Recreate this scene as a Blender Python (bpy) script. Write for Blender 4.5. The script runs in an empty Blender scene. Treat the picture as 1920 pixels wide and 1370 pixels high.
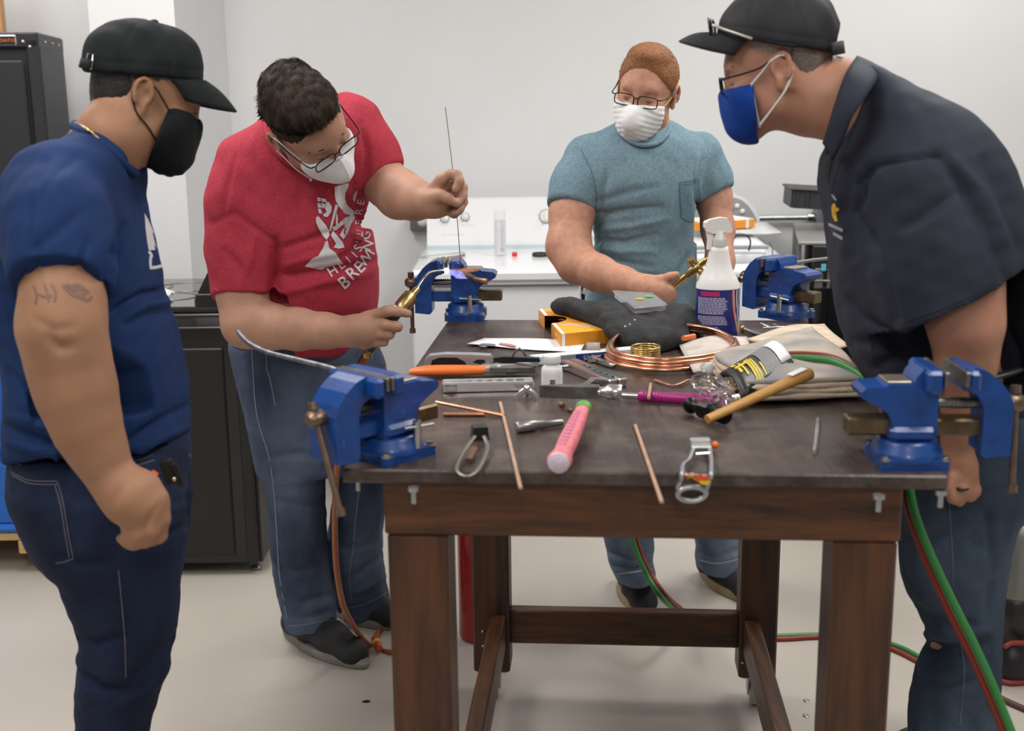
import bpy, bmesh, math, random
import numpy as np
from mathutils import Vector, Matrix, Euler
from mathutils.bvhtree import BVHTree

random.seed(7)
rng = np.random.default_rng(7)
SC = bpy.context.scene
COL = SC.collection

# ------------------------------------------------------------------ camera, world, lights
FPX, CAMH = 2280.0, 1.53
PITCH, ROLL = .2149, .0118
CR_, SR_ = math.cos(ROLL), math.sin(ROLL)
CP, SP = math.cos(PITCH), math.sin(PITCH)
cd = bpy.data.cameras.new('camera')
cam = bpy.data.objects.new('camera', cd)
COL.objects.link(cam)
cam.location = (0, 0, CAMH)
cam.rotation_euler = (Matrix.Rotation(math.pi / 2 - PITCH, 3, 'X') @ Matrix.Rotation(-ROLL, 3, 'Z')).to_euler()
cd.sensor_width = 36
cd.lens = FPX / 1920 * 36
cd.clip_start = .05
cd.dof.use_dof = True
cd.dof.focus_distance = 2.85
cd.dof.aperture_fstop = 4.2
SC.camera = cam

w = bpy.data.worlds.new('world')
SC.world = w
w.use_nodes = True
w.node_tree.nodes['Background'].inputs[0].default_value = (.93, .96, 1, 1)
w.node_tree.nodes['Background'].inputs[1].default_value = .16

SC.view_settings.view_transform = 'Standard'
SC.view_settings.look = 'None'
SC.view_settings.exposure = 0.0
SC.view_settings.gamma = 1
SC.view_settings.use_curve_mapping = False


def area(name, loc, size, power, rot=(0, 0, 0), col=(1, .97, .93)):
    l = bpy.data.lights.new(name, 'AREA')
    l.shape = 'RECTANGLE'
    l.size, l.size_y = size
    l.energy = power
    l.color = col
    o = bpy.data.objects.new(name, l)
    COL.objects.link(o)
    o.location = loc
    o.rotation_euler = rot
    return o


for lx, ly, pw in ((-1.1, 1.2, 28), (1.3, 1.2, 28), (-1.1, 3.3, 33), (1.3, 3.3, 33), (-2.3, 4.3, 18), (1.9, 4.5, 12), (.1, -1.2, 40)):  # lamp over the tool cabinet is added, to lift the dark left recess
    area('ceiling_lamp_light', (lx, ly, 2.93), (.5, 1.15), pw)

# ------------------------------------------------------------------ pixel helpers (photo is 1920 x 1370)


def ray(u, v):
    x, y = (u - 960) / FPX, -(v - 685) / FPX
    x, y = x * CR_ + y * SR_, y * CR_ - x * SR_
    return np.array((x, CP + y * SP, -SP + y * CP))


def P(u, v, Y):
    d = ray(u, v)
    k = Y / d[1]
    return np.array((k * d[0], Y, CAMH + k * d[2]))


def PZ(u, v, z):
    d = ray(u, v)
    k = (z - CAMH) / d[2]
    return np.array((k * d[0], k * d[1], z))


def px(u, v, Y):
    """metres per pixel at that place"""
    return Y / ray(u, v)[1] / FPX


def project(p):
    p = np.asarray(p, float)
    z = p[..., 2] - CAMH
    dep = p[..., 1] * CP - z * SP
    yy = p[..., 1] * SP + z * CP
    xx = p[..., 0]
    return np.stack((960 + FPX * (xx * CR_ - yy * SR_) / dep, 685 - FPX * (yy * CR_ + xx * SR_) / dep), -1)


# ------------------------------------------------------------------ materials
MATS = {}


def mat(name, col, rough=.5, metal=0., var=.0, vscale=8., bump=.0, bscale=60., spec=.5, col2=None, trans=0., emit=None, emis=0.,
        alpha=1., sheen=0., coat=0., stretch=None, sss=0.):
    if name in MATS:
        return MATS[name]
    m = bpy.data.materials.new(name)
    m.use_nodes = True
    nt = m.node_tree
    b = nt.nodes['Principled BSDF']
    c = (*col, 1)
    b.inputs['Base Color'].default_value = c
    b.inputs['Roughness'].default_value = rough
    b.inputs['Metallic'].default_value = metal
    b.inputs['Specular IOR Level'].default_value = spec
    b.inputs['Transmission Weight'].default_value = trans
    b.inputs['Alpha'].default_value = alpha
    b.inputs['Sheen Weight'].default_value = sheen
    b.inputs['Coat Weight'].default_value = coat
    if sss:
        b.inputs['Subsurface Weight'].default_value = sss
        b.inputs['Subsurface Radius'].default_value = (.6, .25, .15)
        b.inputs['Subsurface Scale'].default_value = .01
    if emit:
        b.inputs['Emission Color'].default_value = (*emit, 1)
        b.inputs['Emission Strength'].default_value = emis
    tc = nt.nodes.new('ShaderNodeTexCoord')
    mp = nt.nodes.new('ShaderNodeMapping')
    nt.links.new(tc.outputs['Object'], mp.inputs['Vector'])
    if stretch:
        mp.inputs['Scale'].default_value = stretch
    if var or col2:
        n = nt.nodes.new('ShaderNodeTexNoise')
        n.inputs['Scale'].default_value = vscale
        n.inputs['Detail'].default_value = 5
        nt.links.new(mp.outputs[0], n.inputs['Vector'])
        r = nt.nodes.new('ShaderNodeValToRGB')
        r.color_ramp.elements[0].position = .32
        r.color_ramp.elements[1].position = .68
        a = col2 if col2 else tuple(max(0, x * (1 - var)) for x in col)
        d = col if col2 else tuple(min(1, x * (1 + var)) for x in col)
        r.color_ramp.elements[0].color = (*a, 1)
        r.color_ramp.elements[1].color = (*d, 1)
        nt.links.new(n.outputs['Fac'], r.inputs['Fac'])
        nt.links.new(r.outputs[0], b.inputs['Base Color'])
    if bump:
        n2 = nt.nodes.new('ShaderNodeTexNoise')
        n2.inputs['Scale'].default_value = bscale
        n2.inputs['Detail'].default_value = 4
        nt.links.new(mp.outputs[0], n2.inputs['Vector'])
        bp = nt.nodes.new('ShaderNodeBump')
        bp.inputs['Strength'].default_value = bump
        bp.inputs['Distance'].default_value = .004
        nt.links.new(n2.outputs['Fac'], bp.inputs['Height'])
        nt.links.new(bp.outputs[0], b.inputs['Normal'])
    MATS[name] = m
    return m


def denim(name, dark, light, scale=9.):
    """worn denim: blotchy fade plus fine twill"""
    m = mat(name, light, .85, 0, .1, scale, .35, 420., .2, col2=dark, stretch=(1, 1, .55))
    nt = m.node_tree
    b = nt.nodes['Principled BSDF']
    src = b.inputs['Base Color'].links[0].from_socket
    tc = nt.nodes.new('ShaderNodeTexCoord')
    wv = nt.nodes.new('ShaderNodeTexNoise')
    wv.inputs['Scale'].default_value = 700
    wv.inputs['Detail'].default_value = 1
    mpn = nt.nodes.new('ShaderNodeMapping')
    mpn.inputs['Scale'].default_value = (1, 1, .25)
    nt.links.new(tc.outputs['Object'], mpn.inputs[0])
    nt.links.new(mpn.outputs[0], wv.inputs['Vector'])
    mx = nt.nodes.new('ShaderNodeMix')
    mx.data_type = 'RGBA'
    mx.blend_type = 'OVERLAY'
    mx.inputs[0].default_value = .35
    nt.links.new(src, mx.inputs[6])
    nt.links.new(wv.outputs['Fac'], mx.inputs[7])
    nt.links.new(mx.outputs[2], b.inputs['Base Color'])
    return m


def wood(name, c1, c2, axis=0, scale=1., rough=.45):
    if name in MATS:
        return MATS[name]
    m = bpy.data.materials.new(name)
    m.use_nodes = True
    nt = m.node_tree
    b = nt.nodes['Principled BSDF']
    b.inputs['Roughness'].default_value = rough
    tc = nt.nodes.new('ShaderNodeTexCoord')
    mp = nt.nodes.new('ShaderNodeMapping')
    s = [14 * scale] * 3
    s[axis] = 1.6 * scale
    mp.inputs['Scale'].default_value = s
    n = nt.nodes.new('ShaderNodeTexNoise')
    n.inputs['Scale'].default_value = 1.3
    n.inputs['Detail'].default_value = 7
    n.inputs['Roughness'].default_value = .62
    n.inputs['Distortion'].default_value = .8
    n2 = nt.nodes.new('ShaderNodeTexNoise')
    s2 = [120 * scale] * 3
    s2[axis] = 5 * scale
    mp2 = nt.nodes.new('ShaderNodeMapping')
    mp2.inputs['Scale'].default_value = s2
    n2.inputs['Scale'].default_value = 1
    n2.inputs['Detail'].default_value = 3
    r = nt.nodes.new('ShaderNodeValToRGB')
    r.color_ramp.elements[0].position = .34
    r.color_ramp.elements[0].color = (*c1, 1)
    r.color_ramp.elements[1].position = .7
    r.color_ramp.elements[1].color = (*c2, 1)
    mx = nt.nodes.new('ShaderNodeMix')
    mx.inputs[0].default_value = .28
    nt.links.new(tc.outputs['Object'], mp.inputs[0])
    nt.links.new(tc.outputs['Object'], mp2.inputs[0])
    nt.links.new(mp.outputs[0], n.inputs['Vector'])
    nt.links.new(mp2.outputs[0], n2.inputs['Vector'])
    nt.links.new(n.outputs['Fac'], mx.inputs[2])
    nt.links.new(n2.outputs['Fac'], mx.inputs[3])
    nt.links.new(mx.outputs[0], r.inputs['Fac'])
    nt.links.new(r.outputs[0], b.inputs['Base Color'])
    bp = nt.nodes.new('ShaderNodeBump')
    bp.inputs['Strength'].default_value = .25
    bp.inputs['Distance'].default_value = .003
    nt.links.new(n2.outputs['Fac'], bp.inputs['Height'])
    nt.links.new(bp.outputs[0], b.inputs['Normal'])
    MATS[name] = m
    return m


# ------------------------------------------------------------------ object helpers
WL = {}


def tag(o, label=None, cat=None, group=None, kind=None):
    if label:
        o['label'] = label
    if cat:
        o['category'] = cat
    if group:
        o['group'] = group
    if kind:
        o['kind'] = kind
    return o


def thing(name, label, cat, loc=(0, 0, 0), group=None):
    o = bpy.data.objects.new(name, None)
    o.empty_display_size = .05
    COL.objects.link(o)
    o.location = loc
    WL[o.name] = np.array(loc, float)
    return tag(o, label, cat, group)


def link_mesh(name, me, material, parent, origin):
    o = bpy.data.objects.new(name, me)
    COL.objects.link(o)
    if parent is not None:
        o.parent = parent
        o.location = (0, 0, 0)
    else:
        o.location = origin
    WL[o.name] = np.array(origin, float)
    if material is not None:
        for m_ in (material if isinstance(material, (list, tuple)) else [material]):
            me.materials.append(m_)
    return o


def I4():
    return Matrix.Identity(4)


def frame(origin, xdir, up=(0, 0, 1)):
    """local frame: x along xdir, z as near to up as possible"""
    x = Vector(xdir).normalized()
    z = Vector(up)
    y = z.cross(x)
    if y.length < 1e-6:
        y = Vector((0, 1, 0))
    y.normalize()
    z = x.cross(y)
    m = Matrix((x, y, z)).transposed().to_4x4()
    m.translation = Vector(origin)
    return m


class MB:
    """collects simple shapes, links them as ONE mesh object"""

    def __init__(s, M=None):
        s.v, s.f, s.mi, s.sm = [], [], [], []
        s.M = M if M is not None else I4()
        s.cur = 0

    def _add(s, vs, fs, smooth=False, M=None):
        n = len(s.v)
        T = s.M @ M if M is not None else s.M
        s.v += [tuple(T @ Vector(p)) for p in vs]
        s.f += [tuple(i + n for i in f) for f in fs]
        s.mi += [s.cur] * len(fs)
        s.sm += [smooth] * len(fs)
        return s

    def box(s, c, size, rot=None, b=.0, M=None):
        hx, hy, hz = (size[0] / 2, size[1] / 2, size[2] / 2)
        T = Matrix.Translation(Vector(c))
        if rot:
            T = T @ Euler(rot).to_matrix().to_4x4()
        if M is not None:
            T = M @ T
        b = min(b, hx * .9, hy * .9, hz * .9)
        if b <= 0:
            vs = [(x * hx, y * hy, z * hz) for x in (-1, 1) for y in (-1, 1) for z in (-1, 1)]
            fs = [(0, 1, 3, 2), (4, 6, 7, 5), (0, 4, 5, 1), (2, 3, 7, 6), (0, 2, 6, 4), (1, 5, 7, 3)]
            return s._add(vs, fs, False, T)
        vs, idx = [], {}
        for x in (-1, 1):
            for y in (-1, 1):
                for z in (-1, 1):
                    idx[x, y, z] = len(vs)
                    vs += [(x * hx, y * (hy - b), z * (hz - b)), (x * (hx - b), y * hy, z * (hz - b)), (x * (hx - b), y * (hy - b), z * hz)]
        fs = []
        I = lambda x, y, z, k: idx[x, y, z] + k
        for x in (-1, 1):
            q = [I(x, -1, -1, 0), I(x, 1, -1, 0), I(x, 1, 1, 0), I(x, -1, 1, 0)]
            fs.append(tuple(q if x > 0 else q[::-1]))
        for y in (-1, 1):
            q = [I(-1, y, -1, 1), I(-1, y, 1, 1), I(1, y, 1, 1), I(1, y, -1, 1)]
            fs.append(tuple(q if y > 0 else q[::-1]))
        for z in (-1, 1):
            q = [I(-1, -1, z, 2), I(1, -1, z, 2), I(1, 1, z, 2), I(-1, 1, z, 2)]
            fs.append(tuple(q if z > 0 else q[::-1]))
        for x in (-1, 1):
            for y in (-1, 1):
                q = [I(x, y, -1, 0), I(x, y, -1, 1), I(x, y, 1, 1), I(x, y, 1, 0)]
                fs.append(tuple(q if x * y > 0 else q[::-1]))
            for z in (-1, 1):
                q = [I(x, -1, z, 0), I(x, 1, z, 0), I(x, 1, z, 2), I(x, -1, z, 2)]
                fs.append(tuple(q if x * z > 0 else q[::-1]))
        for y in (-1, 1):
            for z in (-1, 1):
                q = [I(-1, y, z, 1), I(-1, y, z, 2), I(1, y, z, 2), I(1, y, z, 1)]
                fs.append(tuple(q if y * z > 0 else q[::-1]))
        for x in (-1, 1):
            for y in (-1, 1):
                for z in (-1, 1):
                    q = (I(x, y, z, 0), I(x, y, z, 1), I(x, y, z, 2))
                    fs.append(q if x * y * z > 0 else q[::-1])
        return s._add(vs, fs, False, T)

    def tube(s, pts, r, seg=10, caps=True, closed=False, flat=1.):
        """sweep a circle (optionally flattened) along points; r scalar or list"""
        pts = [Vector(p) for p in pts]
        n = len(pts)
        rs = r if hasattr(r, '__len__') else [r] * n
        vs, fs = [], []
        prev = None
        for i, p in enumerate(pts):
            if closed:
                t = pts[(i + 1) % n] - pts[i - 1]
            else:
                t = pts[min(i + 1, n - 1)] - pts[max(i - 1, 0)]
            if t.length < 1e-9:
                t = Vector((0, 0, 1))
            t.normalize()
            if prev is None:
                a = Vector((0, 0, 1)) if abs(t.z) < .9 else Vector((1, 0, 0))
                nx = t.cross(a).normalized()
            else:
                nx = (prev - t * prev.dot(t))
                nx = nx.normalized() if nx.length > 1e-6 else t.orthogonal().normalized()
            prev = nx
            ny = t.cross(nx)
            for k in range(seg):
                an = 2 * math.pi * k / seg
                vs.append(p + nx * (math.cos(an) * rs[i]) + ny * (math.sin(an) * rs[i] * flat))
        m = n if closed else n - 1
        for i in range(m):
            a, b = i * seg, ((i + 1) % n) * seg
            for k in range(seg):
                k2 = (k + 1) % seg
                fs.append((a + k, a + k2, b + k2, b + k))
        s._add(vs, fs, True)
        if caps and not closed:
            s._add(vs[:seg], [tuple(range(seg))[::-1]], False)
            s._add(vs[-seg:], [tuple(range(seg))], False)
        return s

    def lathe(s, prof, M=None, seg=24, smooth=True, caps=True):
        """profile [(r, z)] turned about local z; flat where a radius repeats are ok"""
        vs, fs = [], []
        for r, z in prof:
            for k in range(seg):
                an = 2 * math.pi * k / seg
                vs.append((r * math.cos(an), r * math.sin(an), z))
        for i in range(len(prof) - 1):
            for k in range(seg):
                k2 = (k + 1) % seg
                fs.append((i * seg + k, i * seg + k2, (i + 1) * seg + k2, (i + 1) * seg + k))
        s._add(vs, fs, smooth, M)
        if caps:
            if prof[0][0] > 1e-5:
                s._add(vs[:seg], [tuple(range(seg))[::-1]], False, M)
            if prof[-1][0] > 1e-5:
                s._add(vs[-seg:], [tuple(range(seg))], False, M)
        return s

    def prism(s, poly, h0, h1, M=None, axis='z', smooth=False):
        """extrude a 2-D polygon; axis 'z': (x, y) swept in z; axis 'y': (x, z) swept in y"""
        n = len(poly)
        if axis == 'z':
            vs = [(a, b, h0) for a, b in poly] + [(a, b, h1) for a, b in poly]
        else:
            vs = [(a, h0, b) for a, b in poly] + [(a, h1, b) for a, b in poly]
        area2 = sum(poly[i][0] * poly[(i + 1) % n][1] - poly[(i + 1) % n][0] * poly[i][1] for i in range(n))
        flip = (area2 < 0) ^ (axis == 'y') ^ (h1 < h0)
        side = [(i, (i + 1) % n, n + (i + 1) % n, n + i) for i in range(n)]
        caps_ = [tuple(range(n))[::-1], tuple(range(n, 2 * n))]
        fl = (lambda f: tuple(f)[::-1]) if flip else (lambda f: tuple(f))
        s._add(vs, [fl(f) for f in side], smooth, M)
        s._add(vs, [fl(f) for f in caps_], False, M)
        return s

    def grid(s, rows, smooth=True, thick=0.):
        """rows of points -> sheet (with thickness if asked)"""
        R, C = len(rows), len(rows[0])
        vs = [p for r in rows for p in r]
        fs = [(i * C + j, i * C + j + 1, (i + 1) * C + j + 1, (i + 1) * C + j) for i in range(R - 1) for j in range(C - 1)]
        if thick:
            A = np.array([[tuple(p) for p in r] for r in rows], float)
            du = np.gradient(A, axis=1)
            dv = np.gradient(A, axis=0)
            nn = np.cross(du, dv)
            nn /= np.linalg.norm(nn, axis=2, keepdims=True) + 1e-12
            B = A - nn * thick
            off = R * C
            vs = [tuple(p) for p in A.reshape(-1, 3)] + [tuple(p) for p in B.reshape(-1, 3)]
            fs2 = [tuple(i + off for i in f[::-1]) for f in fs]
            rim = [j for j in range(C)] + [i * C + C - 1 for i in range(1, R)] + [(R - 1) * C + j for j in range(C - 2, -1, -1)] + [i * C for i in range(R - 2, 0, -1)]
            edge = [(rim[k], off + rim[k], off + rim[(k + 1) % len(rim)], rim[(k + 1) % len(rim)]) for k in range(len(rim))]
            fs = fs + fs2 + edge
        s._add(vs, fs, smooth)
        return s

    def ball(s, c, r, seg=14, rings=8, M=None):
        rx, ry, rz = r if hasattr(r, '__len__') else (r, r, r)
        vs = [(0, 0, -rz)]
        fs = []
        for i in range(1, rings):
            t = -math.pi / 2 + math.pi * i / rings
            for k in range(seg):
                a = 2 * math.pi * k / seg
                vs.append((rx * math.cos(t) * math.cos(a), ry * math.cos(t) * math.sin(a), rz * math.sin(t)))
        vs.append((0, 0, rz))
        for k in range(seg):
            fs.append((0, 1 + (k + 1) % seg, 1 + k))
        for i in range(rings - 2):
            for k in range(seg):
                k2 = (k + 1) % seg
                fs.append((1 + i * seg + k, 1 + i * seg + k2, 1 + (i + 1) * seg + k2, 1 + (i + 1) * seg + k))
        L = len(vs) - 1
        for k in range(seg):
            fs.append((L, 1 + (rings - 2) * seg + k, 1 + (rings - 2) * seg + (k + 1) % seg))
        T = Matrix.Translation(Vector(c))
        if M is not None:
            T = T @ M
        return s._add(vs, fs, True, T)

    def build(s, name, material, parent=None, label=None, cat=None, group=None, kind=None):
        if not s.v:
            print('empty part', name)
            return None
        V = np.array(s.v, float)
        if parent is not None:
            org = WL[parent.name]
        else:
            lo, hi = V.min(0), V.max(0)
            org = np.array(((lo[0] + hi[0]) / 2, (lo[1] + hi[1]) / 2, lo[2]))
        me = bpy.data.meshes.new(name)
        me.from_pydata([tuple(p) for p in V - org], [], s.f)
        me.polygons.foreach_set('use_smooth', s.sm)
        if max(s.mi) > 0:
            me.polygons.foreach_set('material_index', s.mi)
        me.update()
        o = link_mesh(name, me, material, parent, org)
        return tag(o, label, cat, group, kind)


def bez(pts, n=24):
    """Catmull-Rom through points"""
    A = np.array(pts, float)
    A = np.vstack((2 * A[0] - A[1], A, 2 * A[-1] - A[-2]))
    out = []
    seg = len(A) - 3
    for k in range(n + 1):
        t = k / n * seg
        i = min(int(t), seg - 1)
        f = t - i
        p0, p1, p2, p3 = A[i:i + 4]
        out.append(.5 * ((2 * p1) + (p2 - p0) * f + (2 * p0 - 5 * p1 + 4 * p2 - p3) * f * f + (3 * p1 - p0 - 3 * p2 + p3) * f ** 3))
    return out


def text_mb(mb, s, M, size=1., align='CENTER', depth=.0004):
    """flat lettering as thin real geometry"""
    cu = bpy.data.curves.new('txt', 'FONT')
    cu.body = s
    cu.size = size
    cu.align_x = align
    cu.align_y = 'CENTER'
    cu.resolution_u = 2
    o = bpy.data.objects.new('txt', cu)
    COL.objects.link(o)
    dg = bpy.context.evaluated_depsgraph_get()
    me = bpy.data.meshes.new_from_object(o.evaluated_get(dg))
    mb._add([v.co + Vector((0, 0, depth)) for v in me.vertices], [tuple(p.vertices) for p in me.polygons], False, M)
    bpy.data.objects.remove(o)
    bpy.data.curves.remove(cu)
    bpy.data.meshes.remove(me)
    return mb
# ------------------------------------------------------------------ smooth bodies: distance field -> surface nets


def smin(a, b, k):
    h = np.clip(.5 + .5 * (b - a) / k, 0, 1)
    return b + (a - b) * h - k * h * (1 - h)


class Field:
    def __init__(s, vox):
        s.vox, s.ops = vox, []

    def _op(s, mode, fn, lo, hi, k):
        s.ops.append((mode, fn, np.array(lo, float), np.array(hi, float), k))
        return s

    def cone(s, a, b, ra, rb, k=.02, mode='u'):
        a, b = np.array(a, float), np.array(b, float)
        d = b - a
        L2 = max(d @ d, 1e-9)

        def fn(x, y, z):
            px_, py_, pz_ = x - a[0], y - a[1], z - a[2]
            t = np.clip((px_ * d[0] + py_ * d[1] + pz_ * d[2]) / L2, 0, 1)
            q = (px_ - t * d[0]) ** 2 + (py_ - t * d[1]) ** 2 + (pz_ - t * d[2]) ** 2
            return np.sqrt(q) - (ra + (rb - ra) * t)
        r = max(ra, rb)
        return s._op(mode, fn, np.minimum(a, b) - r, np.maximum(a, b) + r, k)

    def chain(s, pts, k=.02, mode='u'):
        """pts: [(point, radius)]"""
        for (a, ra), (b, rb) in zip(pts[:-1], pts[1:]):
            s.cone(a, b, ra, rb, k, mode)
        return s

    def ell(s, c, r, R=None, k=.02, mode='u'):
        c, r = np.array(c, float), np.array(r, float)
        R = np.eye(3) if R is None else np.array(R, float)   # columns = axes
        ext = np.sqrt(((R * r) ** 2).sum(1))

        def fn(x, y, z):
            X, Y, Z = x - c[0], y - c[1], z - c[2]
            l = [(X * R[0, i] + Y * R[1, i] + Z * R[2, i]) for i in range(3)]
            k0 = np.sqrt(sum((l[i] / r[i]) ** 2 for i in range(3)))
            k1 = np.sqrt(sum((l[i] / r[i] ** 2) ** 2 for i in range(3))) + 1e-9
            return k0 * (k0 - 1) / k1
        return s._op(mode, fn, c - ext, c + ext, k)

    def loft(s, nodes, k=.03, mode='u', n=2.3, cap=.02, ends=(True, True)):
        """nodes: [(z, cx, cy, a, b)] horizontal slices, smoothly interpolated"""
        N = np.array(sorted(nodes), float)
        t = np.linspace(0, len(N) - 1, 12 * len(N))
        Q = np.array(bez(N, len(t) - 1))
        zz = np.maximum.accumulate(Q[:, 0])

        def fn(x, y, z):
            z1 = z.reshape(-1)
            cx, cy, a, b = (np.interp(z1, zz, Q[:, i]).reshape(z.shape).astype(np.float32) for i in (1, 2, 3, 4))
            X, Y = np.abs(x - cx), np.abs(y - cy)
            k0 = ((X / a) ** n + (Y / b) ** n) ** (1 / n) + 1e-6
            g = np.sqrt((X / a ** 2) ** 2 + (Y / b ** 2) ** 2) + 1e-6
            d = (k0 - 1) * np.minimum(k0 / g, 3 * np.maximum(a, b))
            if ends[1]:
                d = -smin(-d, zz[-1] - z + 0 * d, cap)
            if ends[0]:
                d = -smin(-d, z - zz[0] + 0 * d, cap)
            return d
        lo = ((Q[:, 1] - Q[:, 3]).min(), (Q[:, 2] - Q[:, 4]).min(), zz[0])
        hi = ((Q[:, 1] + Q[:, 3]).max(), (Q[:, 2] + Q[:, 4]).max(), zz[-1])
        return s._op(mode, fn, lo, hi, k)

    def cut(s, p, nrm, k=.004, lo=None, hi=None):
        """remove everything on the side the normal points to (inside the box lo..hi when given)"""
        p, nrm = np.array(p, float), np.array(nrm, float)
        nrm = nrm / np.linalg.norm(nrm)

        def fn(x, y, z):
            return (x - p[0]) * nrm[0] + (y - p[1]) * nrm[1] + (z - p[2]) * nrm[2]
        big = np.array((9., 9, 9))
        return s._op('i', fn, -big if lo is None else lo, big if hi is None else hi, k)

    def mesh(s, smooth=2, disp=None):
        v = s.vox
        us = [o for o in s.ops if o[0] == 'u']
        lo = np.min([o[2] for o in us], 0) - 4 * v
        hi = np.max([o[3] for o in us], 0) + 4 * v
        n = np.ceil((hi - lo) / v).astype(int) + 1
        D = np.full(n, .15, np.float32)
        ax = [(lo[i] + v * np.arange(n[i])).astype(np.float32) for i in range(3)]
        for mode, fn, a, b, k in s.ops:
            m = k + 3 * v
            i0 = np.clip(np.floor((a - m - lo) / v).astype(int), 0, n)
            i1 = np.clip(np.ceil((b + m - lo) / v).astype(int) + 1, 0, n)
            if (i1 <= i0).any():
                continue
            sl = tuple(slice(i0[i], i1[i]) for i in range(3))
            d = fn(ax[0][sl[0]][:, None, None], ax[1][sl[1]][None, :, None], ax[2][sl[2]][None, None, :]).astype(np.float32)
            if mode == 'u':
                D[sl] = smin(D[sl], d, k)
            elif mode == 's':
                D[sl] = -smin(-D[sl], d, k)
            else:
                D[sl] = -smin(-D[sl], -d, k)
        return surface_nets(D, lo, v, smooth)


def surface_nets(D, lo, v, smooth=2):
    ins = (D < 0)
    ins[0] = ins[-1] = False
    ins[:, 0] = ins[:, -1] = False
    ins[:, :, 0] = ins[:, :, -1] = False
    D = np.where(ins, np.minimum(D, -1e-6), np.maximum(D, 1e-6))
    u = ins.view(np.uint8)
    cnt = np.zeros(tuple(np.array(D.shape) - 1), np.uint8)
    cs = [(i, j, k) for i in (0, 1) for j in (0, 1) for k in (0, 1)]
    N = D.shape
    for i, j, k in cs:
        cnt += u[i:N[0] - 1 + i, j:N[1] - 1 + j, k:N[2] - 1 + k]
    act = (cnt > 0) & (cnt < 8)
    flat = np.flatnonzero(act)
    C = np.stack(np.unravel_index(flat, act.shape), 1)
    vals = {c: D[C[:, 0] + c[0], C[:, 1] + c[1], C[:, 2] + c[2]] for c in cs}
    acc = np.zeros((len(C), 3))
    num = np.zeros(len(C))
    for a in cs:
        for ax in range(3):
            if a[ax] == 0:
                b = list(a)
                b[ax] = 1
                va, vb = vals[a], vals[tuple(b)]
                cr = (va < 0) != (vb < 0)
                t = np.where(cr, va / np.where(cr, va - vb, 1), 0)
                p = np.array(a, float)[None].repeat(len(C), 0)
                p[:, ax] = t
                acc += p * cr[:, None]
                num += cr
    V = lo + v * (C + acc / num[:, None])
    Fs = []
    sh = act.shape
    for ax in range(3):
        s0 = [slice(None)] * 3
        s1 = [slice(None)] * 3
        s0[ax] = slice(0, -1)
        s1[ax] = slice(1, None)
        df = ins[tuple(s0)] != ins[tuple(s1)]
        E = np.stack(np.nonzero(df), 1)
        o1, o2 = [(1, 2), (2, 0), (0, 1)][ax]
        ok = (E[:, o1] > 0) & (E[:, o2] > 0)
        E = E[ok]
        pos = ins[E[:, 0], E[:, 1], E[:, 2]]
        q = []
        for d1, d2 in ((1, 1), (0, 1), (0, 0), (1, 0)):
            c = E.copy()
            c[:, o1] -= d1
            c[:, o2] -= d2
            q.append(np.searchsorted(flat, np.ravel_multi_index(c.T, sh)))
        q = np.stack(q, 1)
        q[~pos] = q[~pos][:, ::-1]
        Fs.append(q)
    F = np.concatenate(Fs)
    for it in range(smooth):
        for lam in (.55, -.5):
            A = np.zeros_like(V)
            w = np.zeros(len(V))
            for a, b in ((0, 1), (1, 2), (2, 3), (3, 0)):
                for i_ in range(3):
                    A[:, i_] += np.bincount(F[:, a], V[F[:, b], i_], len(V)) + np.bincount(F[:, b], V[F[:, a], i_], len(V))
                w += np.bincount(F[:, a], minlength=len(V)) + np.bincount(F[:, b], minlength=len(V))
            V = V + lam * (A / np.maximum(w, 1)[:, None] - V)
    return V, F


def vnormals(V, F):
    n = np.cross(V[F[:, 2]] - V[F[:, 0]], V[F[:, 3]] - V[F[:, 1]])
    N = np.zeros_like(V)
    for a in range(4):
        for i in range(3):
            N[:, i] += np.bincount(F[:, a], n[:, i], len(V))
    return N / (np.linalg.norm(N, axis=1, keepdims=True) + 1e-12)


def lumps(V, scale, amp, seed=0, stretch=(1, 1, 1), n=9):
    """cheap smooth noise from a few random waves"""
    r = np.random.default_rng(seed)
    d = r.normal(size=(n, 3))
    d /= np.linalg.norm(d, axis=1, keepdims=True)
    d = d * np.array(stretch) * (2 * math.pi / scale) * r.uniform(.6, 1.5, (n, 1))
    ph = r.uniform(0, 6.28, n)
    return amp * np.sin(V @ d.T + ph).sum(1) / math.sqrt(n)


def folds(V, F, lines, N=None):
    """push front-facing cloth in or out along drawn lines: (points in pixels, depth in m (+ = groove), width px)"""
    N = vnormals(V, F) if N is None else N
    uv = project(V)
    vd = V - np.array((0, 0, CAMH))
    front = np.einsum('ij,ij->i', N, vd) < 0
    off = np.zeros(len(V))
    for pts, depth, wid in lines:
        Pn = np.array(pts, float)
        best = np.full(len(V), 1e9)
        fade = np.ones(len(V))
        L = len(Pn) - 1
        for i in range(L):
            a, b = Pn[i], Pn[i + 1]
            d = b - a
            t = np.clip(((uv - a) @ d) / (d @ d), 0, 1)
            dist = np.linalg.norm(uv - a - t[:, None] * d, axis=1)
            m = dist < best
            best = np.where(m, dist, best)
            s_ = (i + t) / L
            fade = np.where(m, np.sin(np.pi * np.clip(.08 + .84 * s_, 0, 1)), fade)
        off += np.where(front, -1.5 * depth * np.exp(-(best / (.8 * wid)) ** 2) * np.sqrt(np.abs(fade)), 0)
    return V + N * off[:, None]


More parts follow.
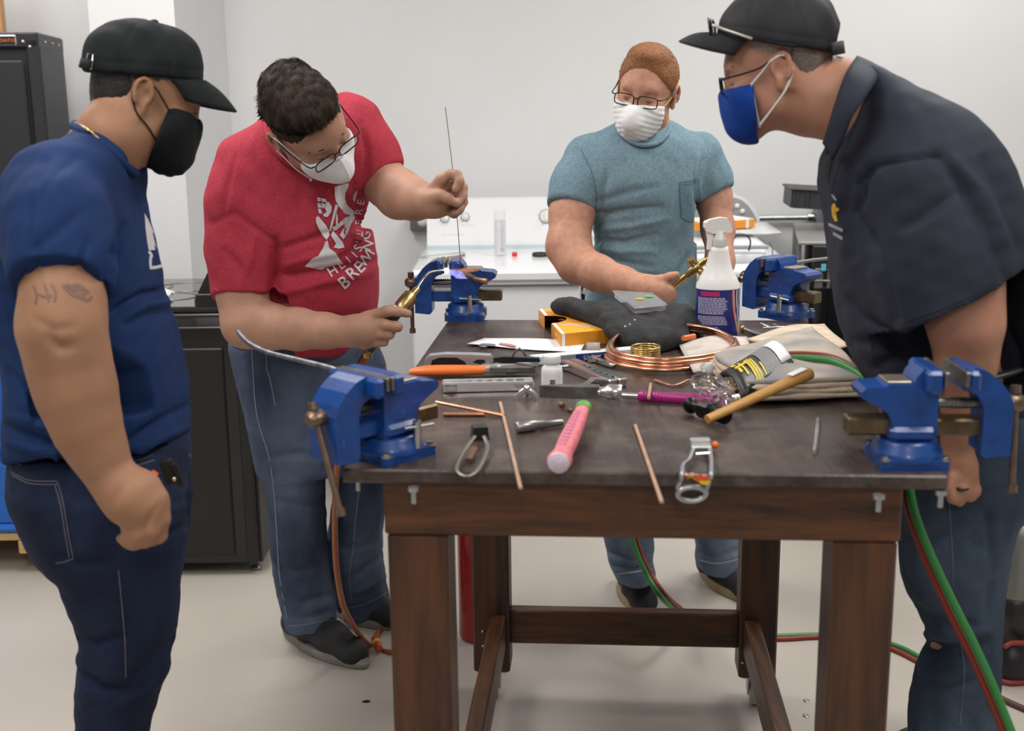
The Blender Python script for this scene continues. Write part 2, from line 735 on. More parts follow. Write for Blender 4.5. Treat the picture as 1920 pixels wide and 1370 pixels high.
def np_object(name, V, F, material, parent=None, label=None, smooth=True, cat=None, kind=None, fmat=None):
    if parent is not None:
        org = WL[parent.name]
    else:
        lo, hi = V.min(0), V.max(0)
        org = np.array(((lo[0] + hi[0]) / 2, (lo[1] + hi[1]) / 2, lo[2]))
    me = bpy.data.meshes.new(name)
    k = F.shape[1]
    me.vertices.add(len(V))
    me.vertices.foreach_set('co', (V - org).astype(np.float32).ravel())
    me.loops.add(F.size)
    me.loops.foreach_set('vertex_index', F.astype(np.int32).ravel())
    me.polygons.add(len(F))
    me.polygons.foreach_set('loop_start', np.arange(0, F.size, k, dtype=np.int32))
    me.polygons.foreach_set('use_smooth', np.full(len(F), smooth))
    if fmat is not None:
        me.polygons.foreach_set('material_index', fmat.astype(np.int32))
    me.update(calc_edges=True)
    o = link_mesh(name, me, material, parent, org)
    return tag(o, label, cat, None, kind)


def bvh(V, F):
    return BVHTree.FromPolygons([tuple(p) for p in V], [tuple(f) for f in F])


EYE = Vector((0, 0, CAMH))


def drape_pts(tree, pts, off=.0015):
    """lay pixel points on a built surface"""
    out = []
    for u, v in pts:
        d = Vector(ray(u, v)).normalized()
        h, n, i, dist = tree.ray_cast(EYE, d)
        out.append(None if h is None else np.array(h - d * off))
    return out


def drape_strip(mb, tree, pts, wid, off=.0015, n=30, thick=.0):
    """a narrow band (hem, seam, pocket edge) laid on cloth along a pixel line"""
    A = np.array(bez(pts, n)) if len(pts) > 2 else np.linspace(pts[0], pts[1], n + 1)
    t = np.gradient(A, axis=0)
    t /= np.linalg.norm(t, axis=1, keepdims=True) + 1e-9
    s_ = np.stack((-t[:, 1], t[:, 0]), 1) * wid / 2
    a, b = drape_pts(tree, A + s_, off), drape_pts(tree, A - s_, off)
    vs, fs, last = [], [], None
    for p, q in zip(a, b):
        if p is None or q is None or np.linalg.norm(p - q) > .05:
            last = None
            continue
        vs += [p, q]
        i = len(vs) - 2
        if last is not None and np.linalg.norm(vs[last] - p) < .08:
            fs.append((last, last + 1, i + 1, i))
        last = i
    if fs:
        mb._add(vs, fs, True)
    return mb


def drape_poly(mb, tree, poly, off=.0015, step=6.):
    """fill a pixel polygon with a fine mesh lying on the cloth (screen print, patch)"""
    bm = bmesh.new()
    vs = [bm.verts.new((p[0], p[1], 0)) for p in poly]
    try:
        f = bm.faces.new(vs)
    except ValueError:
        bm.free()
        return mb
    drape_bm(mb, tree, bm, off, step)
    return mb


def drape_bm(mb, tree, bm, off=.0015, step=6.):
    bmesh.ops.triangulate(bm, faces=bm.faces[:])
    for _ in range(6):
        lng = [e for e in bm.edges if e.calc_length() > step]
        if not lng:
            break
        bmesh.ops.subdivide_edges(bm, edges=lng, cuts=1)
        bmesh.ops.triangulate(bm, faces=bm.faces[:])
    bm.verts.index_update()
    pts = drape_pts(tree, [(v.co.x, v.co.y) for v in bm.verts], off)
    idx, V = {}, []
    for i, p in enumerate(pts):
        if p is not None:
            idx[i] = len(V)
            V.append(p)
    fs = []
    for f in bm.faces:
        ids = [v.index for v in f.verts]
        if all(i in idx for i in ids):
            q = [V[idx[i]] for i in ids]
            if max(np.linalg.norm(q[0] - q[1]), np.linalg.norm(q[1] - q[2])) < .06:
                fs.append(tuple(idx[i] for i in ids))
    if fs:
        mb._add(V, fs, True)
    bm.free()
    return mb


def drape_text(mb, tree, s, pos, size, ang, off=.0015, sx=1., step=5.):
    """lettering printed on cloth; size and position in pixels, angle in degrees clockwise"""
    cu = bpy.data.curves.new('txt', 'FONT')
    cu.body, cu.size = s, size
    cu.align_x = cu.align_y = 'CENTER'
    cu.offset = .012 * size
    cu.resolution_u = 2
    o = bpy.data.objects.new('txt', cu)
    COL.objects.link(o)
    dg = bpy.context.evaluated_depsgraph_get()
    me = bpy.data.meshes.new_from_object(o.evaluated_get(dg))
    bm = bmesh.new()
    bm.from_mesh(me)
    ca, sa = math.cos(math.radians(ang)), math.sin(math.radians(ang))
    for v in bm.verts:
        x, y = v.co.x * sx, -v.co.y
        v.co = Vector((pos[0] + x * ca - y * sa, pos[1] + x * sa + y * ca, 0))
    drape_bm(mb, tree, bm, off, step)
    bpy.data.objects.remove(o)
    bpy.data.curves.remove(cu)
    bpy.data.meshes.remove(me)
    return mb
# ------------------------------------------------------------------ room shell
M_wall = mat('white_paint', (.74, .745, .75), .75, var=.015, vscale=3, bump=.05, bscale=90)
M_ceil = mat('ceiling_white', (.72, .72, .72), .8, var=.02)
M_black_gloss = mat('black_enamel', (.006, .006, .007), .12, coat=.3)
M_black_matte = mat('black_side_paint', (.012, .012, .012), .45, var=.3, vscale=120, bump=.1, bscale=300)
M_black = mat('black_plastic', (.012, .012, .013), .4)
M_dkgrey = mat('dark_grey_plastic', (.05, .052, .056), .45)
M_white_enamel = mat('white_enamel', (.83, .845, .87), .22, coat=.2)
M_white_pl = mat('white_plastic', (.82, .82, .8), .4)
M_steel = mat('bright_steel', (.62, .62, .62), .2, 1., var=.1, vscale=30)
M_zinc = mat('galvanized_zinc', (.45, .47, .49), .38, .9, var=.12, vscale=40)
M_dsteel = mat('dull_steel', (.22, .215, .2), .42, .9, var=.3, vscale=40)
M_rubber = mat('black_rubber', (.015, .015, .015), .6)


def floor_mat():
    m = mat('grey_epoxy_floor', (.50, .455, .405), .36, var=.05, vscale=2.2, bump=.05, bscale=160)
    nt = m.node_tree
    b = nt.nodes['Principled BSDF']
    src = b.inputs['Base Color'].links[0].from_socket
    tc = nt.nodes.new('ShaderNodeTexCoord')
    v = nt.nodes.new('ShaderNodeTexNoise')
    v.inputs['Scale'].default_value = 90
    v.inputs['Detail'].default_value = 2
    nt.links.new(tc.outputs['Object'], v.inputs['Vector'])
    r = nt.nodes.new('ShaderNodeValToRGB')
    r.color_ramp.elements[0].position = .24
    r.color_ramp.elements[0].color = (.45, .4, .36, 1)
    r.color_ramp.elements[1].position = .3
    r.color_ramp.elements[1].color = (1, 1, 1, 1)
    nt.links.new(v.outputs['Fac'], r.inputs['Fac'])
    mx = nt.nodes.new('ShaderNodeMix')
    mx.data_type = 'RGBA'
    mx.blend_type = 'MULTIPLY'
    mx.inputs[0].default_value = .6
    nt.links.new(src, mx.inputs[6])
    nt.links.new(r.outputs[0], mx.inputs[7])
    nt.links.new(mx.outputs[2], b.inputs['Base Color'])
    return m


XL, XR, YB, YN, ZC = -3.4, 4.2, 5.25, -2.6, 3.0
m_ = MB(); m_.box(((XL + XR) / 2, (YB + YN) / 2, -.05), (XR - XL, YB - YN, .1)); m_.build('floor', floor_mat(), kind='structure')
m_ = MB(); m_.box(((XL + XR) / 2, (YB + YN) / 2, ZC + .05), (XR - XL, YB - YN, .1)); m_.build('ceiling', M_ceil, kind='structure')
m_ = MB(); m_.box(((XL + XR) / 2, YB + .05, ZC / 2), (XR - XL, .1, ZC)); m_.build('wall_back', M_wall, kind='structure')
m_ = MB(); m_.box((XL - .05, (YB + YN) / 2, ZC / 2), (.1, YB - YN, ZC)); m_.build('wall_left', M_wall, kind='structure')
m_ = MB(); m_.box((XR + .05, (YB + YN) / 2, ZC / 2), (.1, YB - YN, ZC)); m_.build('wall_right', M_wall, kind='structure')
# boxed-out pier in the wall behind the range
pxl, pxr = P(172, 100, 4.46)[0], P(326, 10, 4.46)[0]
m_ = MB(); m_.box(((pxl + pxr) / 2, (4.46 + YB) / 2, ZC / 2), (pxr - pxl, YB - 4.46, ZC)); m_.build('trim_1', M_wall, kind='structure')
# low base strips
m_ = MB(); m_.box(((pxr + XR) / 2, YB - .006, .05), (XR - pxr, .012, .1), b=.003); m_.build('baseboard_back', mat('base_strip', (.7, .7, .68), .5), kind='structure')
# ceiling lamps (troffers) that give the room its light; one is added to brighten the left wall
lamp_where = ('over the navy-shirted man', 'over the near right corner of the bench', 'over the man in red', 'over the rear right corner of the bench', 'added over the tool cabinet to brighten the left wall', 'over the oven', 'behind the camera')
for i, (lx, ly) in enumerate(((-1.1, 1.2), (1.3, 1.2), (-1.1, 3.3), (1.3, 3.3), (-2.3, 4.3), (1.9, 4.5), (.1, -1.2))):
    t = thing('ceiling_lamp', 'white fluorescent ceiling lamp, the one ' + lamp_where[i], 'lamp', (lx, ly, 2.955), 'ceiling lamps')
    m_ = MB(); 
    for sx in (-1, 1):
        m_.box((lx + sx * .29, ly, 2.975), (.02, 1.24, .05), b=.004)
        m_.box((lx, ly + sx * .61, 2.975), (.56, .02, .05), b=.004)
    m_.build('frame', M_white_pl, t)
    m_ = MB(); m_.box((lx, ly, 2.985), (.56, 1.2, .012)); m_.build('diffuser', mat('lamp_diffuser', (.9, .9, .88), .5, emit=(1, .98, .95), emis=1.2), t)

# ------------------------------------------------------------------ tall tool cabinet (left)
cr = P(70, 60, 4.6)           # near right edge, top
cz = cr[2]
cfr = Matrix.Translation(Vector((cr[0], 4.6, 0))) @ Euler((0, 0, math.radians(9))).to_matrix().to_4x4()
t = thing('tool_cabinet', 'tall dark grey steel cabinet standing at the left against the white wall', 'cabinet', (cr[0] - .45, 4.8, 0))
M_cab = mat('hammered_grey', (.035, .035, .038), .42, .3, var=.25, vscale=260, bump=.25, bscale=260)
cb = .46                       # depth
m_ = MB(cfr)
m_.box((-.455, .01 + cb / 2, cz / 2 + .03), (.91, cb - .02, cz - .06), b=.006)
m_.box((-.455, cb / 2, cz - .028), (.912, cb + .004, .056), b=.006)
m_.box((-.022, .004, cz / 2), (.044, .012, cz - .05), b=.004)
m_.build('body', M_cab, t)
for k in range(2):
    m_ = MB(cfr); m_.box((-.26 - k * .42, -.004, cz / 2 - .02), (.408, .02, cz - .16), b=.006); d = m_.build('door', M_cab, t)
    m_ = MB(cfr); m_.box((-.44 - (k * .05), -.022, cz / 2), (.02, .02, .3), b=.005); m_.build('handle', M_steel, d)
m_ = MB(cfr)
for q in ((-.052, -.003, cz - .034), (-.03, -.003, cz - .052)):
    m_.ball(q, .007, 8, 6)
for q in ((.0, .12, cz - .03), (.0, .25, cz - .03), (.0, .37, cz - .03)):
    m_.ball(q, .006, 8, 6)
m_.build('bolt_heads', M_steel, t, kind='stuff')
m_ = MB(cfr); m_.box((-.128, -.004, cz - .030), (.105, .006, .038), b=.003); pl = m_.build('name_plate', M_steel, t, 'small chrome plate with orange lettering')
m_ = MB(cfr); m_.box((-.128, -.0075, cz - .030), (.096, .003, .028)); m_.build('plate_face', M_black, pl)
m_ = MB(cfr)
text_mb(m_, 'GLADIATOR', Matrix.Translation((-.117, -.0092, cz - .030)) @ Matrix.Rotation(math.pi / 2, 4, 'X'), .0165)
m_.build('plate_lettering', mat('orange_print', (.85, .22, .03), .5), pl)
m_ = MB(cfr)
m_.prism([(-.172, cz - .03), (-.160, cz - .022), (-.160, cz - .026), (-.166, cz - .03), (-.160, cz - .034), (-.160, cz - .038)], -.0095, -.0085, axis='y')
m_.build('plate_mark', M_steel, pl)

# wooden board edge at the far left above the cabinet
e0 = P(2, 30, 5.0)
m_ = MB(); m_.box((e0[0] - .09, 5.0, cz + .2), (.2, .04, .4), b=.004)
m_.build('wooden_board', wood('pale_board', (.45, .22, .09), (.62, .34, .15), 2), None, 'narrow orange-brown wooden board standing upright on the dark cabinet', 'board')

# ------------------------------------------------------------------ blue tote on a wooden dolly
bx = P(62, 800, 3.85)[0]
t = thing('storage_tub', 'big blue plastic tub sitting on a wooden dolly at far left', 'tub', (bx - .3, 4.1, .15))
M_blue = mat('blue_plastic_tub', (.012, .13, .52), .4, var=.06, vscale=4)
zb, zt = .145, .80
m_ = MB()
for (z0, z1, g) in ((zb, .40, .0), (.40, zt, .012)):
    m_.box((bx - .3, 4.10, (z0 + z1) / 2), (.60 + g, .5 + g, z1 - z0), b=.03)
m_.build('body', M_blue, t)
m_ = MB(); m_.box((bx - .3, 4.10, zt), (.65, .55, .05), b=.015); m_.build('rim', M_blue, t)
m_ = MB(); m_.box((bx - .3, 4.10, .155), (.63, .53, .03), b=.012); m_.build('foot', M_blue, t)
t = thing('wooden_dolly', 'pale wooden dolly on casters under the blue tub', 'dolly', (bx - .3, 4.10, 0))
M_pine = wood('pine_board', (.55, .34, .13), (.72, .48, .22), 0)
for dy in (-.19, 0, .19):
    m_ = MB(); m_.box((bx - .27, 4.10 + dy, .125), (.72, .13, .025), b=.003); m_.build('board', M_pine, t)
for dx in (-.5, -.04):
    m_ = MB(); m_.box((bx + dx, 4.10, .09), (.09, .52, .045), b=.003); m_.build('crossbar', M_pine, t)
for dx in (-.5, .0):
    for dy in (-.2, .2):
        m_ = MB()
        m_.lathe([(.012, -.011), (.032, -.011), (.034, 0), (.032, .011), (.012, .011)], Matrix.Translation((bx + dx, 4.10 + dy, .034)) @ Matrix.Rotation(math.pi / 2, 4, 'X'), 18)
        m_.box((bx + dx, 4.10 + dy - .017, .05), (.03, .003, .045)); m_.box((bx + dx, 4.10 + dy + .017, .05), (.03, .003, .045)); m_.box((bx + dx, 4.10 + dy, .07), (.05, .05, .004))
        m_.build('caster', M_dsteel, t)

# ------------------------------------------------------------------ black range seen from its side
rx1, ry0, ry1, rz = PZ(487, 1078, 0)[0], 3.80, 4.42, .905
rx0 = rx1 - .62
t = thing('kitchen_range', 'black glass-top kitchen range turned side-on behind the navy shirted man', 'range', ((rx0 + rx1) / 2, (ry0 + ry1) / 2, 0))
m_ = MB(); m_.box(((rx0 + rx1) / 2, (ry0 + ry1) / 2, .44), (rx1 - rx0, ry1 - ry0, .80), b=.006); m_.build('body', M_black_gloss, t)
m_ = MB()
m_.box(((rx0 + rx1) / 2 - .03, ry0 - .003, .42), (rx1 - rx0 - .09, .012, .70), b=.005)
m_.build('side_panel', M_black_matte, t)
m_ = MB(); m_.box((rx1 - .02, ry0 - .002, .43), (.036, .012, .78), b=.004); m_.box((rx1 + .004, (ry0 + ry1) / 2, .43), (.012, ry1 - ry0 - .02, .78), b=.004); m_.build('rear_panel', M_black_matte, t)
m_ = MB(); m_.box(((rx0 + rx1) / 2, (ry0 + ry1) / 2, rz - .012), (rx1 - rx0 + .02, ry1 - ry0 + .02, .022), b=.006); m_.build('glass_top', mat('grey_black_glass', (.02, .02, .021), .06, coat=.5), t)
m_ = MB(); m_.box(((rx0 + rx1) / 2, ry0 - .006, rz - .03), (rx1 - rx0 + .02, .014, .012), b=.003); m_.box(((rx0 + rx1) / 2, ry0 - .006, rz - .07), (rx1 - rx0, .014, .01), b=.003); m_.build('trim', mat('dark_trim', (.06, .06, .055), .35, .6), t)
m_ = MB()
for q in ((rx0 + .2, ry0 + .2, .11), (rx0 + .2, ry1 - .2, .08), (rx1 - .28, ry0 + .2, .08), (rx1 - .28, ry1 - .2, .11)):
    m_.tube([(q[0] + q[2] * math.cos(a), q[1] + q[2] * math.sin(a), rz + .0005) for a in np.linspace(0, 6.28, 40)[:-1]], .0012, 4, closed=True)
m_.build('burner_rings', M_zinc, t, kind='stuff')
bc = [(rx1 - .155, rz), (rx1 + .01, rz), (rx1 + .01, rz + .17), (rx1 - .075, rz + .17), (rx1 - .155, rz + .02)]
m_ = MB(); m_.prism(bc, ry0, ry1, axis='y'); m_.build('control_panel', M_black, t)
m_ = MB(); m_.box((rx1 - .06, ry0 - .002, rz + .014), (.18, .01, .05), b=.003); m_.build('end_cap', M_black, t)
for dx, dy in ((.05, .05), (.6, .05), (.05, .7), (.6, .7)):
    m_ = MB(); m_.lathe([(.018, 0), (.018, .01), (.01, .012), (.01, .045)], Matrix.Translation((rx0 + dx, ry0 + dy, 0)), 12); m_.build('foot', M_dsteel, t)
# white cloth lying on the range top
c0 = PZ(308, 556, rz + .01)
m_ = MB(); rows = []
for i in range(9):
    rows.append([(c0[0] - .13 + i * .018, c0[1] + j * .02 - .08, rz + .006 + .012 * math.sin(i * .8) ** 2 + .01 * math.cos(j * 1.1) ** 2) for j in range(9)])
m_.grid(rows, thick=.003); m_.build('cloth', M_white_pl, None, 'small crumpled white cloth on the black range top', 'cloth')

# ------------------------------------------------------------------ dryer (white, left of the pair)
dx0, dx1 = P(769, 511, 4.36)[0], P(1091, 511, 4.36)[0]
dz = P(900, 511, 4.36)[2]
dyb = 4.99
t = thing('clothes_dryer', 'white clothes dryer with long control panel behind the table, left of the washer', 'dryer', ((dx0 + dx1) / 2, 4.7, 0))
m_ = MB(); m_.box(((dx0 + dx1) / 2, (4.37 + dyb + .14) / 2, dz / 2 + .01), (dx1 - dx0 - .004, dyb + .14 - 4.37, dz - .06), b=.008); m_.build('cabinet', M_white_enamel, t)
m_ = MB(); m_.box(((dx0 + dx1) / 2, (4.36 + dyb + .15) / 2, dz - .016), (dx1 - dx0 + .004, dyb + .15 - 4.36, .05), b=.014); m_.build('top', M_white_enamel, t)
m_ = MB(); m_.box(((dx0 + dx1) / 2 + .02, 4.64, dz + .0095), (dx1 - dx0 - .12, .42, .003), b=.001); m_.build('top_panel', M_white_enamel, t)
m_ = MB(); m_.box(((dx0 + dx1) / 2, 4.363, dz - .048), (dx1 - dx0 - .004, .01, .004)); m_.build('seam', M_dkgrey, t)
kx0, kx1 = P(800, 440, dyb)[0], P(1062, 440, dyb)[0]
kz0, kz1 = dz + .005, P(900, 374, dyb + .07)[2]
pr = [(dyb, kz0), (dyb, kz0 + .012), (dyb + .008, kz0 + .022), (dyb + .07, kz1), (dyb + .1, kz1 + .006), (dyb + .15, kz1), (dyb + .15, kz0)]
m_ = MB(Matrix(((0, 1, 0, 0), (1, 0, 0, 0), (0, 0, 1, 0), (0, 0, 0, 1))))
m_.prism(pr, kx0, kx1, axis='y'); con = m_.build('control_console', M_white_enamel, t)
m_ = MB(); m_.box(((kx0 + kx1) / 2, dyb - .002, kz0 + .012), (kx1 - kx0, .006, .02), b=.002); m_.build('console_strip', mat('pale_blue_grey', (.55, .66, .70), .35), con)
sl = math.atan2(kz1 - kz0 - .022, .062)


def on_console(u, v):
    p = PZ(u, v, kz0 + .06)
    for _ in range(6):
        p = P(u, v, dyb + .008 + (p[2] - kz0 - .022) / math.tan(sl))
    return p


for u, v, r in ((834, 410, .017), (872, 407, .017), (1024, 406, .029)):
    q = on_console(u, v)
    K = Matrix.Translation(Vector(q)) @ Matrix.Rotation(math.pi / 2 - (math.pi / 2 - sl), 4, 'X')
    K = Matrix.Translation(Vector(q)) @ Matrix.Rotation(sl, 4, 'X')
    m_ = MB(K); m_.tube([(r * math.cos(a), r * math.sin(a), .001) for a in np.linspace(0, 6.28, 30)[:-1]], .0013, 5, closed=True); rg = m_.build('dial_ring', mat('dial_grey', (.18, .2, .23), .4), con)
    m_ = MB(K); m_.lathe([(r * .92, 0), (r * .92, .004), (r * .8, .01), (r * .76, .012)], None, 24); m_.box((0, 0, .018), (r * .52, r * 1.5, .02), (0, 0, 0 if u != 834 else .6), b=.003); m_.build('dial', M_white_pl, con)
    m_ = MB(K)
    for a in np.linspace(.3, 5.9, 9):
        m_.box((1.35 * r * math.sin(a), -1.35 * r * math.cos(a) * .9, .0006), (.006, .0016, .0006))
    m_.build('dial_marks', mat('print_grey', (.4, .42, .45), .5), con, kind='stuff')
m_ = MB()
for u0, v0, n in ((830, 440, 11), (866, 422, 6), (829, 422, 3)):
    for i in range(n):
        q = on_console(u0 + i * 4, v0)
        m_.box(q, (.006, .001, .002))
m_.build('console_print', MATS['print_grey'], con, kind='stuff')

# wall receptacle box to the left of the dryer
q = P(788, 416, 5.22)
t = thing('outlet_box', 'grey metal outlet box on the wall beside the dryer console', 'outlet', q)
m_ = MB(); m_.box((q[0], YB - .03, q[2]), (.085, .06, .075), b=.006); m_.build('box', mat('grey_box', (.16, .165, .17), .45, .5), t)
m_ = MB(); m_.lathe([(.022, 0), (.024, -.006), (.0, -.007)], Matrix.Translation((q[0] + .015, YB - .06, q[2] + .005)) @ Matrix.Rotation(-math.pi / 2, 4, 'X'), 20); m_.build('receptacle', M_white_pl, t)

# ------------------------------------------------------------------ washer (white, grey console) to the right
wx0, wx1 = P(1098, 520, 4.36)[0], P(1484, 520, 4.36)[0]
wz = P(1300, 498, 4.40)[2]
t = thing('washing_machine', 'white top-load washer with rounded grey control panel, behind the teal-shirted man', 'washer', ((wx0 + wx1) / 2, 4.7, 0))
m_ = MB(); m_.box(((wx0 + wx1) / 2, 4.75, wz / 2 - .01), (wx1 - wx0, .76, wz - .06), b=.01); m_.build('cabinet', M_white_enamel, t)
wr0 = P(1482, 488, 4.40)
rows = []
for i, (yy, zz) in enumerate(((4.36, wz - .045), (4.355, wz - .02), (4.37, wz), (4.46, wz + .025), (4.7, wz + .045), (4.98, wz + .055), (5.13, wz + .055))):
    rows.append([(wx0 + (wx1 - wx0) * f + (-.006 if 0 < f < 1 else 0), yy, zz - (.05 if f in (0, 1) else .0)) for f in (0, .02, .2, .5, .8, .98, 1)])
m_ = MB(); m_.grid(rows, thick=.02); m_.build('top', M_white_enamel, t)
la, lb = P(1300, 486, 4.42), P(1437, 483, 4.42)
m_ = MB()
rows = []
for yy, zz in ((4.385, wz + .008), (4.40, wz + .045), (4.45, wz + .07), (4.6, wz + .078), (4.93, wz + .08)):
    rows.append([(wx0 + .07 + f * (lb[0] - wx0 - .07), yy + (0 if f < .97 else .01), zz) for f in (0, .03, .3, .6, .97, 1)])
m_.grid(rows, thick=.02); ld = m_.build('lid', M_white_enamel, t)
m_ = MB(); m_.box(((wx0 + .07 + lb[0]) / 2, 4.395, wz + .066), (lb[0] - wx0 - .07, .012, .016), b=.004); m_.build('lid_strip', mat('strip_grey', (.42, .44, .47), .35), ld)
m_ = MB(); m_.tube([(lb[0] + .005, 4.39, wz + .012), (lb[0] + .012, 4.38, wz + .03), (lb[0] + .016, 4.39, wz + .06), (lb[0] + .016, 4.46, wz + .075)], .0022, 6); m_.build('lid_gap', M_dkgrey, ld)
# console: arched end
arc = [P(u, v, 4.99) for u, v in ((1424, 408), (1417, 394), (1408, 381), (1396, 371), (1384, 367), (1360, 366))]
prof = [(float(p[0]), float(p[2])) for p in arc]
base = wz + .055
poly = [(prof[0][0] + .004, base)] + prof + [(wx0 + .06, prof[-1][1]), (wx0 + .03, prof[-1][1] - .05), (wx0 + .02, base)]
m_ = MB(); m_.prism(poly, 4.99, 5.14, axis='y'); con = m_.build('control_console', M_white_enamel, t)
ins = [(x - .012 if i < 5 else x, z - .008) for i, (x, z) in enumerate(prof)]
poly2 = [(ins[0][0] - .004, base + .02)] + ins + [(wx0 + .07, ins[-1][1]), (wx0 + .05, base + .02)]
m_ = MB(); m_.prism(poly2, 4.984, 4.992, axis='y'); m_.build('console_face', mat('console_grey', (.40, .41, .42), .4, .3), con)
for u, v in ((1382, 386), (1392, 396)):
    q = P(u, v, 4.982)
    m_ = MB(); m_.lathe([(.010, 0), (.0105, -.004), (.006, -.008), (.0, -.008)], Matrix.Translation(Vector(q)) @ Matrix.Rotation(-math.pi / 2, 4, 'X'), 18); m_.build('button', M_white_pl, con)
m_ = MB()
for u, v, a, b in ((1369, 377, .012, .0015), (1375, 394, .002, .014), (1382, 403, .012, .0015), (1392, 403, .002, .005)):
    m_.box(P(u, v, 4.9835), (a, .001, b))
m_.build('console_print', M_dkgrey, con, kind='stuff')

# things on the washer lid: booklet with grey cover, orange carton, dark hook
zl = wz + .085
q = P(1385, 433, 4.72)
m_ = MB(); rows = []
for i in range(7):
    rows.append([(q[0] - .16 + .05 * j, 4.60 + .05 * i, zl + .012 + .004 * math.sin(j) + .012 * (i / 6)) for j in range(7)])
m_.grid(rows, thick=.006); m_.build('booklet', mat('booklet_grey', (.62, .63, .64), .6, var=.12, vscale=14), None, 'grey and white booklet lying on the washer lid under the orange carton', 'booklet')
ca_, cb_ = P(1376, 447, 4.56), P(1432, 425, 4.62)
cdir = np.array((cb_[0] - ca_[0], .09, 0))
K = frame((ca_[0] - .10, 4.57, zl + .035), cdir)
t = thing('orange_carton', 'flat orange and white carton lying open on the washer lid', 'box', (ca_[0], 4.62, zl + .03))
M_or = mat('orange_card', (.90, .31, .03), .5, var=.05, vscale=12)
M_wcard = mat('white_card', (.85, .84, .83), .55)
Lc = np.linalg.norm(cdir) + .11
m_ = MB(K); m_.box((Lc / 2, .06, .0), (Lc, .12, .032), b=.002); m_.build('body', M_or, t)
m_ = MB(K); m_.box((Lc - .045, .0598, .0), (.016, .1215, .0335)); m_.build('white_band', M_wcard, t)
m_ = MB(K); m_.box((Lc / 2, .07, .0185), (Lc * .96, .13, .004), (.05, 0, 0)); m_.build('lid', M_wcard, t)
m_ = MB(K); m_.prism([(.085, .016), (.15, .016), (.125, -.012), (.115, -.016)], -.0015, .004, axis='y'); m_.build('torn_gap', M_black, t)
hk = bez([P(1360, 461, 4.30), P(1372, 451, 4.30), P(1385, 440, 4.32), P(1399, 441, 4.33), P(1407, 452, 4.33), P(1404, 470, 4.33)], 30)
hk2 = bez([P(1360, 461, 4.37), P(1372, 451, 4.36), P(1385, 440, 4.36), P(1399, 441, 4.36), P(1407, 452, 4.36), P(1404, 470, 4.36)], 30)
m_ = MB(); m_.tube(hk2, .0033, 8); m_.build('bent_tube', mat('dark_tube', (.10, .085, .09), .3, .8), None, 'dark bent metal tube hooked over the front of the washer lid', 'tube')

# ------------------------------------------------------------------ things on the dryer
dzt = dz + .0115
q = PZ(938, 479, dzt)
t = thing('clear_tube_box', 'tall clear plastic tube with a white printed label on the dryer', 'container', q)
hh = P(938, 394, q[1])[2] - q[2]
m_ = MB(Matrix.Translation(Vector(q))); m_.lathe([(.0, .002), (.0225, .002), (.0235, .006), (.0235, hh), (.022, hh), (.022, .006)], None, 20, caps=False)
m_.build('tube', mat('clear_plastic', (.92, .93, .95), .12, alpha=.22, spec=.5), t)
m_ = MB(Matrix.Translation(Vector(q))); m_.lathe([(.0208, .012), (.0208, hh * .77)], None, 20, caps=False); lb_ = m_.build('label', mat('label_white', (.72, .73, .76), .6), t)
m_ = MB(Matrix.Translation(Vector(q)))
for i in range(15):
    z = .02 + i * hh * .048
    for aa in (-1.30, -1.12):
        m_.box((.0215 * math.cos(aa), .0215 * math.sin(aa), z), (.0035, .0008, .002), (0, 0, aa + 1.57))
text_mb(m_, 'PVC', Matrix.Translation((.0075, -.0212, .026)) @ Matrix.Rotation(math.pi / 2, 4, 'X'), .008)
m_.build('label_print', M_dkgrey, lb_, kind='stuff')
q = PZ(938, 464, dzt)
t = thing('seed_packet', 'open green and white packet behind the clear tube on the dryer', 'packet', q)
m_ = MB()
g = [[(q[0] + f * .070, q[1] - .03 + k * .012 + .006 * f * f, dzt + .0006 + (.017 + .012 * max(0, f) ** 2) * k) for f in np.linspace(-1, 1.15, 11)] for k in (0, .5, 1)]
m_.grid(g, thick=.0015); m_.build('green_side', mat('packet_green', (.03, .30, .04), .4), t)
m_ = MB()
g = [[(q[0] + f * .070, q[1] - .018 + .045 * k, dzt + .016 + .012 * max(0, f) ** 2 + .022 * k + .004 * math.sin(5 * f)) for f in np.linspace(-1, 1.2, 11)] for k in (0, .5, 1)]
m_.grid(g, thick=.0015); m_.build('white_side', M_wcard, t)
m_ = MB(); m_.ball((q[0] - .040, q[1] + .022, dzt + .050), (.028, .02, .016), M=Euler((0, .4, .2)).to_matrix().to_4x4()); m_.build('steel_scourer', mat('scourer', (.24, .23, .22), .5, .6, var=.4, vscale=200), None, 'small dark steel wool pad on the green packet', 'pad')
q = PZ(965, 480, dzt)
m_ = MB(Matrix.Translation(Vector(q))); m_.lathe([(.0105, 0), (.0105, .012), (.009, .014), (.009, .016), (.0, .016)], None, 14); m_.build('red_plug', mat('red_plastic', (.75, .03, .02), .35), None, 'little red plastic plug on the dryer beside the clear tube', 'plug')
q = PZ(1013, 480, dzt)
t = thing('jar_top', 'round black plastic jar lid lying upturned on the dryer', 'lid', q)
m_ = MB(Matrix.Translation(Vector(q))); m_.lathe([(.031, 0), (.032, .002), (.032, .013), (.029, .0135), (.0285, .004), (.0, .004)], None, 28); m_.build('rim', M_black, t)
m_ = MB(Matrix.Translation(Vector(q))); m_.lathe([(.028, .0045), (.0, .0046)], None, 28); m_.build('liner', mat('liner_grey', (.28, .29, .3), .5), t)
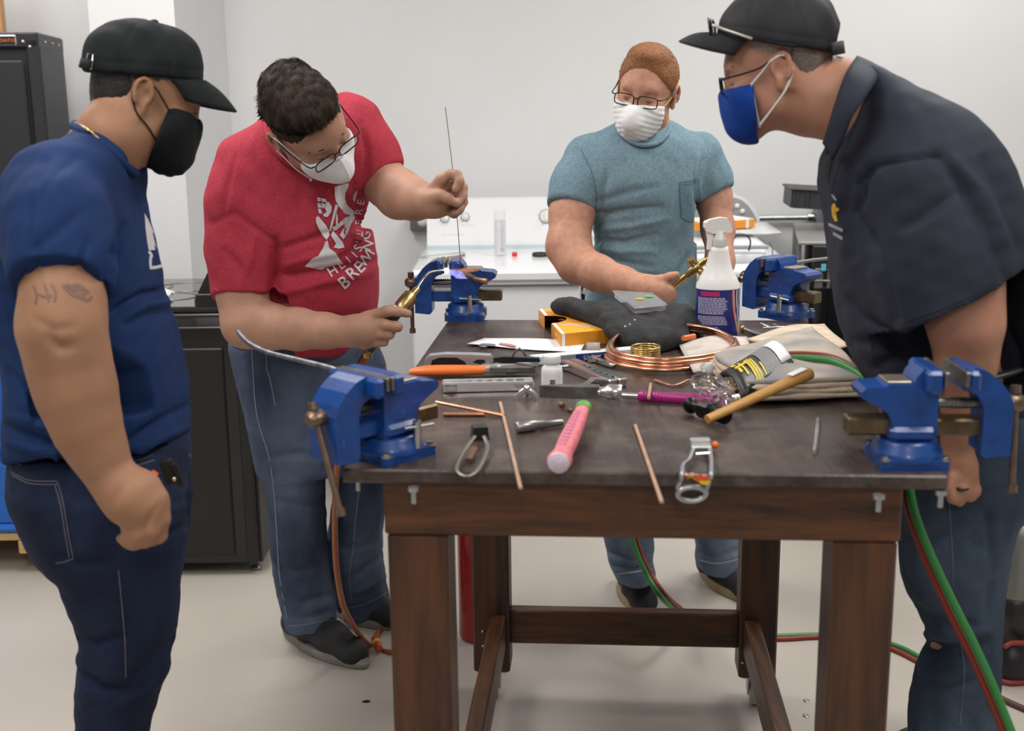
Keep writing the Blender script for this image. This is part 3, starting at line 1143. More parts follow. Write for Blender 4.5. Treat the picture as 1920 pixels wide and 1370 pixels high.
# wire loop brush with brass ferrule
t = thing('fitting_brush', 'wire-handled fitting brush with brass ferrule lying on the dryer', 'brush', PZ(838, 480, dzt))
wp = [PZ(u, v, dzt + .005) for u, v in ((783, 482), (800, 480), (830, 477), (850, 475), (866, 473), (872, 476), (868, 480), (850, 481), (832, 482))]
m_ = MB(); m_.tube(bez(wp, 40), .0022, 6); m_.tube(bez([PZ(u, v, dzt + .004) for u, v in ((783, 482), (805, 483), (828, 483))], 12), .002, 6); m_.build('wire', M_zinc, t)
m_ = MB(); m_.tube([PZ(822, 483, dzt + .006), PZ(838, 482, dzt + .006)], [.005, .004], 10); m_.build('ferrule', mat('brass', (.70, .50, .18), .25, 1.), t)
m_ = MB(); m_.tube([PZ(838, 482, dzt + .006), PZ(855, 482, dzt + .007), PZ(870, 478, dzt + .008)], [.003, .007, .005], 10); m_.build('bristles', mat('copper_brown', (.45, .22, .13), .6, .5), t)

# ------------------------------------------------------------------ wall conduit, junction box, black tray, oven carcass at right
cz_ = P(1470, 409, 5.2)[2]
t = thing('wall_conduit', 'grey steel conduit running along the wall to a junction box', 'pipe', (1.5, 5.2, cz_))
m_ = MB(); m_.tube([(P(1360, 409, 5.2)[0], 5.215, cz_), (P(1532, 409, 5.2)[0], 5.215, cz_)], .0115, 12); m_.build('pipe', M_zinc, t)
q = P(1521, 409, 5.2)
m_ = MB(); m_.tube([(q[0] - .012, 5.215, cz_), (q[0] + .014, 5.215, cz_)], .019, 12); m_.build('connector', M_steel, t)
q = P(1556, 398, 5.2)
m_ = MB(); m_.box((q[0] + .02, 5.215, q[2] + .01), (.16, .07, .14), b=.004); m_.build('junction_box', mat('box_grey', (.26, .28, .29), .45, .4), t)

oz = P(1502, 457, 4.35)[2]
ox0 = P(1500, 457, 4.35)[0]
ox1 = ox0 + .58
_b = PZ(1487, 418, oz)
KO = Matrix.Translation((ox0, 4.37, 0)) @ Matrix.Rotation(-math.atan2(_b[0] - ox0, _b[1] - 4.37), 4, 'Z') @ Matrix.Translation((-ox0, -4.37, 0))
t = thing('oven_carcass', 'stripped black oven with grey side panel standing right of the washer', 'oven', ((ox0 + ox1) / 2, 4.7, 0))
M_ogrey = mat('oven_side_grey', (.16, .16, .155), .4, .5, var=.12, vscale=20)
m_ = MB(KO); m_.box(((ox0 + ox1) / 2 + .02, 4.73, oz / 2), (ox1 - ox0 - .06, .70, oz - .02), b=.004); m_.build('carcass', M_black, t)
m_ = MB(KO); m_.box((ox0 + .006, 4.75, oz / 2), (.012, .68, oz), b=.003); m_.build('side_panel', M_ogrey, t)
m_ = MB(KO); m_.box(((ox0 + ox1) / 2, 4.75, oz - .004), (ox1 - ox0, .70, .012), b=.003); m_.build('top_panel', mat('top_grey', (.33, .33, .31), .45, .3, var=.1, vscale=10), t)
for dx, ww in ((.035, .02), (.075, .03), (.11, .012)):
    m_ = MB(KO); m_.box((ox0 + dx, 4.372, oz / 2 - .04), (ww, .012, oz - .1), b=.003); m_.build('trim_bar', M_ogrey, t)
m_ = MB(KO); m_.box(((ox0 + ox1) / 2 + .07, 4.375, oz - .06), (.42, .02, .10), b=.004); pnl = m_.build('control_panel', mat('panel_dark', (.03, .03, .032), .3), t)
q = P(1544, 500, 4.36)
m_ = MB(KO); m_.box((q[0], 4.363, q[2]), (.017, .006, .024)); m_.build('display', mat('blue_tape', (.10, .45, .68), .5), t)
m_ = MB(KO); m_.box((q[0] + .15, 4.37, q[2] - .05), (.36, .014, .008), b=.002); m_.build('door_strip', M_dsteel, t)
m_ = MB(KO); m_.box((q[0] + .16, 4.376, (q[2] - .06) / 2 + .05), (.40, .02, q[2] - .18), b=.006); m_.build('door', M_black_gloss, t)
ty = 4.72
tz = P(1500, 372, ty)[2]
ta, tb = P(1480, 350, ty)[0], P(1700, 360, ty)[0]
t = thing('black_tray', 'black plastic tray propped above the oven at the wall', 'tray', ((ta + tb) / 2, ty, tz))
K = Matrix.Translation((ta, ty, tz)) @ Euler((0, .06, -.1)).to_matrix().to_4x4()
m_ = MB(K)
m_.box((.3, .12, .037), (.6, .27, .008), b=.003)
for yy in (0.0, .24):
    m_.box((.3, yy, 0), (.57, .008, .07), b=.003)
for xx in (.012, .585):
    m_.box((xx, .12, 0), (.008, .24, .07), b=.003)
m_.box((.3, .12, -.032), (.57, .24, .006), b=.002)
for xx in (.03, .068, .085, .14):
    m_.box((xx, -.006, 0), (.006, .01, .06))
m_.build('tray', mat('tray_black', (.028, .028, .03), .5), t)
m_ = MB(); m_.box((tb - .16, ty + .12, (tz - .035 + oz) / 2), (.06, .12, tz - .045 - oz)); m_.box((tb - .03, ty + .12, (tz - .05 + oz) / 2), (.04, .12, tz - .07 - oz)); m_.build('prop_blocks', M_black, t, kind='stuff')
# ------------------------------------------------------------------ workbench
TZ = .99
TA = math.radians(-4.42)
TM = Matrix.Translation((.236, 2.357, 0)) @ Matrix.Rotation(TA, 4, 'Z')
TW, TL = .893, 1.274
M_top = wood('dark_stained_top', (.026, .016, .013), (.085, .056, .046), 1, .8, .38)
M_leg = wood('dark_stained_pine', (.016, .007, .004), (.12, .042, .013), 2, 1.)
M_rail = wood('dark_stained_rail', (.016, .007, .004), (.16, .055, .015), 0, 1.)
M_rail2 = wood('dark_stained_side_rail', (.018, .008, .005), (.19, .07, .022), 1, 1.)
def scuffed(m):
    nt = m.node_tree
    b = nt.nodes['Principled BSDF']
    src = b.inputs['Base Color'].links[0].from_socket
    tc = nt.nodes.new('ShaderNodeTexCoord')
    n = nt.nodes.new('ShaderNodeTexNoise')
    n.inputs['Scale'].default_value = 7
    n.inputs['Detail'].default_value = 8
    n.inputs['Roughness'].default_value = .7
    nt.links.new(tc.outputs['Object'], n.inputs['Vector'])
    r = nt.nodes.new('ShaderNodeValToRGB')
    r.color_ramp.elements[0].position = .48
    r.color_ramp.elements[0].color = (0, 0, 0, 1)
    r.color_ramp.elements[1].position = .72
    r.color_ramp.elements[1].color = (.7, .7, .7, 1)
    nt.links.new(n.outputs['Fac'], r.inputs['Fac'])
    mx = nt.nodes.new('ShaderNodeMix')
    mx.data_type = 'RGBA'
    nt.links.new(r.outputs[0], mx.inputs[0])
    nt.links.new(src, mx.inputs[6])
    mx.inputs[7].default_value = (.17, .135, .115, 1)
    nt.links.new(mx.outputs[2], b.inputs['Base Color'])
    rr = nt.nodes.new('ShaderNodeMapRange')
    rr.inputs[3].default_value = .24
    rr.inputs[4].default_value = .55
    nt.links.new(n.outputs['Fac'], rr.inputs[0])
    nt.links.new(rr.outputs[0], b.inputs['Roughness'])


scuffed(M_top)
bench = thing('workbench', 'dark-stained wooden workbench on casters in the middle of the room', 'table', TM @ Vector((0, 0, 0)))
m_ = MB(TM); m_.box((0, 0, TZ - .011), (TW, TL, .022), b=.003); m_.build('tabletop', M_top, bench)
AX, AY = TW / 2 - .058, TL / 2 - .02
ah = .089
az = TZ - .022 - ah / 2
for sy in (-1, 1):
    m_ = MB(TM); m_.box((0, sy * (AY - .019), az), (2 * AX, .038, ah), b=.004); m_.build('apron', M_rail, bench)
for sx in (-1, 1):
    m_ = MB(TM); m_.box((sx * (AX - .019), 0, az), (.038, 2 * AY - .08, ah), b=.004); m_.build('apron', M_rail2, bench)
lz0, lz1 = .085, TZ - .022 - ah
legs = []
for sx in (-1, 1):
    for sy in (-1, 1):
        m_ = MB(TM); m_.box((sx * (AX - .05), sy * (AY - .05), (lz0 + lz1) / 2), (.094, .094, lz1 - lz0), b=.005)
        m_.build('leg', M_leg, bench)
        m_ = MB(TM)
        m_.box((sx * (AX - .05), sy * (AY - .05), lz0 - .003), (.07, .07, .006))
        for o_ in (-.018, .018):
            m_.box((sx * (AX - .05) + o_, sy * (AY - .05) - .006, lz0 - .03), (.004, .04, .05), (.25, 0, 0), b=.001)
        cst = m_.build('caster', M_zinc, bench)
        m_ = MB(TM)
        m_.lathe([(.01, -.013), (.03, -.013), (.034, -.007), (.034, .007), (.03, .013), (.01, .013)], Matrix.Translation((sx * (AX - .05), sy * (AY - .05) - .012, .034)) @ Matrix.Rotation(math.pi / 2, 4, 'Y'), 20)
        m_.build('wheel', mat('grey_wheel', (.45, .44, .42), .4), cst)
m_ = MB(TM); m_.box((0, AY - .05, .20), (2 * AX - .19, .038, .092), b=.004); m_.build('stretcher', M_rail, bench)
for sx in (-1, 1):
    m_ = MB(TM); m_.box((sx * (AX - .068), 0, .20), (.038, 2 * AY - .19, .092), b=.004); m_.build('stretcher', M_rail2, bench)
# screw heads low on the rear legs
m_ = MB(TM)
for a, b in ((-.36, .20), (-.36, .16), (.33, .20), (.345, .185), (.335, .165), (.33, .14), (.30, .13)):
    m_.ball((a * 1.0, AY - .099, b), .004, 8, 5)
m_.build('screw_heads', M_steel, bench, kind='stuff')


def T(x, y, z=0.):
    return np.array(TM @ Vector((x, y, TZ + z)))


def Q(u, v, z=0.):
    """pixel -> point at height z above the bench top"""
    return PZ(u, v, TZ + z)


# ------------------------------------------------------------------ bench vices
M_vblue = mat('blue_vice_paint', (.005, .050, .225), .36, var=.2, vscale=30, bump=.1, bscale=140, coat=.15)
M_bronze = mat('bronze_bar', (.16, .12, .07), .38, .85, var=.25, vscale=40)
M_rod = mat('brown_steel_rod', (.20, .14, .10), .38, .85, var=.2, vscale=50)


def vice(pos, ang, open_, label, handle=(.0, .14), sc=(1, 1, 1), studs=()):
    K = Matrix.Translation(Vector(pos)) @ Matrix.Rotation(math.radians(ang), 4, 'Z') @ Matrix.Diagonal((sc[0], sc[1], sc[2], 1))
    t = thing('bench_vice', label, 'vice', pos, 'blue bench vices at the table corners')
    # swivel base with four bolt lugs
    m = MB(K)
    pts = []
    for i in range(48):
        a = 2 * math.pi * i / 48
        r = .050 + .020 * max(0, math.cos(2 * (a - math.pi / 4) * 2)) ** 3
        pts.append((r * math.cos(a), r * math.sin(a)))
    m.prism(pts, 0, .016)
    m.lathe([(.052, .012), (.052, .024), (.046, .028), (.046, .036), (.040, .040)], None, 32)
    base = m.build('swivel_base', M_vblue, t)
    for i in range(4):
        a = math.pi / 4 + i * math.pi / 2
        m = MB(K @ Matrix.Translation((.062 * math.cos(a), .062 * math.sin(a), .0165)))
        m.lathe([(.009, -.0005), (.009, .001), (.0055, .001), (.0055, .006), (.0, .0065)], None, 6, smooth=False)
        m.build('bolt', M_steel, base)
    # fixed body with anvil horn
    S = -.026
    m = MB(K)
    body = [(-.008, .038), (-.008, .150), (.016, .150), (.026, .138), (.030, .127), (.066, .127), (.070, .124), (.098, .121), (.106, .115), (.104, .107),
            (.085, .097), (.066, .086), (.058, .07), (.056, .038)]
    m.prism([(x + S, z) for x, z in body], -.031, .031, axis='y')
    m.box((.004 + S, 0, .134), (.024, .108, .034), b=.005)
    m.box((.0, 0, .052), (.07, .074, .026), b=.008)
    fx = m.build('fixed_body', M_vblue, t)
    m = MB(K); m.box((.049 + S, 0, .1285), (.036, .05, .004), b=.001); m.build('anvil_face', mat('bare_anvil', (.38, .33, .28), .4, .8, var=.15, vscale=50), fx)
    m = MB(K); m.box((-.0105 + S, 0, .139), (.006, .110, .022), b=.001); m.build('jaw_plate', M_dsteel, fx)
    m = MB(K); text_mb(m, '4½', Matrix.Translation((.012, -.0312, .082)) @ Matrix.Rotation(math.pi / 2, 4, 'X'), .024)
    m.build('cast_mark', mat('vice_cast_mark', (.03, .09, .38), .4), fx)
    # sliding jaw
    KS = K @ Matrix.Translation((S - open_, 0, 0))
    m = MB(KS)
    arc = [(-.047 + .033 * math.cos(a), .082 + .036 * math.sin(a)) for a in np.linspace(math.pi * .98, .25, 9)]
    jaw = [(-.088, .018), (-.052, .014), (-.045, .020), (-.045, .078)] + [(-.0445, .090), (-.040, .102), (-.033, .110), (-.024, .115), (-.0125, .118)] + \
          [(-.0125, .150), (-.030, .151), (-.048, .145), (-.066, .131), (-.081, .112), (-.088, .095)]
    m.prism(jaw, -.029, .029, axis='y')
    m.box((-.022, 0, .134), (.018, .108, .033), b=.005)
    mj = m.build('sliding_jaw', M_vblue, t)
    m = MB(KS); m.box((-.0105, 0, .139), (.006, .110, .022), b=.001); m.build('jaw_plate', M_dsteel, mj)
    m = MB(KS); text_mb(m, '4½', Matrix.Translation((-.068, -.0292, .05)) @ Matrix.Rotation(math.pi / 2, 4, 'X'), .024)
    m.build('cast_mark', MATS['vice_cast_mark'], mj)
    m = MB(K); m.box((.048, 0, .060), (.09, .034, .027), b=.003); m.build('slide_bar', M_bronze, t)
    m = MB(K); m.box((-.045 - open_ / 2, 0, .058), (.06 + open_, .036, .026), b=.003); m.build('slide_front', M_vblue if open_ < .03 else M_bronze, t)
    xs = S - open_ - .088
    m = MB(K); m.tube([(xs, 0, .092), (-.03, 0, .092)], .0075, 12)
    for i in range(9):
        m.tube([(xs + .036 + i * .0055, 0, .092), (xs + .038 + i * .0055, 0, .092)], .009, 12)
    m.build('screw', M_dsteel, t)
    m = MB(K); m.lathe([(.011, 0), (.0135, .003), (.0135, .022), (.010, .026), (.008, .029)], Matrix.Translation((xs + .002, 0, .092)) @ Matrix.Rotation(-math.pi / 2, 4, 'Y'), 18); hd = m.build('screw_head', M_rod, t)
    # tommy bar: direction across the screw
    da, off = handle
    hv = Vector((0, math.sin(da), -math.cos(da)))
    c0 = Vector((xs - .012, 0, .092))
    m = MB(K); m.tube([c0 - hv * (.02 if off else .07), c0 + hv * (off if off else .07)], .0052, 10)
    for e in (c0 - hv * (.02 if off else .07), c0 + hv * (off if off else .07)):
        m.tube([e - hv * .006, e + hv * .006], .0078, 10)
    m.build('handle_bar', M_rod, t)
    # swivel lock
    m = MB(K); m.tube([(.014, -.048, .02), (.014, -.048, .066)], .0062, 12); m.tube([(-.012, -.048, .058), (.044, -.052, .055)], .0026, 8); m.build('lock_bolt', M_steel, t)
    for u, v, Y in studs:
        m = MB()
        p = P(u, v, Y)
        m.tube([(p[0], Y, TZ - .0225), (p[0], Y, TZ - .029)], .009, 6)
        m.tube([(p[0], Y, TZ - .029), (p[0], Y, TZ - .048)], .0045, 8)
        m.build('stud', M_zinc, t)
    return K


K_BL = vice(Q(874, 596), -3, .012, 'blue bench vice at rear left corner of the bench, under the torch flame', (.03, .125))
K_BR = vice(Q(1474, 595), -50, .004, 'blue bench vice at rear right corner of the bench, jaws holding a grey rod', (1.9, .075))
K_FL = vice(Q(728, 852), 46, .010, 'blue bench vice at near left corner of the bench, beside the orange pliers', (-.30, .15), sc=(1, 1.12, .93), studs=((672, 905, 1.80), (775, 905, 1.735)))
K_FR = vice(Q(1698, 866), 178, .030, 'blue bench vice at near right corner of the bench, jaws open by the hanging hand', (.1, .13), studs=((1648, 922, 1.675), (1764, 922, 1.69)))
# ------------------------------------------------------------------ people
import time as _t


class HF:
    """head frame: forward, left, up (metres from the point between the ears)"""

    def __init__(s, c, f, u, sc=1.):
        f = np.array(f, float); f /= np.linalg.norm(f)
        l = np.cross(u, f); l /= np.linalg.norm(l)
        u = np.cross(f, l)
        s.R = np.stack((f, l, u), 1)
        s.c, s.s = np.array(c, float), sc

    def __call__(s, f, l, u):
        return s.c + s.s * (s.R @ np.array((f, l, u), float))

    def d(s, f, l, u):
        return s.R @ np.array((f, l, u), float)

    def loc(s, V):
        return ((V - s.c) @ s.R) / s.s

    def M(s):
        m = Matrix([list(r) for r in s.R]).to_4x4()
        m.translation = Vector(s.c)
        return m


def head_by_ear(u, v, Y, side, f, up, sc=1.):
    """head frame whose near ear (side +1 left, -1 right) sits at that place"""
    h = HF((0, 0, 0), f, up, sc)
    h.c = P(u, v, Y) - h.s * (h.R @ np.array((-.014, side * .084, 0.)))
    return h


def head_ops(F, h, ears=True, brow=.0, jaw=0.):
    s, R = h.s, h.R
    E = lambda c, r, k=.02, mode='u': F.ell(h(*c), np.array(r) * s, R, k * s, mode)
    C = lambda a, b, ra, rb, k=.02, mode='u': F.cone(h(*a), h(*b), ra * s, rb * s, k * s, mode)
    E((-.012, 0, .045), (.098, .076, .084), .01)
    E((.022, 0, -.02), (.072, .062, .09), .04)
    C((.012, .050, -.062), (.066, .016, -.097), .022 + jaw, .018 + jaw, .03)
    C((.012, -.050, -.062), (.066, -.016, -.097), .022 + jaw, .018 + jaw, .03)
    C((.066, -.012, -.098), (.066, .012, -.098), .019 + jaw, .019 + jaw, .02)
    C((.076, -.034, .024), (.076, .034, .024), .013, .013, .022)            # brow ridge
    for y in (-1, 1):
        E((.058, y * .044, -.028), (.026, .022, .018), .025)                    # cheekbone
        E((.094, y * .036, -.001), (.019, .021, .0125), .014, 's')            # eye socket
        E((.0735, y * .0325, -.001), (.0145, .0155, .0125), .005)             # lids over the ball
    C((.084, 0, .012), (.099, 0, -.034), .0085, .0105, .012)                  # nose
    E((.103, 0, -.036), (.012, .012, .011), .01)
    for y in (-1, 1):
        E((.092, y * .014, -.041), (.013, .008, .009), .006)
    E((.092, 0, -.070), (.012, .024, .012), .012)
    if ears:
        for y in (-1, 1):
            a = .25
            Re = R @ np.array(((math.cos(.2), -y * math.sin(.35), math.sin(.2)), (y * .35, 1, 0), (-math.sin(.2), 0, math.cos(.2))))
            Re /= np.linalg.norm(Re, axis=0)
            F.ell(h(-.014, y * .080, .000), np.array((.0185, .0062, .031)) * s, Re, .006 * s)
            pts = [h(-.014 + .0165 * math.cos(t_) - .003 * math.sin(t_), y * (.0855 - .003 * math.cos(t_)), .004 + .027 * math.sin(t_)) for t_ in np.linspace(-1.0 + .9, 3.9, 10)]
            F.chain([(p, .0042 * s) for p in pts], .004 * s)
            F.ell(h(-.010, y * .087, .000), np.array((.0085, .0075, .014)) * s, Re, .004 * s, 's')
            F.ell(h(-.009, y * .081, -.028), np.array((.008, .005, .009)) * s, Re, .006 * s)


def mask_cheeks(G, h, r=1.):
    for y in (-1, 1):
        G.ell(h(.058, y * .043, -.030), np.array((.032, .029, .030)) * h.s * r, h.R, .03)


def hair_shell(h, off, cuts, vox=.0035, extra=(), amp=.0012, sc=.012, seed=1, stretch=(1, 1, 1)):
    F = Field(vox)
    s = h.s
    F.ell(h(-.012, 0, .045), (np.array((.098, .076, .084)) + off) * s, h.R, .01)
    for c, r, k in extra:
        F.ell(h(*c), np.array(r) * s, h.R, k)
    for p, n, k in cuts:
        F.cut(h(*p), h.d(*n), k)
    V, Fc = F.mesh(1)
    N = vnormals(V, Fc)
    V = V + N * lumps(V, sc, amp, seed, stretch)[:, None]
    return V, Fc


def strands(V, F, h, comb, n, L, wid, lift, seed, keep=None):
    """short tapered locks lying along the hair"""
    r = np.random.default_rng(seed)
    N = vnormals(V, F)
    idx = np.arange(len(V))
    if keep is not None:
        idx = idx[keep(h.loc(V))]
    ids = r.choice(idx, n)
    P0, Nn = V[ids], N[ids]
    lc = h.loc(P0)
    d = comb(lc) @ h.R.T + r.normal(size=(n, 3)) * .12
    d -= Nn * np.einsum('ij,ij->i', d, Nn)[:, None]
    d /= np.linalg.norm(d, axis=1, keepdims=True) + 1e-9
    side = np.cross(Nn, d)
    ln = L * r.uniform(.6, 1.25, n)
    vs, fs = [], []
    K = 4
    for k in range(K + 1):
        t = k / K
        c = P0 - Nn * .0006 + d * (ln * t)[:, None] + Nn * (lift * math.sin(t * 2.2)) - Nn * ((ln * t) ** 2 / .17)[:, None]
        w_ = wid * (1 - t) ** .7 + .0001
        vs.append(np.stack((c + side * w_, c + Nn * w_ * .7, c - side * w_), 1))
    A = np.stack(vs, 1)            # n, K+1, 3, 3
    base = (np.arange(n) * (K + 1) * 3)[:, None, None]
    f = []
    for k in range(K):
        a = k * 3
        f += [(a, a + 1, a + 4, a + 3), (a + 1, a + 2, a + 5, a + 4)]
    Fq = (base + np.array(f)[None]).reshape(-1, 4)
    return A.reshape(-1, 3), Fq


def tube_obj(name, pts, r, m, parent, seg=8, **k):
    b = MB()
    b.tube(pts, r, seg)
    return b.build(name, m, parent, **k)


def spectacles(h, parent, m, tint, lw=.027, lh=.017, f0=.101, u0=-.006, half=False):
    rims = MB()
    for y in (-1, 1):
        pts = []
        for t_ in np.linspace(0, 2 * math.pi, 29)[:-1]:
            x, z = math.cos(t_), math.sin(t_)
            e = 4.2
            k = (abs(x) ** e + abs(z) ** e) ** (-1 / e)
            pts.append(h(f0 - .10 * abs(y * .034 + lw * x * k) ** 1.5 + .012 * 0 - .0, y * .034 + lw * x * k, u0 + lh * z * k))
        rims.tube(pts, .0016, 6, closed=True)
    rims.tube([h(f0 - .0006, -.008, u0 + .006), h(f0 + .003, 0, u0 + .009), h(f0 - .0006, .008, u0 + .006)], .0013, 6)
    sp = rims.build('spectacles', m, parent, 'thin dark spectacles')
    for y in (-1, 1):
        b = MB()
        b.tube(bez([h(f0 - .003, y * .062, u0 + .010), h(f0 - .012, y * .074, u0 + .012), h(.03, y * .083, u0 + .018), h(-.012, y * .0845, u0 + .034), h(-.032, y * .083, u0 + .012)], 20), .0017, 6)
        b.build('temple_arm', m, sp)
        g = MB()
        pts = []
        for t_ in np.linspace(0, 2 * math.pi, 29)[:-1]:
            x, z = math.cos(t_), math.sin(t_)
            k = (abs(x) ** 4.2 + abs(z) ** 4.2) ** (-1 / 4.2)
            pts.append(h(f0 - .10 * abs(y * .034 + lw * x * k) ** 1.5, y * .034 + lw * x * k, u0 + lh * z * k))
        c = np.mean(pts, 0)
        g._add([c] + pts, [(0, 1 + i, 1 + (i + 1) % 28) for i in range(28)], True)
        g.build('lens', tint, sp)
    return sp


def ball_eyes(h, parent, closed=False):
    for y in (-1, 1):
        m = MB(h.M() @ Matrix.Scale(h.s, 4))
        m.ball((.0735, y * .0325, -.003), .0128, 14, 10)
        m.cur = 1
        m.ball((.0772, y * .0325, -.006), (.0062, .0062, .0062), 12, 8)
        o = m.build('eye', [mat('eye_white', (.7, .66, .62), .25), mat('iris_dark', (.025, .015, .01), .15)], parent)
        b = MB()
        b.tube([h(.0893 - .09 * abs(a) ** 1.6 * .30, y * .0325 + .0135 * a, -.0072 - .0022 * (1 - a * a)) for a in np.linspace(-1, 1, 11)], [.0005] + [.0011] * 9 + [.0005], 6)
        b.build('lash_line', mat('lash_brown', (.05, .028, .02), .6), parent)


def cap(h, parent, m, edge, brim=True, droop=.018, blen=.078, brot=0., rad=(.113, .091, .098), c0=(-.012, 0, .050), hole=False):
    """baseball cap: six-panel crown, button, brim; edge = (f1, u1, f2, u2) of its lower rim seen from the side"""
    F = Field(.0035)
    F.ell(h(*c0), np.array(rad) * h.s, h.R, .01)
    F.ell(h(c0[0] + .045, 0, c0[2] + .028), np.array((.058, .068, .06)) * h.s, h.R, .03)
    f1, u1, f2, u2 = edge
    nrm = np.array((u2 - u1, 0, -(f2 - f1)))
    nrm = nrm if nrm[2] < 0 else -nrm
    F.cut(h(f1, 0, u1), h.d(*nrm), .004)
    if hole:
        F.ell(h(-.128, 0, u1 + .024), np.array((.03, .034, .025)) * h.s, h.R, .006, 's')
    V, Fc = F.mesh(1)
    N = vnormals(V, Fc)
    L = h.loc(V)
    a = np.arctan2(L[:, 1] - c0[1], L[:, 0] - c0[0])
    top = np.clip((L[:, 2] - u1) / .1, 0, 1)
    rr = np.hypot(L[:, 0] - c0[0], L[:, 1])
    seam = np.zeros(len(V))
    for k in range(6):
        da = np.abs((a - k * math.pi / 3 + math.pi) % (2 * math.pi) - math.pi) * rr
        seam += np.exp(-(da / .0035) ** 2)
    V = V - N * (seam * .0011 * (rr > .01))[:, None] + N * lumps(V, .05, .0012, 5)[:, None]
    # stitched rim band
    zl = u1 + (L[:, 0] - f1) * (u2 - u1) / (f2 - f1)
    V = V + N * (np.exp(-((L[:, 2] - zl - .02) / .004) ** 2) * -.0008)[:, None]
    cp = np_object('cap', V, Fc, m, parent)
    b = MB(); b.ball(h(c0[0], 0, c0[2] + rad[2] * 1.0), (.008, .008, .005), 12, 8); b.build('button', m, cp)
    if brim:
        rows = []
        for a in np.linspace(-1.22, 1.22, 27):
            row = []
            for t_ in np.linspace(0, 1, 9):
                fi = c0[0] + (rad[0] - .004 + .012 * math.cos(a)) * math.cos(a)
                li = (rad[1] - .006) * math.sin(a)
                fo = fi + blen * t_ * max(0, math.cos(a * .98)) ** .38
                lo = li * (1 - .10 * t_)
                ui = u1 + (fi - f1) * (u2 - u1) / (f2 - f1) + .004
                uo = ui - droop * (lo / .08) ** 2 * (t_ ** 1.3) - brot * t_ * max(0, math.cos(a)) + .006 * math.sin(t_ * 3.1)
                row.append(h(fo, lo, uo))
            rows.append(row)
        b = MB(); b.grid(rows, thick=.0035); b.build('brim', m, cp)
    return cp


def finger(F, pts, k=.006):
    """[(u, v, Y, r_px)] chain"""
    F.chain([(P(u, v, Y), r * px(u, v, Y)) for u, v, Y, r in pts], k)


def limb(F, pts, k=.03, mode='u'):
    F.chain([(P(u, v, Y), r * px(u, v, Y)) for u, v, Y, r in pts], k, mode)


def slices(nodes):
    """pixel slices [(v, uL, uR, Y, half depth)] -> loft nodes"""
    out = []
    for v, a, b, Y, hb in nodes:
        p, q = P(a, v, Y), P(b, v, Y)
        W, tn = (q[0] - p[0]) / 2, (p[0] + q[0]) / 2 / Y
        W = math.sqrt(max(W * W - (hb * tn) ** 2, (.6 * W) ** 2))      # what is seen obliquely looks wider than it is
        out.append(((p[2] + q[2]) / 2, (p[0] + q[0]) / 2, Y, W, hb))
    return out


def shoe(parent, heel, toe, width, m_up, m_sole, m_lace, sole_h=.028, flat_toe=False, cap_m=None):
    heel, toe = np.array(heel, float), np.array(toe, float)
    L = np.linalg.norm(toe - heel)
    K = frame(heel, toe - heel)
    A = np.array(K.to_3x3())
    pt = lambda x, y, z: heel + A @ np.array((x * L, y * width, z))
    F = Field(.004)
    hw = width
    for a, b, ra, rb in (((.13, 0, .048), (.36, 0, .052), .40, .42), ((.36, 0, .052), (.62, 0, .042), .42, .44), ((.62, 0, .040), (.87, .0, .030), .45, .40)):
        F.cone(pt(*a), pt(*b), ra * hw, rb * hw, .02)
    F.cone(pt(.16, 0, .07), pt(.26, 0, .105), .36 * hw, .36 * hw, .02)
    F.cone(pt(.3, 0, .10), pt(.6, 0, .06), .25 * hw, .27 * hw, .03)
    F.cut(pt(0, 0, .014), (0, 0, -1), .003)
    V, Fc = F.mesh(2)
    s = np_object('shoe', V, Fc, m_up, parent)
    out = []
    for t_ in np.linspace(0, 2 * math.pi, 41)[:-1]:
        x = .5 - .515 * math.cos(t_)
        wv = .47 * (1 + .10 * math.sin((x - .2) * 4.2)) * (1 - .12 * (x < .3)) * math.sin(t_)
        out.append((x, wv))
    b = MB()
    vs, n = [], len(out)
    for z, g in ((0, .96), (.006, 1.02), (sole_h * .6, 1.03), (sole_h, .97)):
        for x, y in out:
            zz = z * (1 + (.35 * max(0, .3 - x)) / .3 * (z > .01))
            vs.append(pt(.5 + (x - .5) * g, y * g, zz))
    fs = []
    for i in range(3):
        for j in range(n):
            fs.append((i * n + j, i * n + (j + 1) % n, (i + 1) * n + (j + 1) % n, (i + 1) * n + j))
    fs += [tuple(range(n))[::-1], tuple(range(3 * n, 4 * n))]
    b._add(vs, fs, False)
    b.build('sole', m_sole, s)
    tr = bvh(V, Fc)
    b = MB()
    for i in range(5):
        x = .34 + i * .065
        row = []
        for y in np.linspace(-.24, .24, 7):
            o = Vector(pt(x + .02 * (y > 0), y, .2))
            hit = tr.ray_cast(o, Vector((0, 0, -1)))[0]
            if hit is not None:
                row.append(hit + Vector((0, 0, .001)))
        if len(row) > 3:
            b.tube(row, .0022, 6)
    b.build('laces', m_lace, s)
    return s


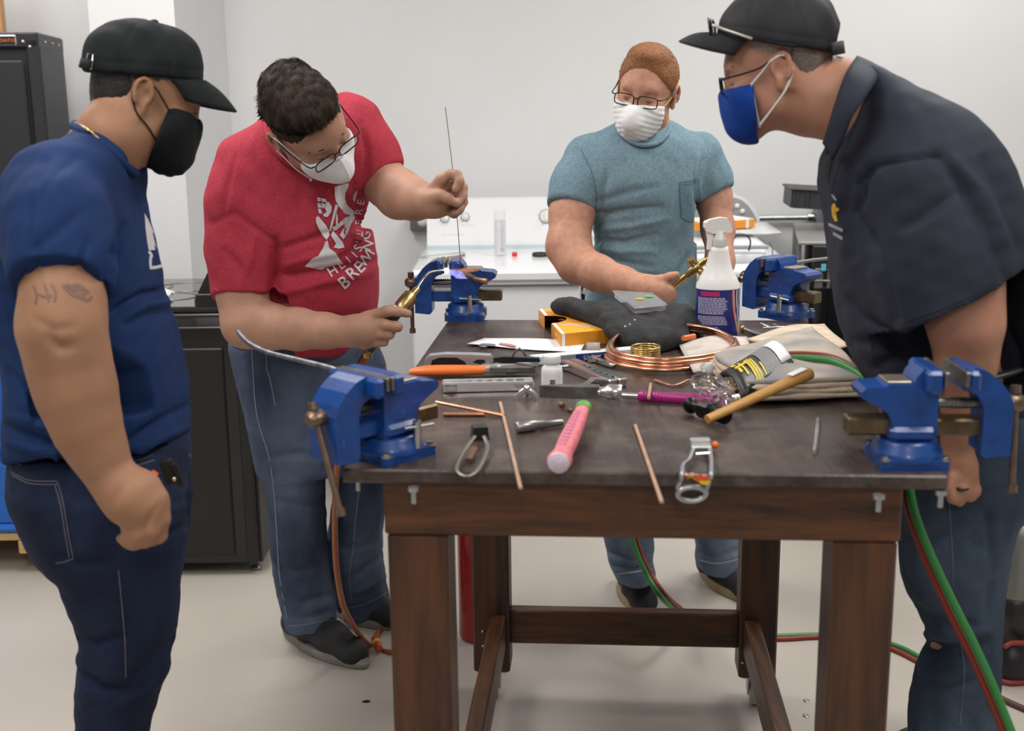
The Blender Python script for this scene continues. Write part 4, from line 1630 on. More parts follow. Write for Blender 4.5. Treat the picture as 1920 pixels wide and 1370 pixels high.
M_skin1 = mat('skin_tan', (.335, .172, .098), .58, spec=.35, var=.10, vscale=14, bump=.05, bscale=260, sss=.06)
M_skin2 = mat('skin_fair', (.43, .235, .16), .56, spec=.35, var=.13, vscale=18, bump=.05, bscale=260, sss=.06)
M_skin3 = mat('skin_freckled', (.53, .29, .205), .6, spec=.3, bump=.05, bscale=260, sss=.06, var=.16, vscale=60, col2=(.45, .215, .135))
M_skin4 = mat('skin_ruddy', (.41, .20, .13), .52, spec=.4, var=.14, vscale=16, bump=.05, bscale=260, sss=.06)
M_capblk = mat('black_cap_cloth', (.013, .016, .018), .8, var=.15, vscale=40, bump=.25, bscale=500, spec=.18)
M_hairblk = mat('black_hair', (.012, .010, .009), .6, var=.4, vscale=200, bump=.5, bscale=300)
M_navy = mat('navy_cotton', (.010, .030, .105), .82, var=.10, vscale=9, bump=.18, bscale=420, spec=.18)
M_red = mat('red_heather_cotton', (.40, .038, .062), .82, var=.14, vscale=160, bump=.2, bscale=420, spec=.18)
M_teal = mat('teal_heather_cotton', (.17, .265, .32), .84, var=.16, vscale=140, bump=.2, bscale=420, spec=.18)
M_polo = mat('charcoal_polo_knit', (.024, .029, .044), .72, var=.12, vscale=10, bump=.25, bscale=500, spec=.18)
M_dn1 = denim('dark_indigo_denim', (.008, .012, .030), (.020, .032, .075), 7)
M_dn2 = denim('mid_blue_denim', (.026, .038, .075), (.115, .155, .235), 5)
M_dn3 = denim('light_blue_denim', (.085, .12, .19), (.22, .29, .39), 7)
M_dn4 = denim('worn_blue_denim', (.014, .024, .045), (.080, .115, .165), 5)
M_thread = mat('pale_stitching', (.22, .25, .32), .8)
M_thread_d = mat('dark_stitching', (.05, .055, .08), .8)
M_gold = mat('gold_chain', (.75, .52, .2), .25, 1.)
M_maskblk = mat('black_mask_cloth', (.010, .013, .014), .85, var=.15, vscale=30, bump=.2, bscale=400, spec=.18)
M_maskwht = mat('white_respirator', (.76, .77, .78), .8, bump=.12, bscale=60)
M_maskblu = mat('blue_mask_cloth', (.006, .045, .27), .8, var=.12, vscale=30, bump=.2, bscale=400, spec=.18)
M_elastic = mat('white_elastic', (.72, .7, .68), .7)
M_frame = mat('dark_spectacle_frame', (.012, .012, .02), .3, .6)
M_lens = mat('clear_lens', (.95, .95, .96), .02, trans=1., alpha=.25, spec=.5)
M_hair2 = mat('dark_brown_hair', (.026, .017, .012), .65, spec=.2, var=.45, vscale=160, bump=.4, bscale=220)
M_hair2b = mat('brown_hair_lock', (.042, .028, .019), .7, var=.5, vscale=60, spec=.15)
M_hair3 = mat('ginger_hair', (.27, .105, .034), .6, var=.25, vscale=220, bump=.6, bscale=420)
M_hair3b = mat('ginger_hair_lock', (.33, .14, .05), .6, var=.3, vscale=120)
M_hair4 = mat('greying_hair', (.13, .10, .082), .6, var=.35, vscale=240, bump=.5, bscale=420)
M_shoeblk = mat('black_shoe_mesh', (.012, .012, .013), .6, var=.3, vscale=90, bump=.3, bscale=300)
M_shoesole = mat('grey_shoe_sole', (.22, .205, .19), .6, var=.15, vscale=20)
M_tansole = mat('tan_rubber_sole', (.36, .27, .16), .6, var=.2, vscale=25)
M_boot = mat('brown_boot_leather', (.035, .02, .013), .5, var=.3, vscale=30, bump=.2, bscale=200)
M_print = mat('white_shirt_print', (.62, .60, .63), .75)
UP = np.array((0, 0, 1.))
# ---- man at left: navy T-shirt, black cap, black mask
def man_navy():
    Y0 = 2.10
    h = head_by_ear(268, 178, 2.09, -1, (.90, .30, -.32), UP + np.array((.05, .02, 0)), .885)
    F = Field(.0042)
    head_ops(F, h, jaw=.004)
    # neck, trunk core
    F.chain([(h(-.028, 0, -.02), .056), (h(-.030, 0, -.075), .060), (P(206, 258, Y0), .050), (P(175, 330, Y0), .050)], .03)
    limb(F, [(150, 350, Y0, 80), (150, 470, Y0, 100), (170, 620, Y0, 110), (185, 760, Y0, 115), (190, 850, Y0 + .02, 110)], .05)
    # near (right) arm
    limb(F, [(110, 372, 1.93, 66), (112, 470, 1.88, 68), (118, 560, 1.84, 70), (117, 622, 1.82, 72), (131, 690, 1.82, 69), (146, 745, 1.815, 65), (166, 808, 1.81, 55), (190, 858, 1.81, 43), (207, 893, 1.81, 37)], .03)
    F.ell(P(70, 615, 1.83), (.022, .022, .03), k=.03)
    # hand hanging, half closed
    limb(F, [(207, 893, 1.81, 36), (226, 915, 1.805, 42), (247, 936, 1.80, 47), (268, 952, 1.80, 44)], .02)
    limb(F, [(268, 920, 1.805, 34), (284, 940, 1.80, 27)], .02)
    finger(F, [(296, 934, 1.80, 19), (302, 972, 1.795, 17), (298, 1003, 1.805, 15), (284, 1012, 1.83, 13)])
    finger(F, [(283, 950, 1.785, 19), (283, 992, 1.78, 17), (272, 1012, 1.795, 15), (260, 1013, 1.825, 13)])
    finger(F, [(265, 962, 1.785, 18), (262, 1000, 1.78, 16), (250, 1017, 1.79, 14), (242, 1012, 1.82, 12)])
    finger(F, [(249, 968, 1.79, 16), (243, 996, 1.785, 14), (238, 1013, 1.79, 12), (229, 1009, 1.81, 11)])
    finger(F, [(262, 905, 1.835, 20), (290, 925, 1.86, 16), (302, 958, 1.865, 13), (300, 980, 1.86, 11)])
    # far arm, hidden behind the trunk
    limb(F, [(160, 385, 2.29, 60), (180, 600, 2.32, 52), (215, 760, 2.31, 40), (240, 845, 2.30, 30), (255, 890, 2.29, 34)], .03)
    for i in range(4):
        finger(F, [(250 + 8 * i, 900, 2.285, 10), (252 + 8 * i, 935, 2.285, 9), (246 + 8 * i, 955, 2.29, 8)])
    finger(F, [(270, 880, 2.27, 11), (285, 905, 2.265, 10), (288, 925, 2.27, 8)])
    # legs inside the jeans
    limb(F, [(180, 850, 2.02, 90), (225, 1060, 2.03, 80), (235, 1250, 2.03, 60), (210, 1450, 2.04, 45), (205, 1640, 2.05, 36)], .03)
    limb(F, [(190, 850, 2.2, 85), (225, 1060, 2.22, 75), (235, 1230, 2.22, 60), (215, 1400, 2.22, 45), (205, 1560, 2.22, 36)], .03)
    V, Fc = F.mesh(2)
    V = folds(V, Fc, [([(92, 632), (112, 652), (136, 648)], .004, 13), ([(70, 600), (100, 618), (140, 612)], .002, 12), ([(236, 905), (222, 925), (214, 945)], .002, 9), ([(298, 945), (282, 968), (270, 990)], .0016, 6), ([(284, 962), (272, 980), (262, 1000)], .0016, 5)])
    body = np_object('person', V, Fc, M_skin1)
    tag(body, 'man in navy T-shirt, black cap and black mask, arm hanging at his side', 'person')
    sk = bvh(V, Fc)
    ball_eyes(h, body)
    b = MB()
    b.tube(bez([h(.088, -.016, .024), h(.087, -.034, .031), h(.072, -.052, .027)], 10), [.004, .0045, .005, .005, .005, .0045, .004, .004, .003, .0025, .002], 8, flat=.6)
    b.tube(bez([h(.088, .016, .024), h(.087, .034, .031), h(.072, .052, .027)], 10), [.004, .0045, .005, .005, .005, .0045, .004, .004, .003, .0025, .002], 8, flat=.6)
    b.build('eyebrows', M_hairblk, body)
    b = MB()
    for y in (-1, 1):
        for i in range(9):
            a = -.6 + i * .15
            p0 = np.array((.0865 - .004 * abs(a), y * (.0325 + .013 * math.sin(a)), -.002))
            b.tube([h(*p0), h(*(p0 + (.007, 0, -.001)))], [.0007, .0003], 4)
    b.build('eyelashes', M_hairblk, body, kind='stuff')
    # hair below the cap
    Vh, Fh = hair_shell(h, .0035, [((-.02, 0, -.040), (.30, 0, -1), .01), ((-.025, 0, 0), (1, 0, .55), .01)], extra=[((-.048, 0, -.012), (.058, .064, .065), .03)], amp=.0006, sc=.008)
    hr = np_object('hair', Vh, Fh, M_hairblk, body)
    Vh, Fh = hair_shell(h, .0018, [((.012, 0, .008), (.3, 0, -1), .006), ((.045, 0, 0), (1, 0, .1), .01)], amp=.0003, sc=.008)
    np_object('sideburn_hair', Vh, Fh, mat('short_black_hair', (.05, .033, .024), .6, var=.4, vscale=260), body)
    Vh, Fh = hair_shell(h, .0012, [((-.02, 0, -.052), (.30, 0, -1), .014), ((-.018, 0, 0), (1, 0, .55), .01)], extra=[((-.048, 0, -.016), (.0565, .0625, .068), .03)], amp=.0004, sc=.006)
    np_object('faded_nape_hair', Vh, Fh, mat('faded_black_hair', (.12, .07, .047), .6, var=.3, vscale=300), body)
    cp = cap(h, body, M_capblk, (-.115, .014, .068, .056), droop=.024, blen=.074, brot=.040, rad=(.114, .092, .092), c0=(-.026, 0, .050))
    b = MB()
    q = [h(-.116, -.054, .045), h(-.126, -.042, .044), h(-.124, -.044, .018), h(-.114, -.056, .018)]
    b.tube(q, .0022, 6, closed=True); b.build('buckle', M_steel, cp)
    b = MB(); b.grid([[h(-.1355 + abs(y) ** 2 * 5.0, y, u + .004) for y in np.linspace(-.062, .062, 13)] for u in (.012, .030)], thick=.002); b.build('strap', M_capblk, cp)
    # mask
    G = Field(.003)
    G.ell(h(.036, 0, -.062), np.array((.074, .073, .066)) * h.s, h.R, .02)
    G.cone(h(.096, 0, -.026), h(.084, 0, -.098), .011, .016, .025)
    G.cone(h(.03, .05, -.06), h(.066, .02, -.099), .028, .025, .03)
    G.cone(h(.03, -.05, -.06), h(.066, -.02, -.099), .028, .025, .03)
    mask_cheeks(G, h)
    G.cut(h(.105, 0, -.006), h.d(.06, 0, 1), .003)
    G.cut(h(.038, 0, 0), h.d(-1, 0, .10), .003)
    Vm, Fm = G.mesh(1)
    Nm = vnormals(Vm, Fm)
    Lm = h.loc(Vm)
    Vm = Vm + Nm * (.0018 * np.exp(-(Lm[:, 1] / .003) ** 2) + .0012 * np.sin(Lm[:, 0] * 260 + Lm[:, 2] * 90) * np.clip(.06 - np.abs(Lm[:, 1]), 0, .05) * 16)[:, None]
    mk = np_object('face_mask', Vm, Fm, M_maskblk, body)
    for y in (-1, 1):
        tube_obj('ear_loop', bez([h(.040, y * .0765, -.014), h(.018, y * .083, .008), h(.004, y * .0835, .020), h(-.022, y * .087, .026), h(-.034, y * .084, .0), h(-.018, y * .088, -.034), h(.010, y * .085, -.055), h(.040, y * .071, -.084)], 26), .0016, M_maskblk, mk)
    # shirt
    S = Field(.0058)
    S.loft(slices([(238, 140, 205, 2.10, .055), (262, 112, 246, 2.10, .10), (290, 62, 270, 2.10, .15), (330, 20, 278, 2.10, .19), (380, -4, 279, 2.10, .205), (450, -22, 292, 2.10, .205),
                   (520, -26, 304, 2.10, .20), (560, -22, 309, 2.10, .195), (605, -6, 326, 2.10, .195), (660, 12, 342, 2.10, .20), (720, 19, 353, 2.10, .205), (780, 14, 359, 2.10, .20),
                   (830, 13, 360, 2.10, .195), (872, 14, 357, 2.10, .19)]), .03, n=2.3, cap=.012)
    S.cut(P(360, 838, 2.1), P(360, 838, 2.1) * 0 + np.array((.10, -.30, -1)), .006)
    limb(S, [(105, 352, 1.97, 86), (108, 420, 1.90, 88), (113, 500, 1.86, 87), (116, 560, 1.832, 80)], .045)
    limb(S, [(150, 370, 2.26, 80), (170, 500, 2.30, 82), (175, 560, 2.31, 78)], .045)
    a, b_ = P(112, 470, 1.88), P(117, 548, 1.848)
    S.cut(P(117, 549, 1.84), b_ - a + np.array((0, -.035, 0)), .004, P(28, 480, 1.84) - (.0, .14, .25), P(222, 500, 1.84) + (.0, .125, .05))
    V, Fc = S.mesh(2)
    N = vnormals(V, Fc)
    V = V + N * (lumps(V, .16, .0028, 3, (1, 1, .6)) + lumps(V, .055, .0009, 4))[:, None]
    V = folds(V, Fc, [
        ([(85, 300), (60, 370), (52, 430), (48, 520)], .004, 7), ([(235, 425), (222, 470), (205, 520), (192, 570)], .012, 12),
        ([(222, 480), (212, 545)], -.006, 10), ([(60, 470), (100, 440), (150, 400)], .0035, 14), ([(140, 300), (100, 330), (80, 370)], .003, 10),
        ([(306, 545), (270, 552), (230, 575), (205, 590)], .010, 9), ([(318, 585), (280, 590), (240, 610)], .007, 10), ([(312, 566), (270, 572), (236, 592)], -.006, 9),
        ([(355, 760), (300, 790), (240, 830), (215, 850)], .007, 10), ([(350, 800), (300, 822), (240, 856)], -.006, 9), ([(352, 820), (300, 842), (255, 868)], .006, 8),
        ([(20, 700), (50, 740), (90, 770)], .006, 12), ([(14, 800), (60, 818), (110, 838)], .008, 9), ([(16, 828), (60, 842), (108, 852)], -.006, 8), ([(18, 780), (60, 790), (100, 800)], -.005, 9),
        ([(100, 800), (104, 830), (106, 862)], -.006, 5), ([(165, 455), (150, 500), (140, 540)], .004, 9), ([(70, 455), (72, 500), (70, 540)], .003, 9)], N)
    st = np_object('t_shirt', V, Fc, M_navy, body)
    tr = bvh(V, Fc)
    # ribbed collar round the neck
    ring = bez([P(138, 237, 2.10), P(160, 250, 2.03), P(205, 285, 2.025), P(243, 318, 2.07), P(252, 322, 2.12), P(225, 285, 2.18), P(180, 250, 2.18), P(145, 234, 2.15), P(138, 237, 2.10)], 40)[:-1]
    b = MB(); b.tube(ring, .0085, 8, closed=True); b.build('collar', M_navy, st)
    b = MB(); drape_strip(b, tr, [(44, 538), (80, 524), (117, 518), (150, 520), (175, 530), (190, 552)], 1.6); drape_strip(b, tr, [(25, 860), (60, 852), (105, 850)], 1.5); b.build('hem_stitching', mat('navy_stitch', (.02, .04, .12), .8), st)
    b = MB()
    drape_poly(b, tr, [(271, 399), (279, 413), (288, 434), (295, 452), (301, 468), (279, 469), (276, 452), (273, 428)], .002)
    drape_strip(b, tr, [(279, 471), (283, 476), (285, 482)], 5, .002)
    drape_strip(b, tr, [(283, 480), (282, 492), (283, 503)], 5, .002)
    drape_strip(b, tr, [(281, 502), (292, 501), (304, 498)], 6, .002)
    b.build('chest_print', M_print, st, 'white chest print')
    # necklace
    tube_obj('necklace', bez([P(141, 231, 2.10), P(160, 240, 2.026), P(176, 252, 2.02), P(190, 268, 2.02)], 24), .0028, M_gold, body, 6, label='thin gold neck chain')
    # tattoo on the upper arm
    b = MB()
    for pts in ([(62, 535), (68, 552), (66, 570)], [(82, 532), (88, 548), (92, 566)], [(96, 532), (104, 548), (102, 566)], [(72, 552), (84, 556), (98, 554)]):
        drape_strip(b, sk, pts, 4, .0008)
    for pts in ([(118, 534), (130, 546), (148, 552), (168, 546)], [(124, 532), (140, 542), (160, 540)], [(128, 538), (146, 534), (162, 546), (150, 556), (132, 550)], [(150, 556), (164, 562), (174, 556)]):
        drape_strip(b, sk, pts, 6, .0008)
    b.build('tattoo', mat('tattoo_ink', (.20, .105, .075), .55), body, 'faded tattoo on upper arm')
    # jeans
    J = Field(.006)
    J.loft(slices([(815, 24, 352, 2.10, .178), (850, 20, 360, 2.10, .185), (885, 22, 362, 2.10, .19), (930, 38, 361, 2.10, .19), (975, 58, 356, 2.10, .185), (1020, 84, 350, 2.10, .17)]), .03, n=2.3)
    J.loft(slices([(930, 40, 356, 2.03, .105), (1000, 76, 351, 2.03, .105), (1050, 102, 347, 2.03, .10), (1100, 118, 345, 2.03, .098), (1150, 137, 341, 2.03, .094), (1195, 149, 334, 2.03, .09), (1245, 145, 319, 2.03, .086),
                   (1300, 141, 304, 2.03, .084), (1370, 141, 285, 2.03, .08), (1450, 142, 275, 2.04, .075), (1560, 146, 268, 2.05, .07), (1668, 150, 264, 2.06, .068)]), .05, n=2.2, cap=.008)
    J.loft(slices([(930, 60, 350, 2.2, .10), (1050, 110, 342, 2.2, .095), (1150, 140, 336, 2.2, .09), (1195, 152, 328, 2.2, .088), (1300, 150, 298, 2.2, .08), (1370, 150, 278, 2.2, .075), (1600, 155, 258, 2.2, .068)]), .05, n=2.2, cap=.008)
    V, Fc = J.mesh(3)
    N = vnormals(V, Fc)
    V = V + N * (lumps(V, .12, .0025, 13, (1, 1, .6)) + lumps(V, .04, .0008, 14))[:, None]
    V = folds(V, Fc, [([(140, 1195), (180, 1205), (240, 1190)], .006, 9), ([(145, 1255), (190, 1292), (240, 1290)], .008, 9), ([(150, 1230), (160, 1290), (170, 1310)], -.007, 10),
                      ([(335, 1190), (300, 1230), (250, 1270)], .006, 12), ([(320, 1240), (280, 1290), (230, 1320)], -.006, 12), ([(355, 930), (310, 945), (290, 960)], .006, 9), ([(350, 985), (310, 1005), (280, 1020)], .005, 9),
                      ([(235, 870), (270, 862), (300, 850)], .006, 6), ([(105, 1040), (150, 1056), (210, 1050)], .005, 10), ([(362, 870), (356, 930), (352, 990)], .005, 5)], N)
    jn = np_object('jeans', V, Fc, M_dn1, body)
    tj = bvh(V, Fc)
    b = MB()
    for pts in ([(19, 884), (55, 900), (108, 902)], [(22, 890), (56, 906), (108, 908)], [(108, 904), (118, 940), (128, 1000), (137, 1046)], [(103, 910), (113, 945), (122, 1000), (130, 1046)], [(104, 1056), (120, 1053), (138, 1047)], [(17, 862), (28, 868), (40, 872)],
                [(222, 1068), (228, 1130), (234, 1200), (236, 1270)], [(235, 868), (262, 862), (288, 852)], [(238, 876), (264, 870), (290, 862)], [(355, 850), (363, 875), (362, 920), (356, 950)]):
        drape_strip(b, tj, pts, 2.2)
    b.build('jean_stitching', mat('worn_stitch', (.10, .10, .125), .8), jn, kind='stuff')
    # tools in the pocket
    K = frame(P(318, 884, 1.885), P(324, 905, 1.895) - P(308, 862, 1.895))
    b = MB(K); b.box((0, 0, 0), (.046, .014, .022), b=.005); b.box((.008, -.006, .013), (.040, .004, .010), b=.0015); pk = b.build('pocket_knife', mat('knife_dark', (.03, .03, .028), .35, .5), jn)
    b = MB(K); b.ball((.012, -.009, .006), (.004, .003, .004), 10, 6); b.build('rivet', M_steel, pk)
    b = MB(); b.tube([P(279, 892, 1.87), P(287, 889, 1.868), P(294, 893, 1.868)], [.005, .0075, .006], 10); b.build('orange_grip', mat('orange_rubber', (.85, .13, .02), .45), jn)
    b = MB(); b.ball(P(285, 897, 1.862), .004, 10, 6); b.tube([P(286, 901, 1.862), P(291, 908, 1.862)], .003, 8); b.build('clip', M_steel, jn)
    for yy, uu in ((2.05, 205), (2.2, 205)):
        g = P(uu, 1600, yy)
        shoe(body, (g[0] - .07, yy + .0, 0), (g[0] + .215, yy + .0, 0), .105, M_shoeblk, M_shoesole, M_black)


_t0 = _t.time()
man_navy()
print('man1', _t.time() - _t0)
# ---- man in red T-shirt bending over the torch work
def man_red():
    # view-facing axis at his place, used to aim the head
    h = head_by_ear(516, 268, 2.80, -1, (.68, -.45, -.58), (-.01, -.78, .60), 1.0)
    F = Field(.0042)
    head_ops(F, h)
    F.chain([(h(-.03, 0, -.03), .056), (h(-.05, 0, -.085), .060), (P(560, 250, 2.98), .066), (P(560, 300, 3.02), .08)], .03)
    limb(F, [(560, 310, 3.06, 50), (565, 420, 3.10, 65), (580, 540, 3.13, 65), (580, 640, 3.17, 65)], .05)
    # right arm (image left)
    limb(F, [(448, 340, 3.0, 44), (452, 450, 2.97, 46), (455, 550, 2.95, 46), (462, 606, 2.93, 44), (505, 612, 2.90, 41), (560, 617, 2.87, 37), (610, 620, 2.845, 31), (646, 622, 2.83, 27)], .025)
    limb(F, [(646, 622, 2.83, 26), (668, 620, 2.82, 29), (690, 618, 2.815, 29)], .015)
    limb(F, [(688, 600, 2.815, 15), (690, 622, 2.812, 17), (686, 642, 2.815, 13)], .012)
    finger(F, [(690, 593, 2.815, 11), (725, 583, 2.80, 10), (748, 584, 2.805, 9), (765, 588, 2.815, 8)])
    finger(F, [(692, 609, 2.81, 11), (722, 609, 2.797, 10), (744, 612, 2.80, 9.6), (746, 613, 2.83, 9), (726, 612, 2.845, 8)])
    finger(F, [(690, 626, 2.81, 10.5), (714, 626, 2.80, 9.5), (730, 627, 2.805, 9), (731, 627, 2.83, 8.5), (714, 625, 2.845, 8)])
    finger(F, [(686, 641, 2.815, 9.5), (706, 642, 2.807, 8.7), (720, 641, 2.812, 8), (719, 640, 2.832, 7.5), (706, 638, 2.845, 7)])
    finger(F, [(664, 606, 2.85, 12), (692, 596, 2.875, 10.5), (716, 586, 2.872, 9), (733, 578, 2.862, 7.5)])
    # left arm (image right)
    limb(F, [(668, 262, 3.01, 34), (700, 305, 3.0, 37), (726, 346, 2.98, 41), (750, 364, 2.93, 44), (778, 374, 2.88, 36), (803, 380, 2.84, 28)], .025)
    limb(F, [(803, 380, 2.84, 27), (816, 376, 2.845, 28), (832, 372, 2.875, 20)], .012)
    limb(F, [(820, 390, 2.84, 18), (842, 390, 2.86, 13)], .012)
    finger(F, [(806, 372, 2.82, 16), (826, 366, 2.805, 11), (840, 372, 2.80, 10), (850, 378, 2.80, 8)])
    finger(F, [(816, 352, 2.83, 13), (828, 336, 2.82, 11), (843, 327, 2.815, 9.5), (857, 328, 2.81, 9), (862, 340, 2.80, 8.6), (854, 354, 2.795, 7.6)])
    finger(F, [(836, 350, 2.84, 11), (858, 338, 2.84, 9), (868, 352, 2.83, 9), (868, 368, 2.82, 8.5), (857, 382, 2.805, 7.5)])
    finger(F, [(838, 372, 2.845, 12), (862, 364, 2.85, 9), (869, 378, 2.84, 8.5), (862, 392, 2.83, 8), (852, 398, 2.82, 7.5)])
    finger(F, [(828, 392, 2.845, 11), (850, 388, 2.855, 8.5), (860, 394, 2.85, 8), (852, 402, 2.84, 7), (846, 402, 2.835, 6)])
    limb(F, [(540, 670, 3.19, 50), (548, 850, 3.20, 40), (565, 1020, 3.235, 32), (585, 1160, 3.27, 26)], .03)
    limb(F, [(640, 670, 3.2, 50), (680, 850, 3.28, 40), (668, 1000, 3.365, 32), (682, 1110, 3.43, 26)], .03)
    V, Fc = F.mesh(2)
    body = np_object('person', V, Fc, M_skin2)
    tag(body, 'man in red T-shirt and white mask, bending over to hold torch and rod', 'person')
    ball_eyes(h, body)
    b = MB()
    for y in (-1, 1):
        b.tube(bez([h(.091, y * .014, .021), h(.0895, y * .034, .028), h(.0745, y * .054, .023)], 10), [.003, .004, .0045, .0045, .0045, .004, .004, .003, .003, .0025, .002], 8, flat=.6)
    b.build('eyebrows', M_hair2, body)
    # short cropped sides, longer top combed forward
    Vh, Fh = hair_shell(h, .004, [((.020, 0, .022), (.35, 0, -1), .012), ((.072, 0, .078), (1, 0, -.35), .01), ((-.02, 0, -.055), (0, 0, -1), .01)], amp=.0008, sc=.007)
    sd = np_object('hair', Vh, Fh, M_hair2, body)
    Vh, Fh = hair_shell(h, .010, [((.0, 0, .060), (.25, 0, -1), .018), ((.082, 0, .078), (1, 0, -.30), .012)], extra=[((.020, 0, .112), (.072, .066, .032), .02), ((-.045, 0, .105), (.06, .065, .036), .02)], amp=.0010, sc=.03, stretch=(1, 1, 1))
    tp = np_object('top_hair', Vh, Fh, M_hair2, sd)

    def comb(L):
        d = np.stack((np.ones(len(L)), -.35 + 1.2 * L[:, 1] * 4, -.1 * np.ones(len(L))), 1)
        bk = L[:, 0] < -.05
        d[bk] = np.stack((.5 * np.ones(bk.sum()), -.8 + 0 * L[bk, 1], .6 * np.ones(bk.sum())), 1)
        return d
    Vs, Fs = strands(Vh, Fh, h, comb, 9000, .030, .0006, .0010, 11)
    np_object('hair_locks', Vs, Fs, M_hair2b, sd, kind='stuff')
    Vs, Fs = strands(Vh, Fh, h, comb, 5000, .026, .0005, .0016, 12)
    np_object('dark_hair_locks', Vs, Fs, M_hair2, sd, kind='stuff')
    # white respirator
    G = Field(.003)
    G.ell(h(.050, 0, -.062), np.array((.064, .064, .056)) * h.s, h.R, .02)
    G.cone(h(.103, 0, -.030), h(.106, 0, -.072), .008, .012, .04)
    G.cone(h(.106, 0, -.072), h(.074, 0, -.102), .012, .016, .04)
    mask_cheeks(G, h, .93)
    G.cut(h(.112, 0, -.018), h.d(.02, 0, 1), .003)
    G.cut(h(.056, 0, 0), h.d(-1, 0, .15), .003)
    Vm, Fm = G.mesh(1)
    Nm = vnormals(Vm, Fm); Lm = h.loc(Vm)
    Vm = Vm + Nm * (.002 * np.exp(-(Lm[:, 1] / .003) ** 2))[:, None]
    mk = np_object('face_mask', Vm, Fm, M_maskwht, body)
    for y in (-1, 1):
        tube_obj('ear_loop', bez([h(.062, y * .060, -.030), h(.03, y * .0765, .006), h(.004, y * .085, .028), h(-.022, y * .088, .026)], 20), .0018, M_elastic, mk)
        tube_obj('ear_loop', bez([h(.062, y * .058, -.092), h(.034, y * .074, -.066), h(.006, y * .083, -.036), h(-.014, y * .0865, -.026)], 20), .0015, M_elastic, mk)
        b = MB(); b.ball(h(.060, y * .060, -.094), .0035, 8, 6); b.build('loop_knot', M_elastic, mk)
    b = MB(); b.tube(bez([h(.088, .034, -.026), h(.106, .012, -.020), h(.110, 0, -.018), h(.106, -.012, -.020), h(.088, -.034, -.026)], 16), .002, 6, flat=.5); b.build('nose_clip', mat('nose_clip_grey', (.5, .5, .5), .4, .5), mk)
    spectacles(h, body, M_frame, M_lens, .027, .016, .104, -.006)
    # shirt
    S = Field(.0058)
    S.loft(slices([(178, 560, 650, 3.03, .06), (200, 522, 684, 3.02, .10), (240, 474, 706, 3.01, .135), (290, 436, 716, 3.02, .15), (340, 416, 704, 3.03, .155), (400, 414, 690, 3.04, .165), (450, 424, 699, 3.06, .175),
                   (500, 436, 708, 3.09, .185), (550, 446, 712, 3.11, .19), (595, 452, 707, 3.13, .185), (622, 460, 694, 3.15, .175), (648, 468, 680, 3.16, .17)]), .04, n=2.3, cap=.012)
    limb(S, [(462, 300, 3.01, 56), (450, 380, 2.985, 59), (452, 470, 2.97, 60), (455, 572, 2.95, 60)], .04)
    limb(S, [(664, 232, 3.02, 52), (694, 290, 3.005, 50), (718, 340, 2.985, 46)], .035)
    d1 = P(455, 556, 2.95) - P(452, 470, 2.97)
    S.cut(P(455, 557, 2.95), d1 + np.array((0, -.02, 0)), .004, P(380, 500, 2.95) - (0, .09, .25), P(518, 500, 2.95) + (0, .085, .05))
    d2 = P(722, 330, 2.99) - P(688, 290, 2.995)
    S.cut(P(716, 334, 2.985), d2 + np.array((0, -.015, 0)), .004, P(665, 330, 2.9) - (0, .05, .12), P(770, 290, 3.1) + (0, .05, .04))
    V, Fc = S.mesh(2)
    N = vnormals(V, Fc)
    V = V + N * (lumps(V, .14, .0028, 23, (1, 1, .6)) + lumps(V, .05, .0009, 24))[:, None]
    V = folds(V, Fc, [([(440, 295), (428, 350), (418, 405)], .003, 6), ([(398, 418), (440, 398), (495, 440), (518, 460)], .005, 7), ([(516, 450), (518, 500), (512, 560)], .016, 11),
                      ([(520, 470), (580, 450), (640, 430)], .007, 9), ([(520, 500), (590, 480), (650, 470)], -.006, 10), ([(518, 520), (580, 512), (660, 500), (706, 490)], .008, 9), ([(520, 552), (600, 530), (690, 512)], -.005, 10),
                      ([(640, 340), (648, 390), (655, 440)], .004, 9), ([(600, 350), (606, 400), (600, 450)], .004, 10), ([(665, 345), (672, 400), (690, 450)], .005, 8), ([(560, 310), (565, 360), (560, 420)], .003, 10),
                      ([(678, 230), (690, 280), (684, 345)], .008, 7), ([(700, 420), (660, 470), (640, 480)], .006, 9), ([(420, 470), (450, 500), (470, 540)], .004, 9), ([(480, 440), (470, 490), (450, 530)], -.004, 10),
                      ([(500, 590), (580, 600), (680, 592)], .005, 12), ([(520, 630), (600, 645), (680, 630)], .004, 10)], N)
    st = np_object('t_shirt', V, Fc, M_red, body)
    tr = bvh(V, Fc)
    ring = bez([P(497, 225, 2.93), P(505, 262, 2.88), P(535, 300, 2.86), P(590, 318, 2.86), P(650, 300, 2.89), P(668, 250, 2.96), P(650, 195, 3.04), P(580, 180, 3.08), P(515, 190, 3.02), P(497, 225, 2.93)], 40)[:-1]
    b = MB(); b.tube(ring, .008, 8, closed=True); b.build('collar', M_red, st)
    b = MB()
    drape_strip(b, tr, [(400, 540), (430, 552), (470, 553), (508, 548)], 1.6)
    b.build('hem_stitching', mat('red_stitch', (.45, .08, .10), .8), st)
    b = MB()
    S_ = lambda x, y: (560 + x / 5.71, 320 + y / 5.71)
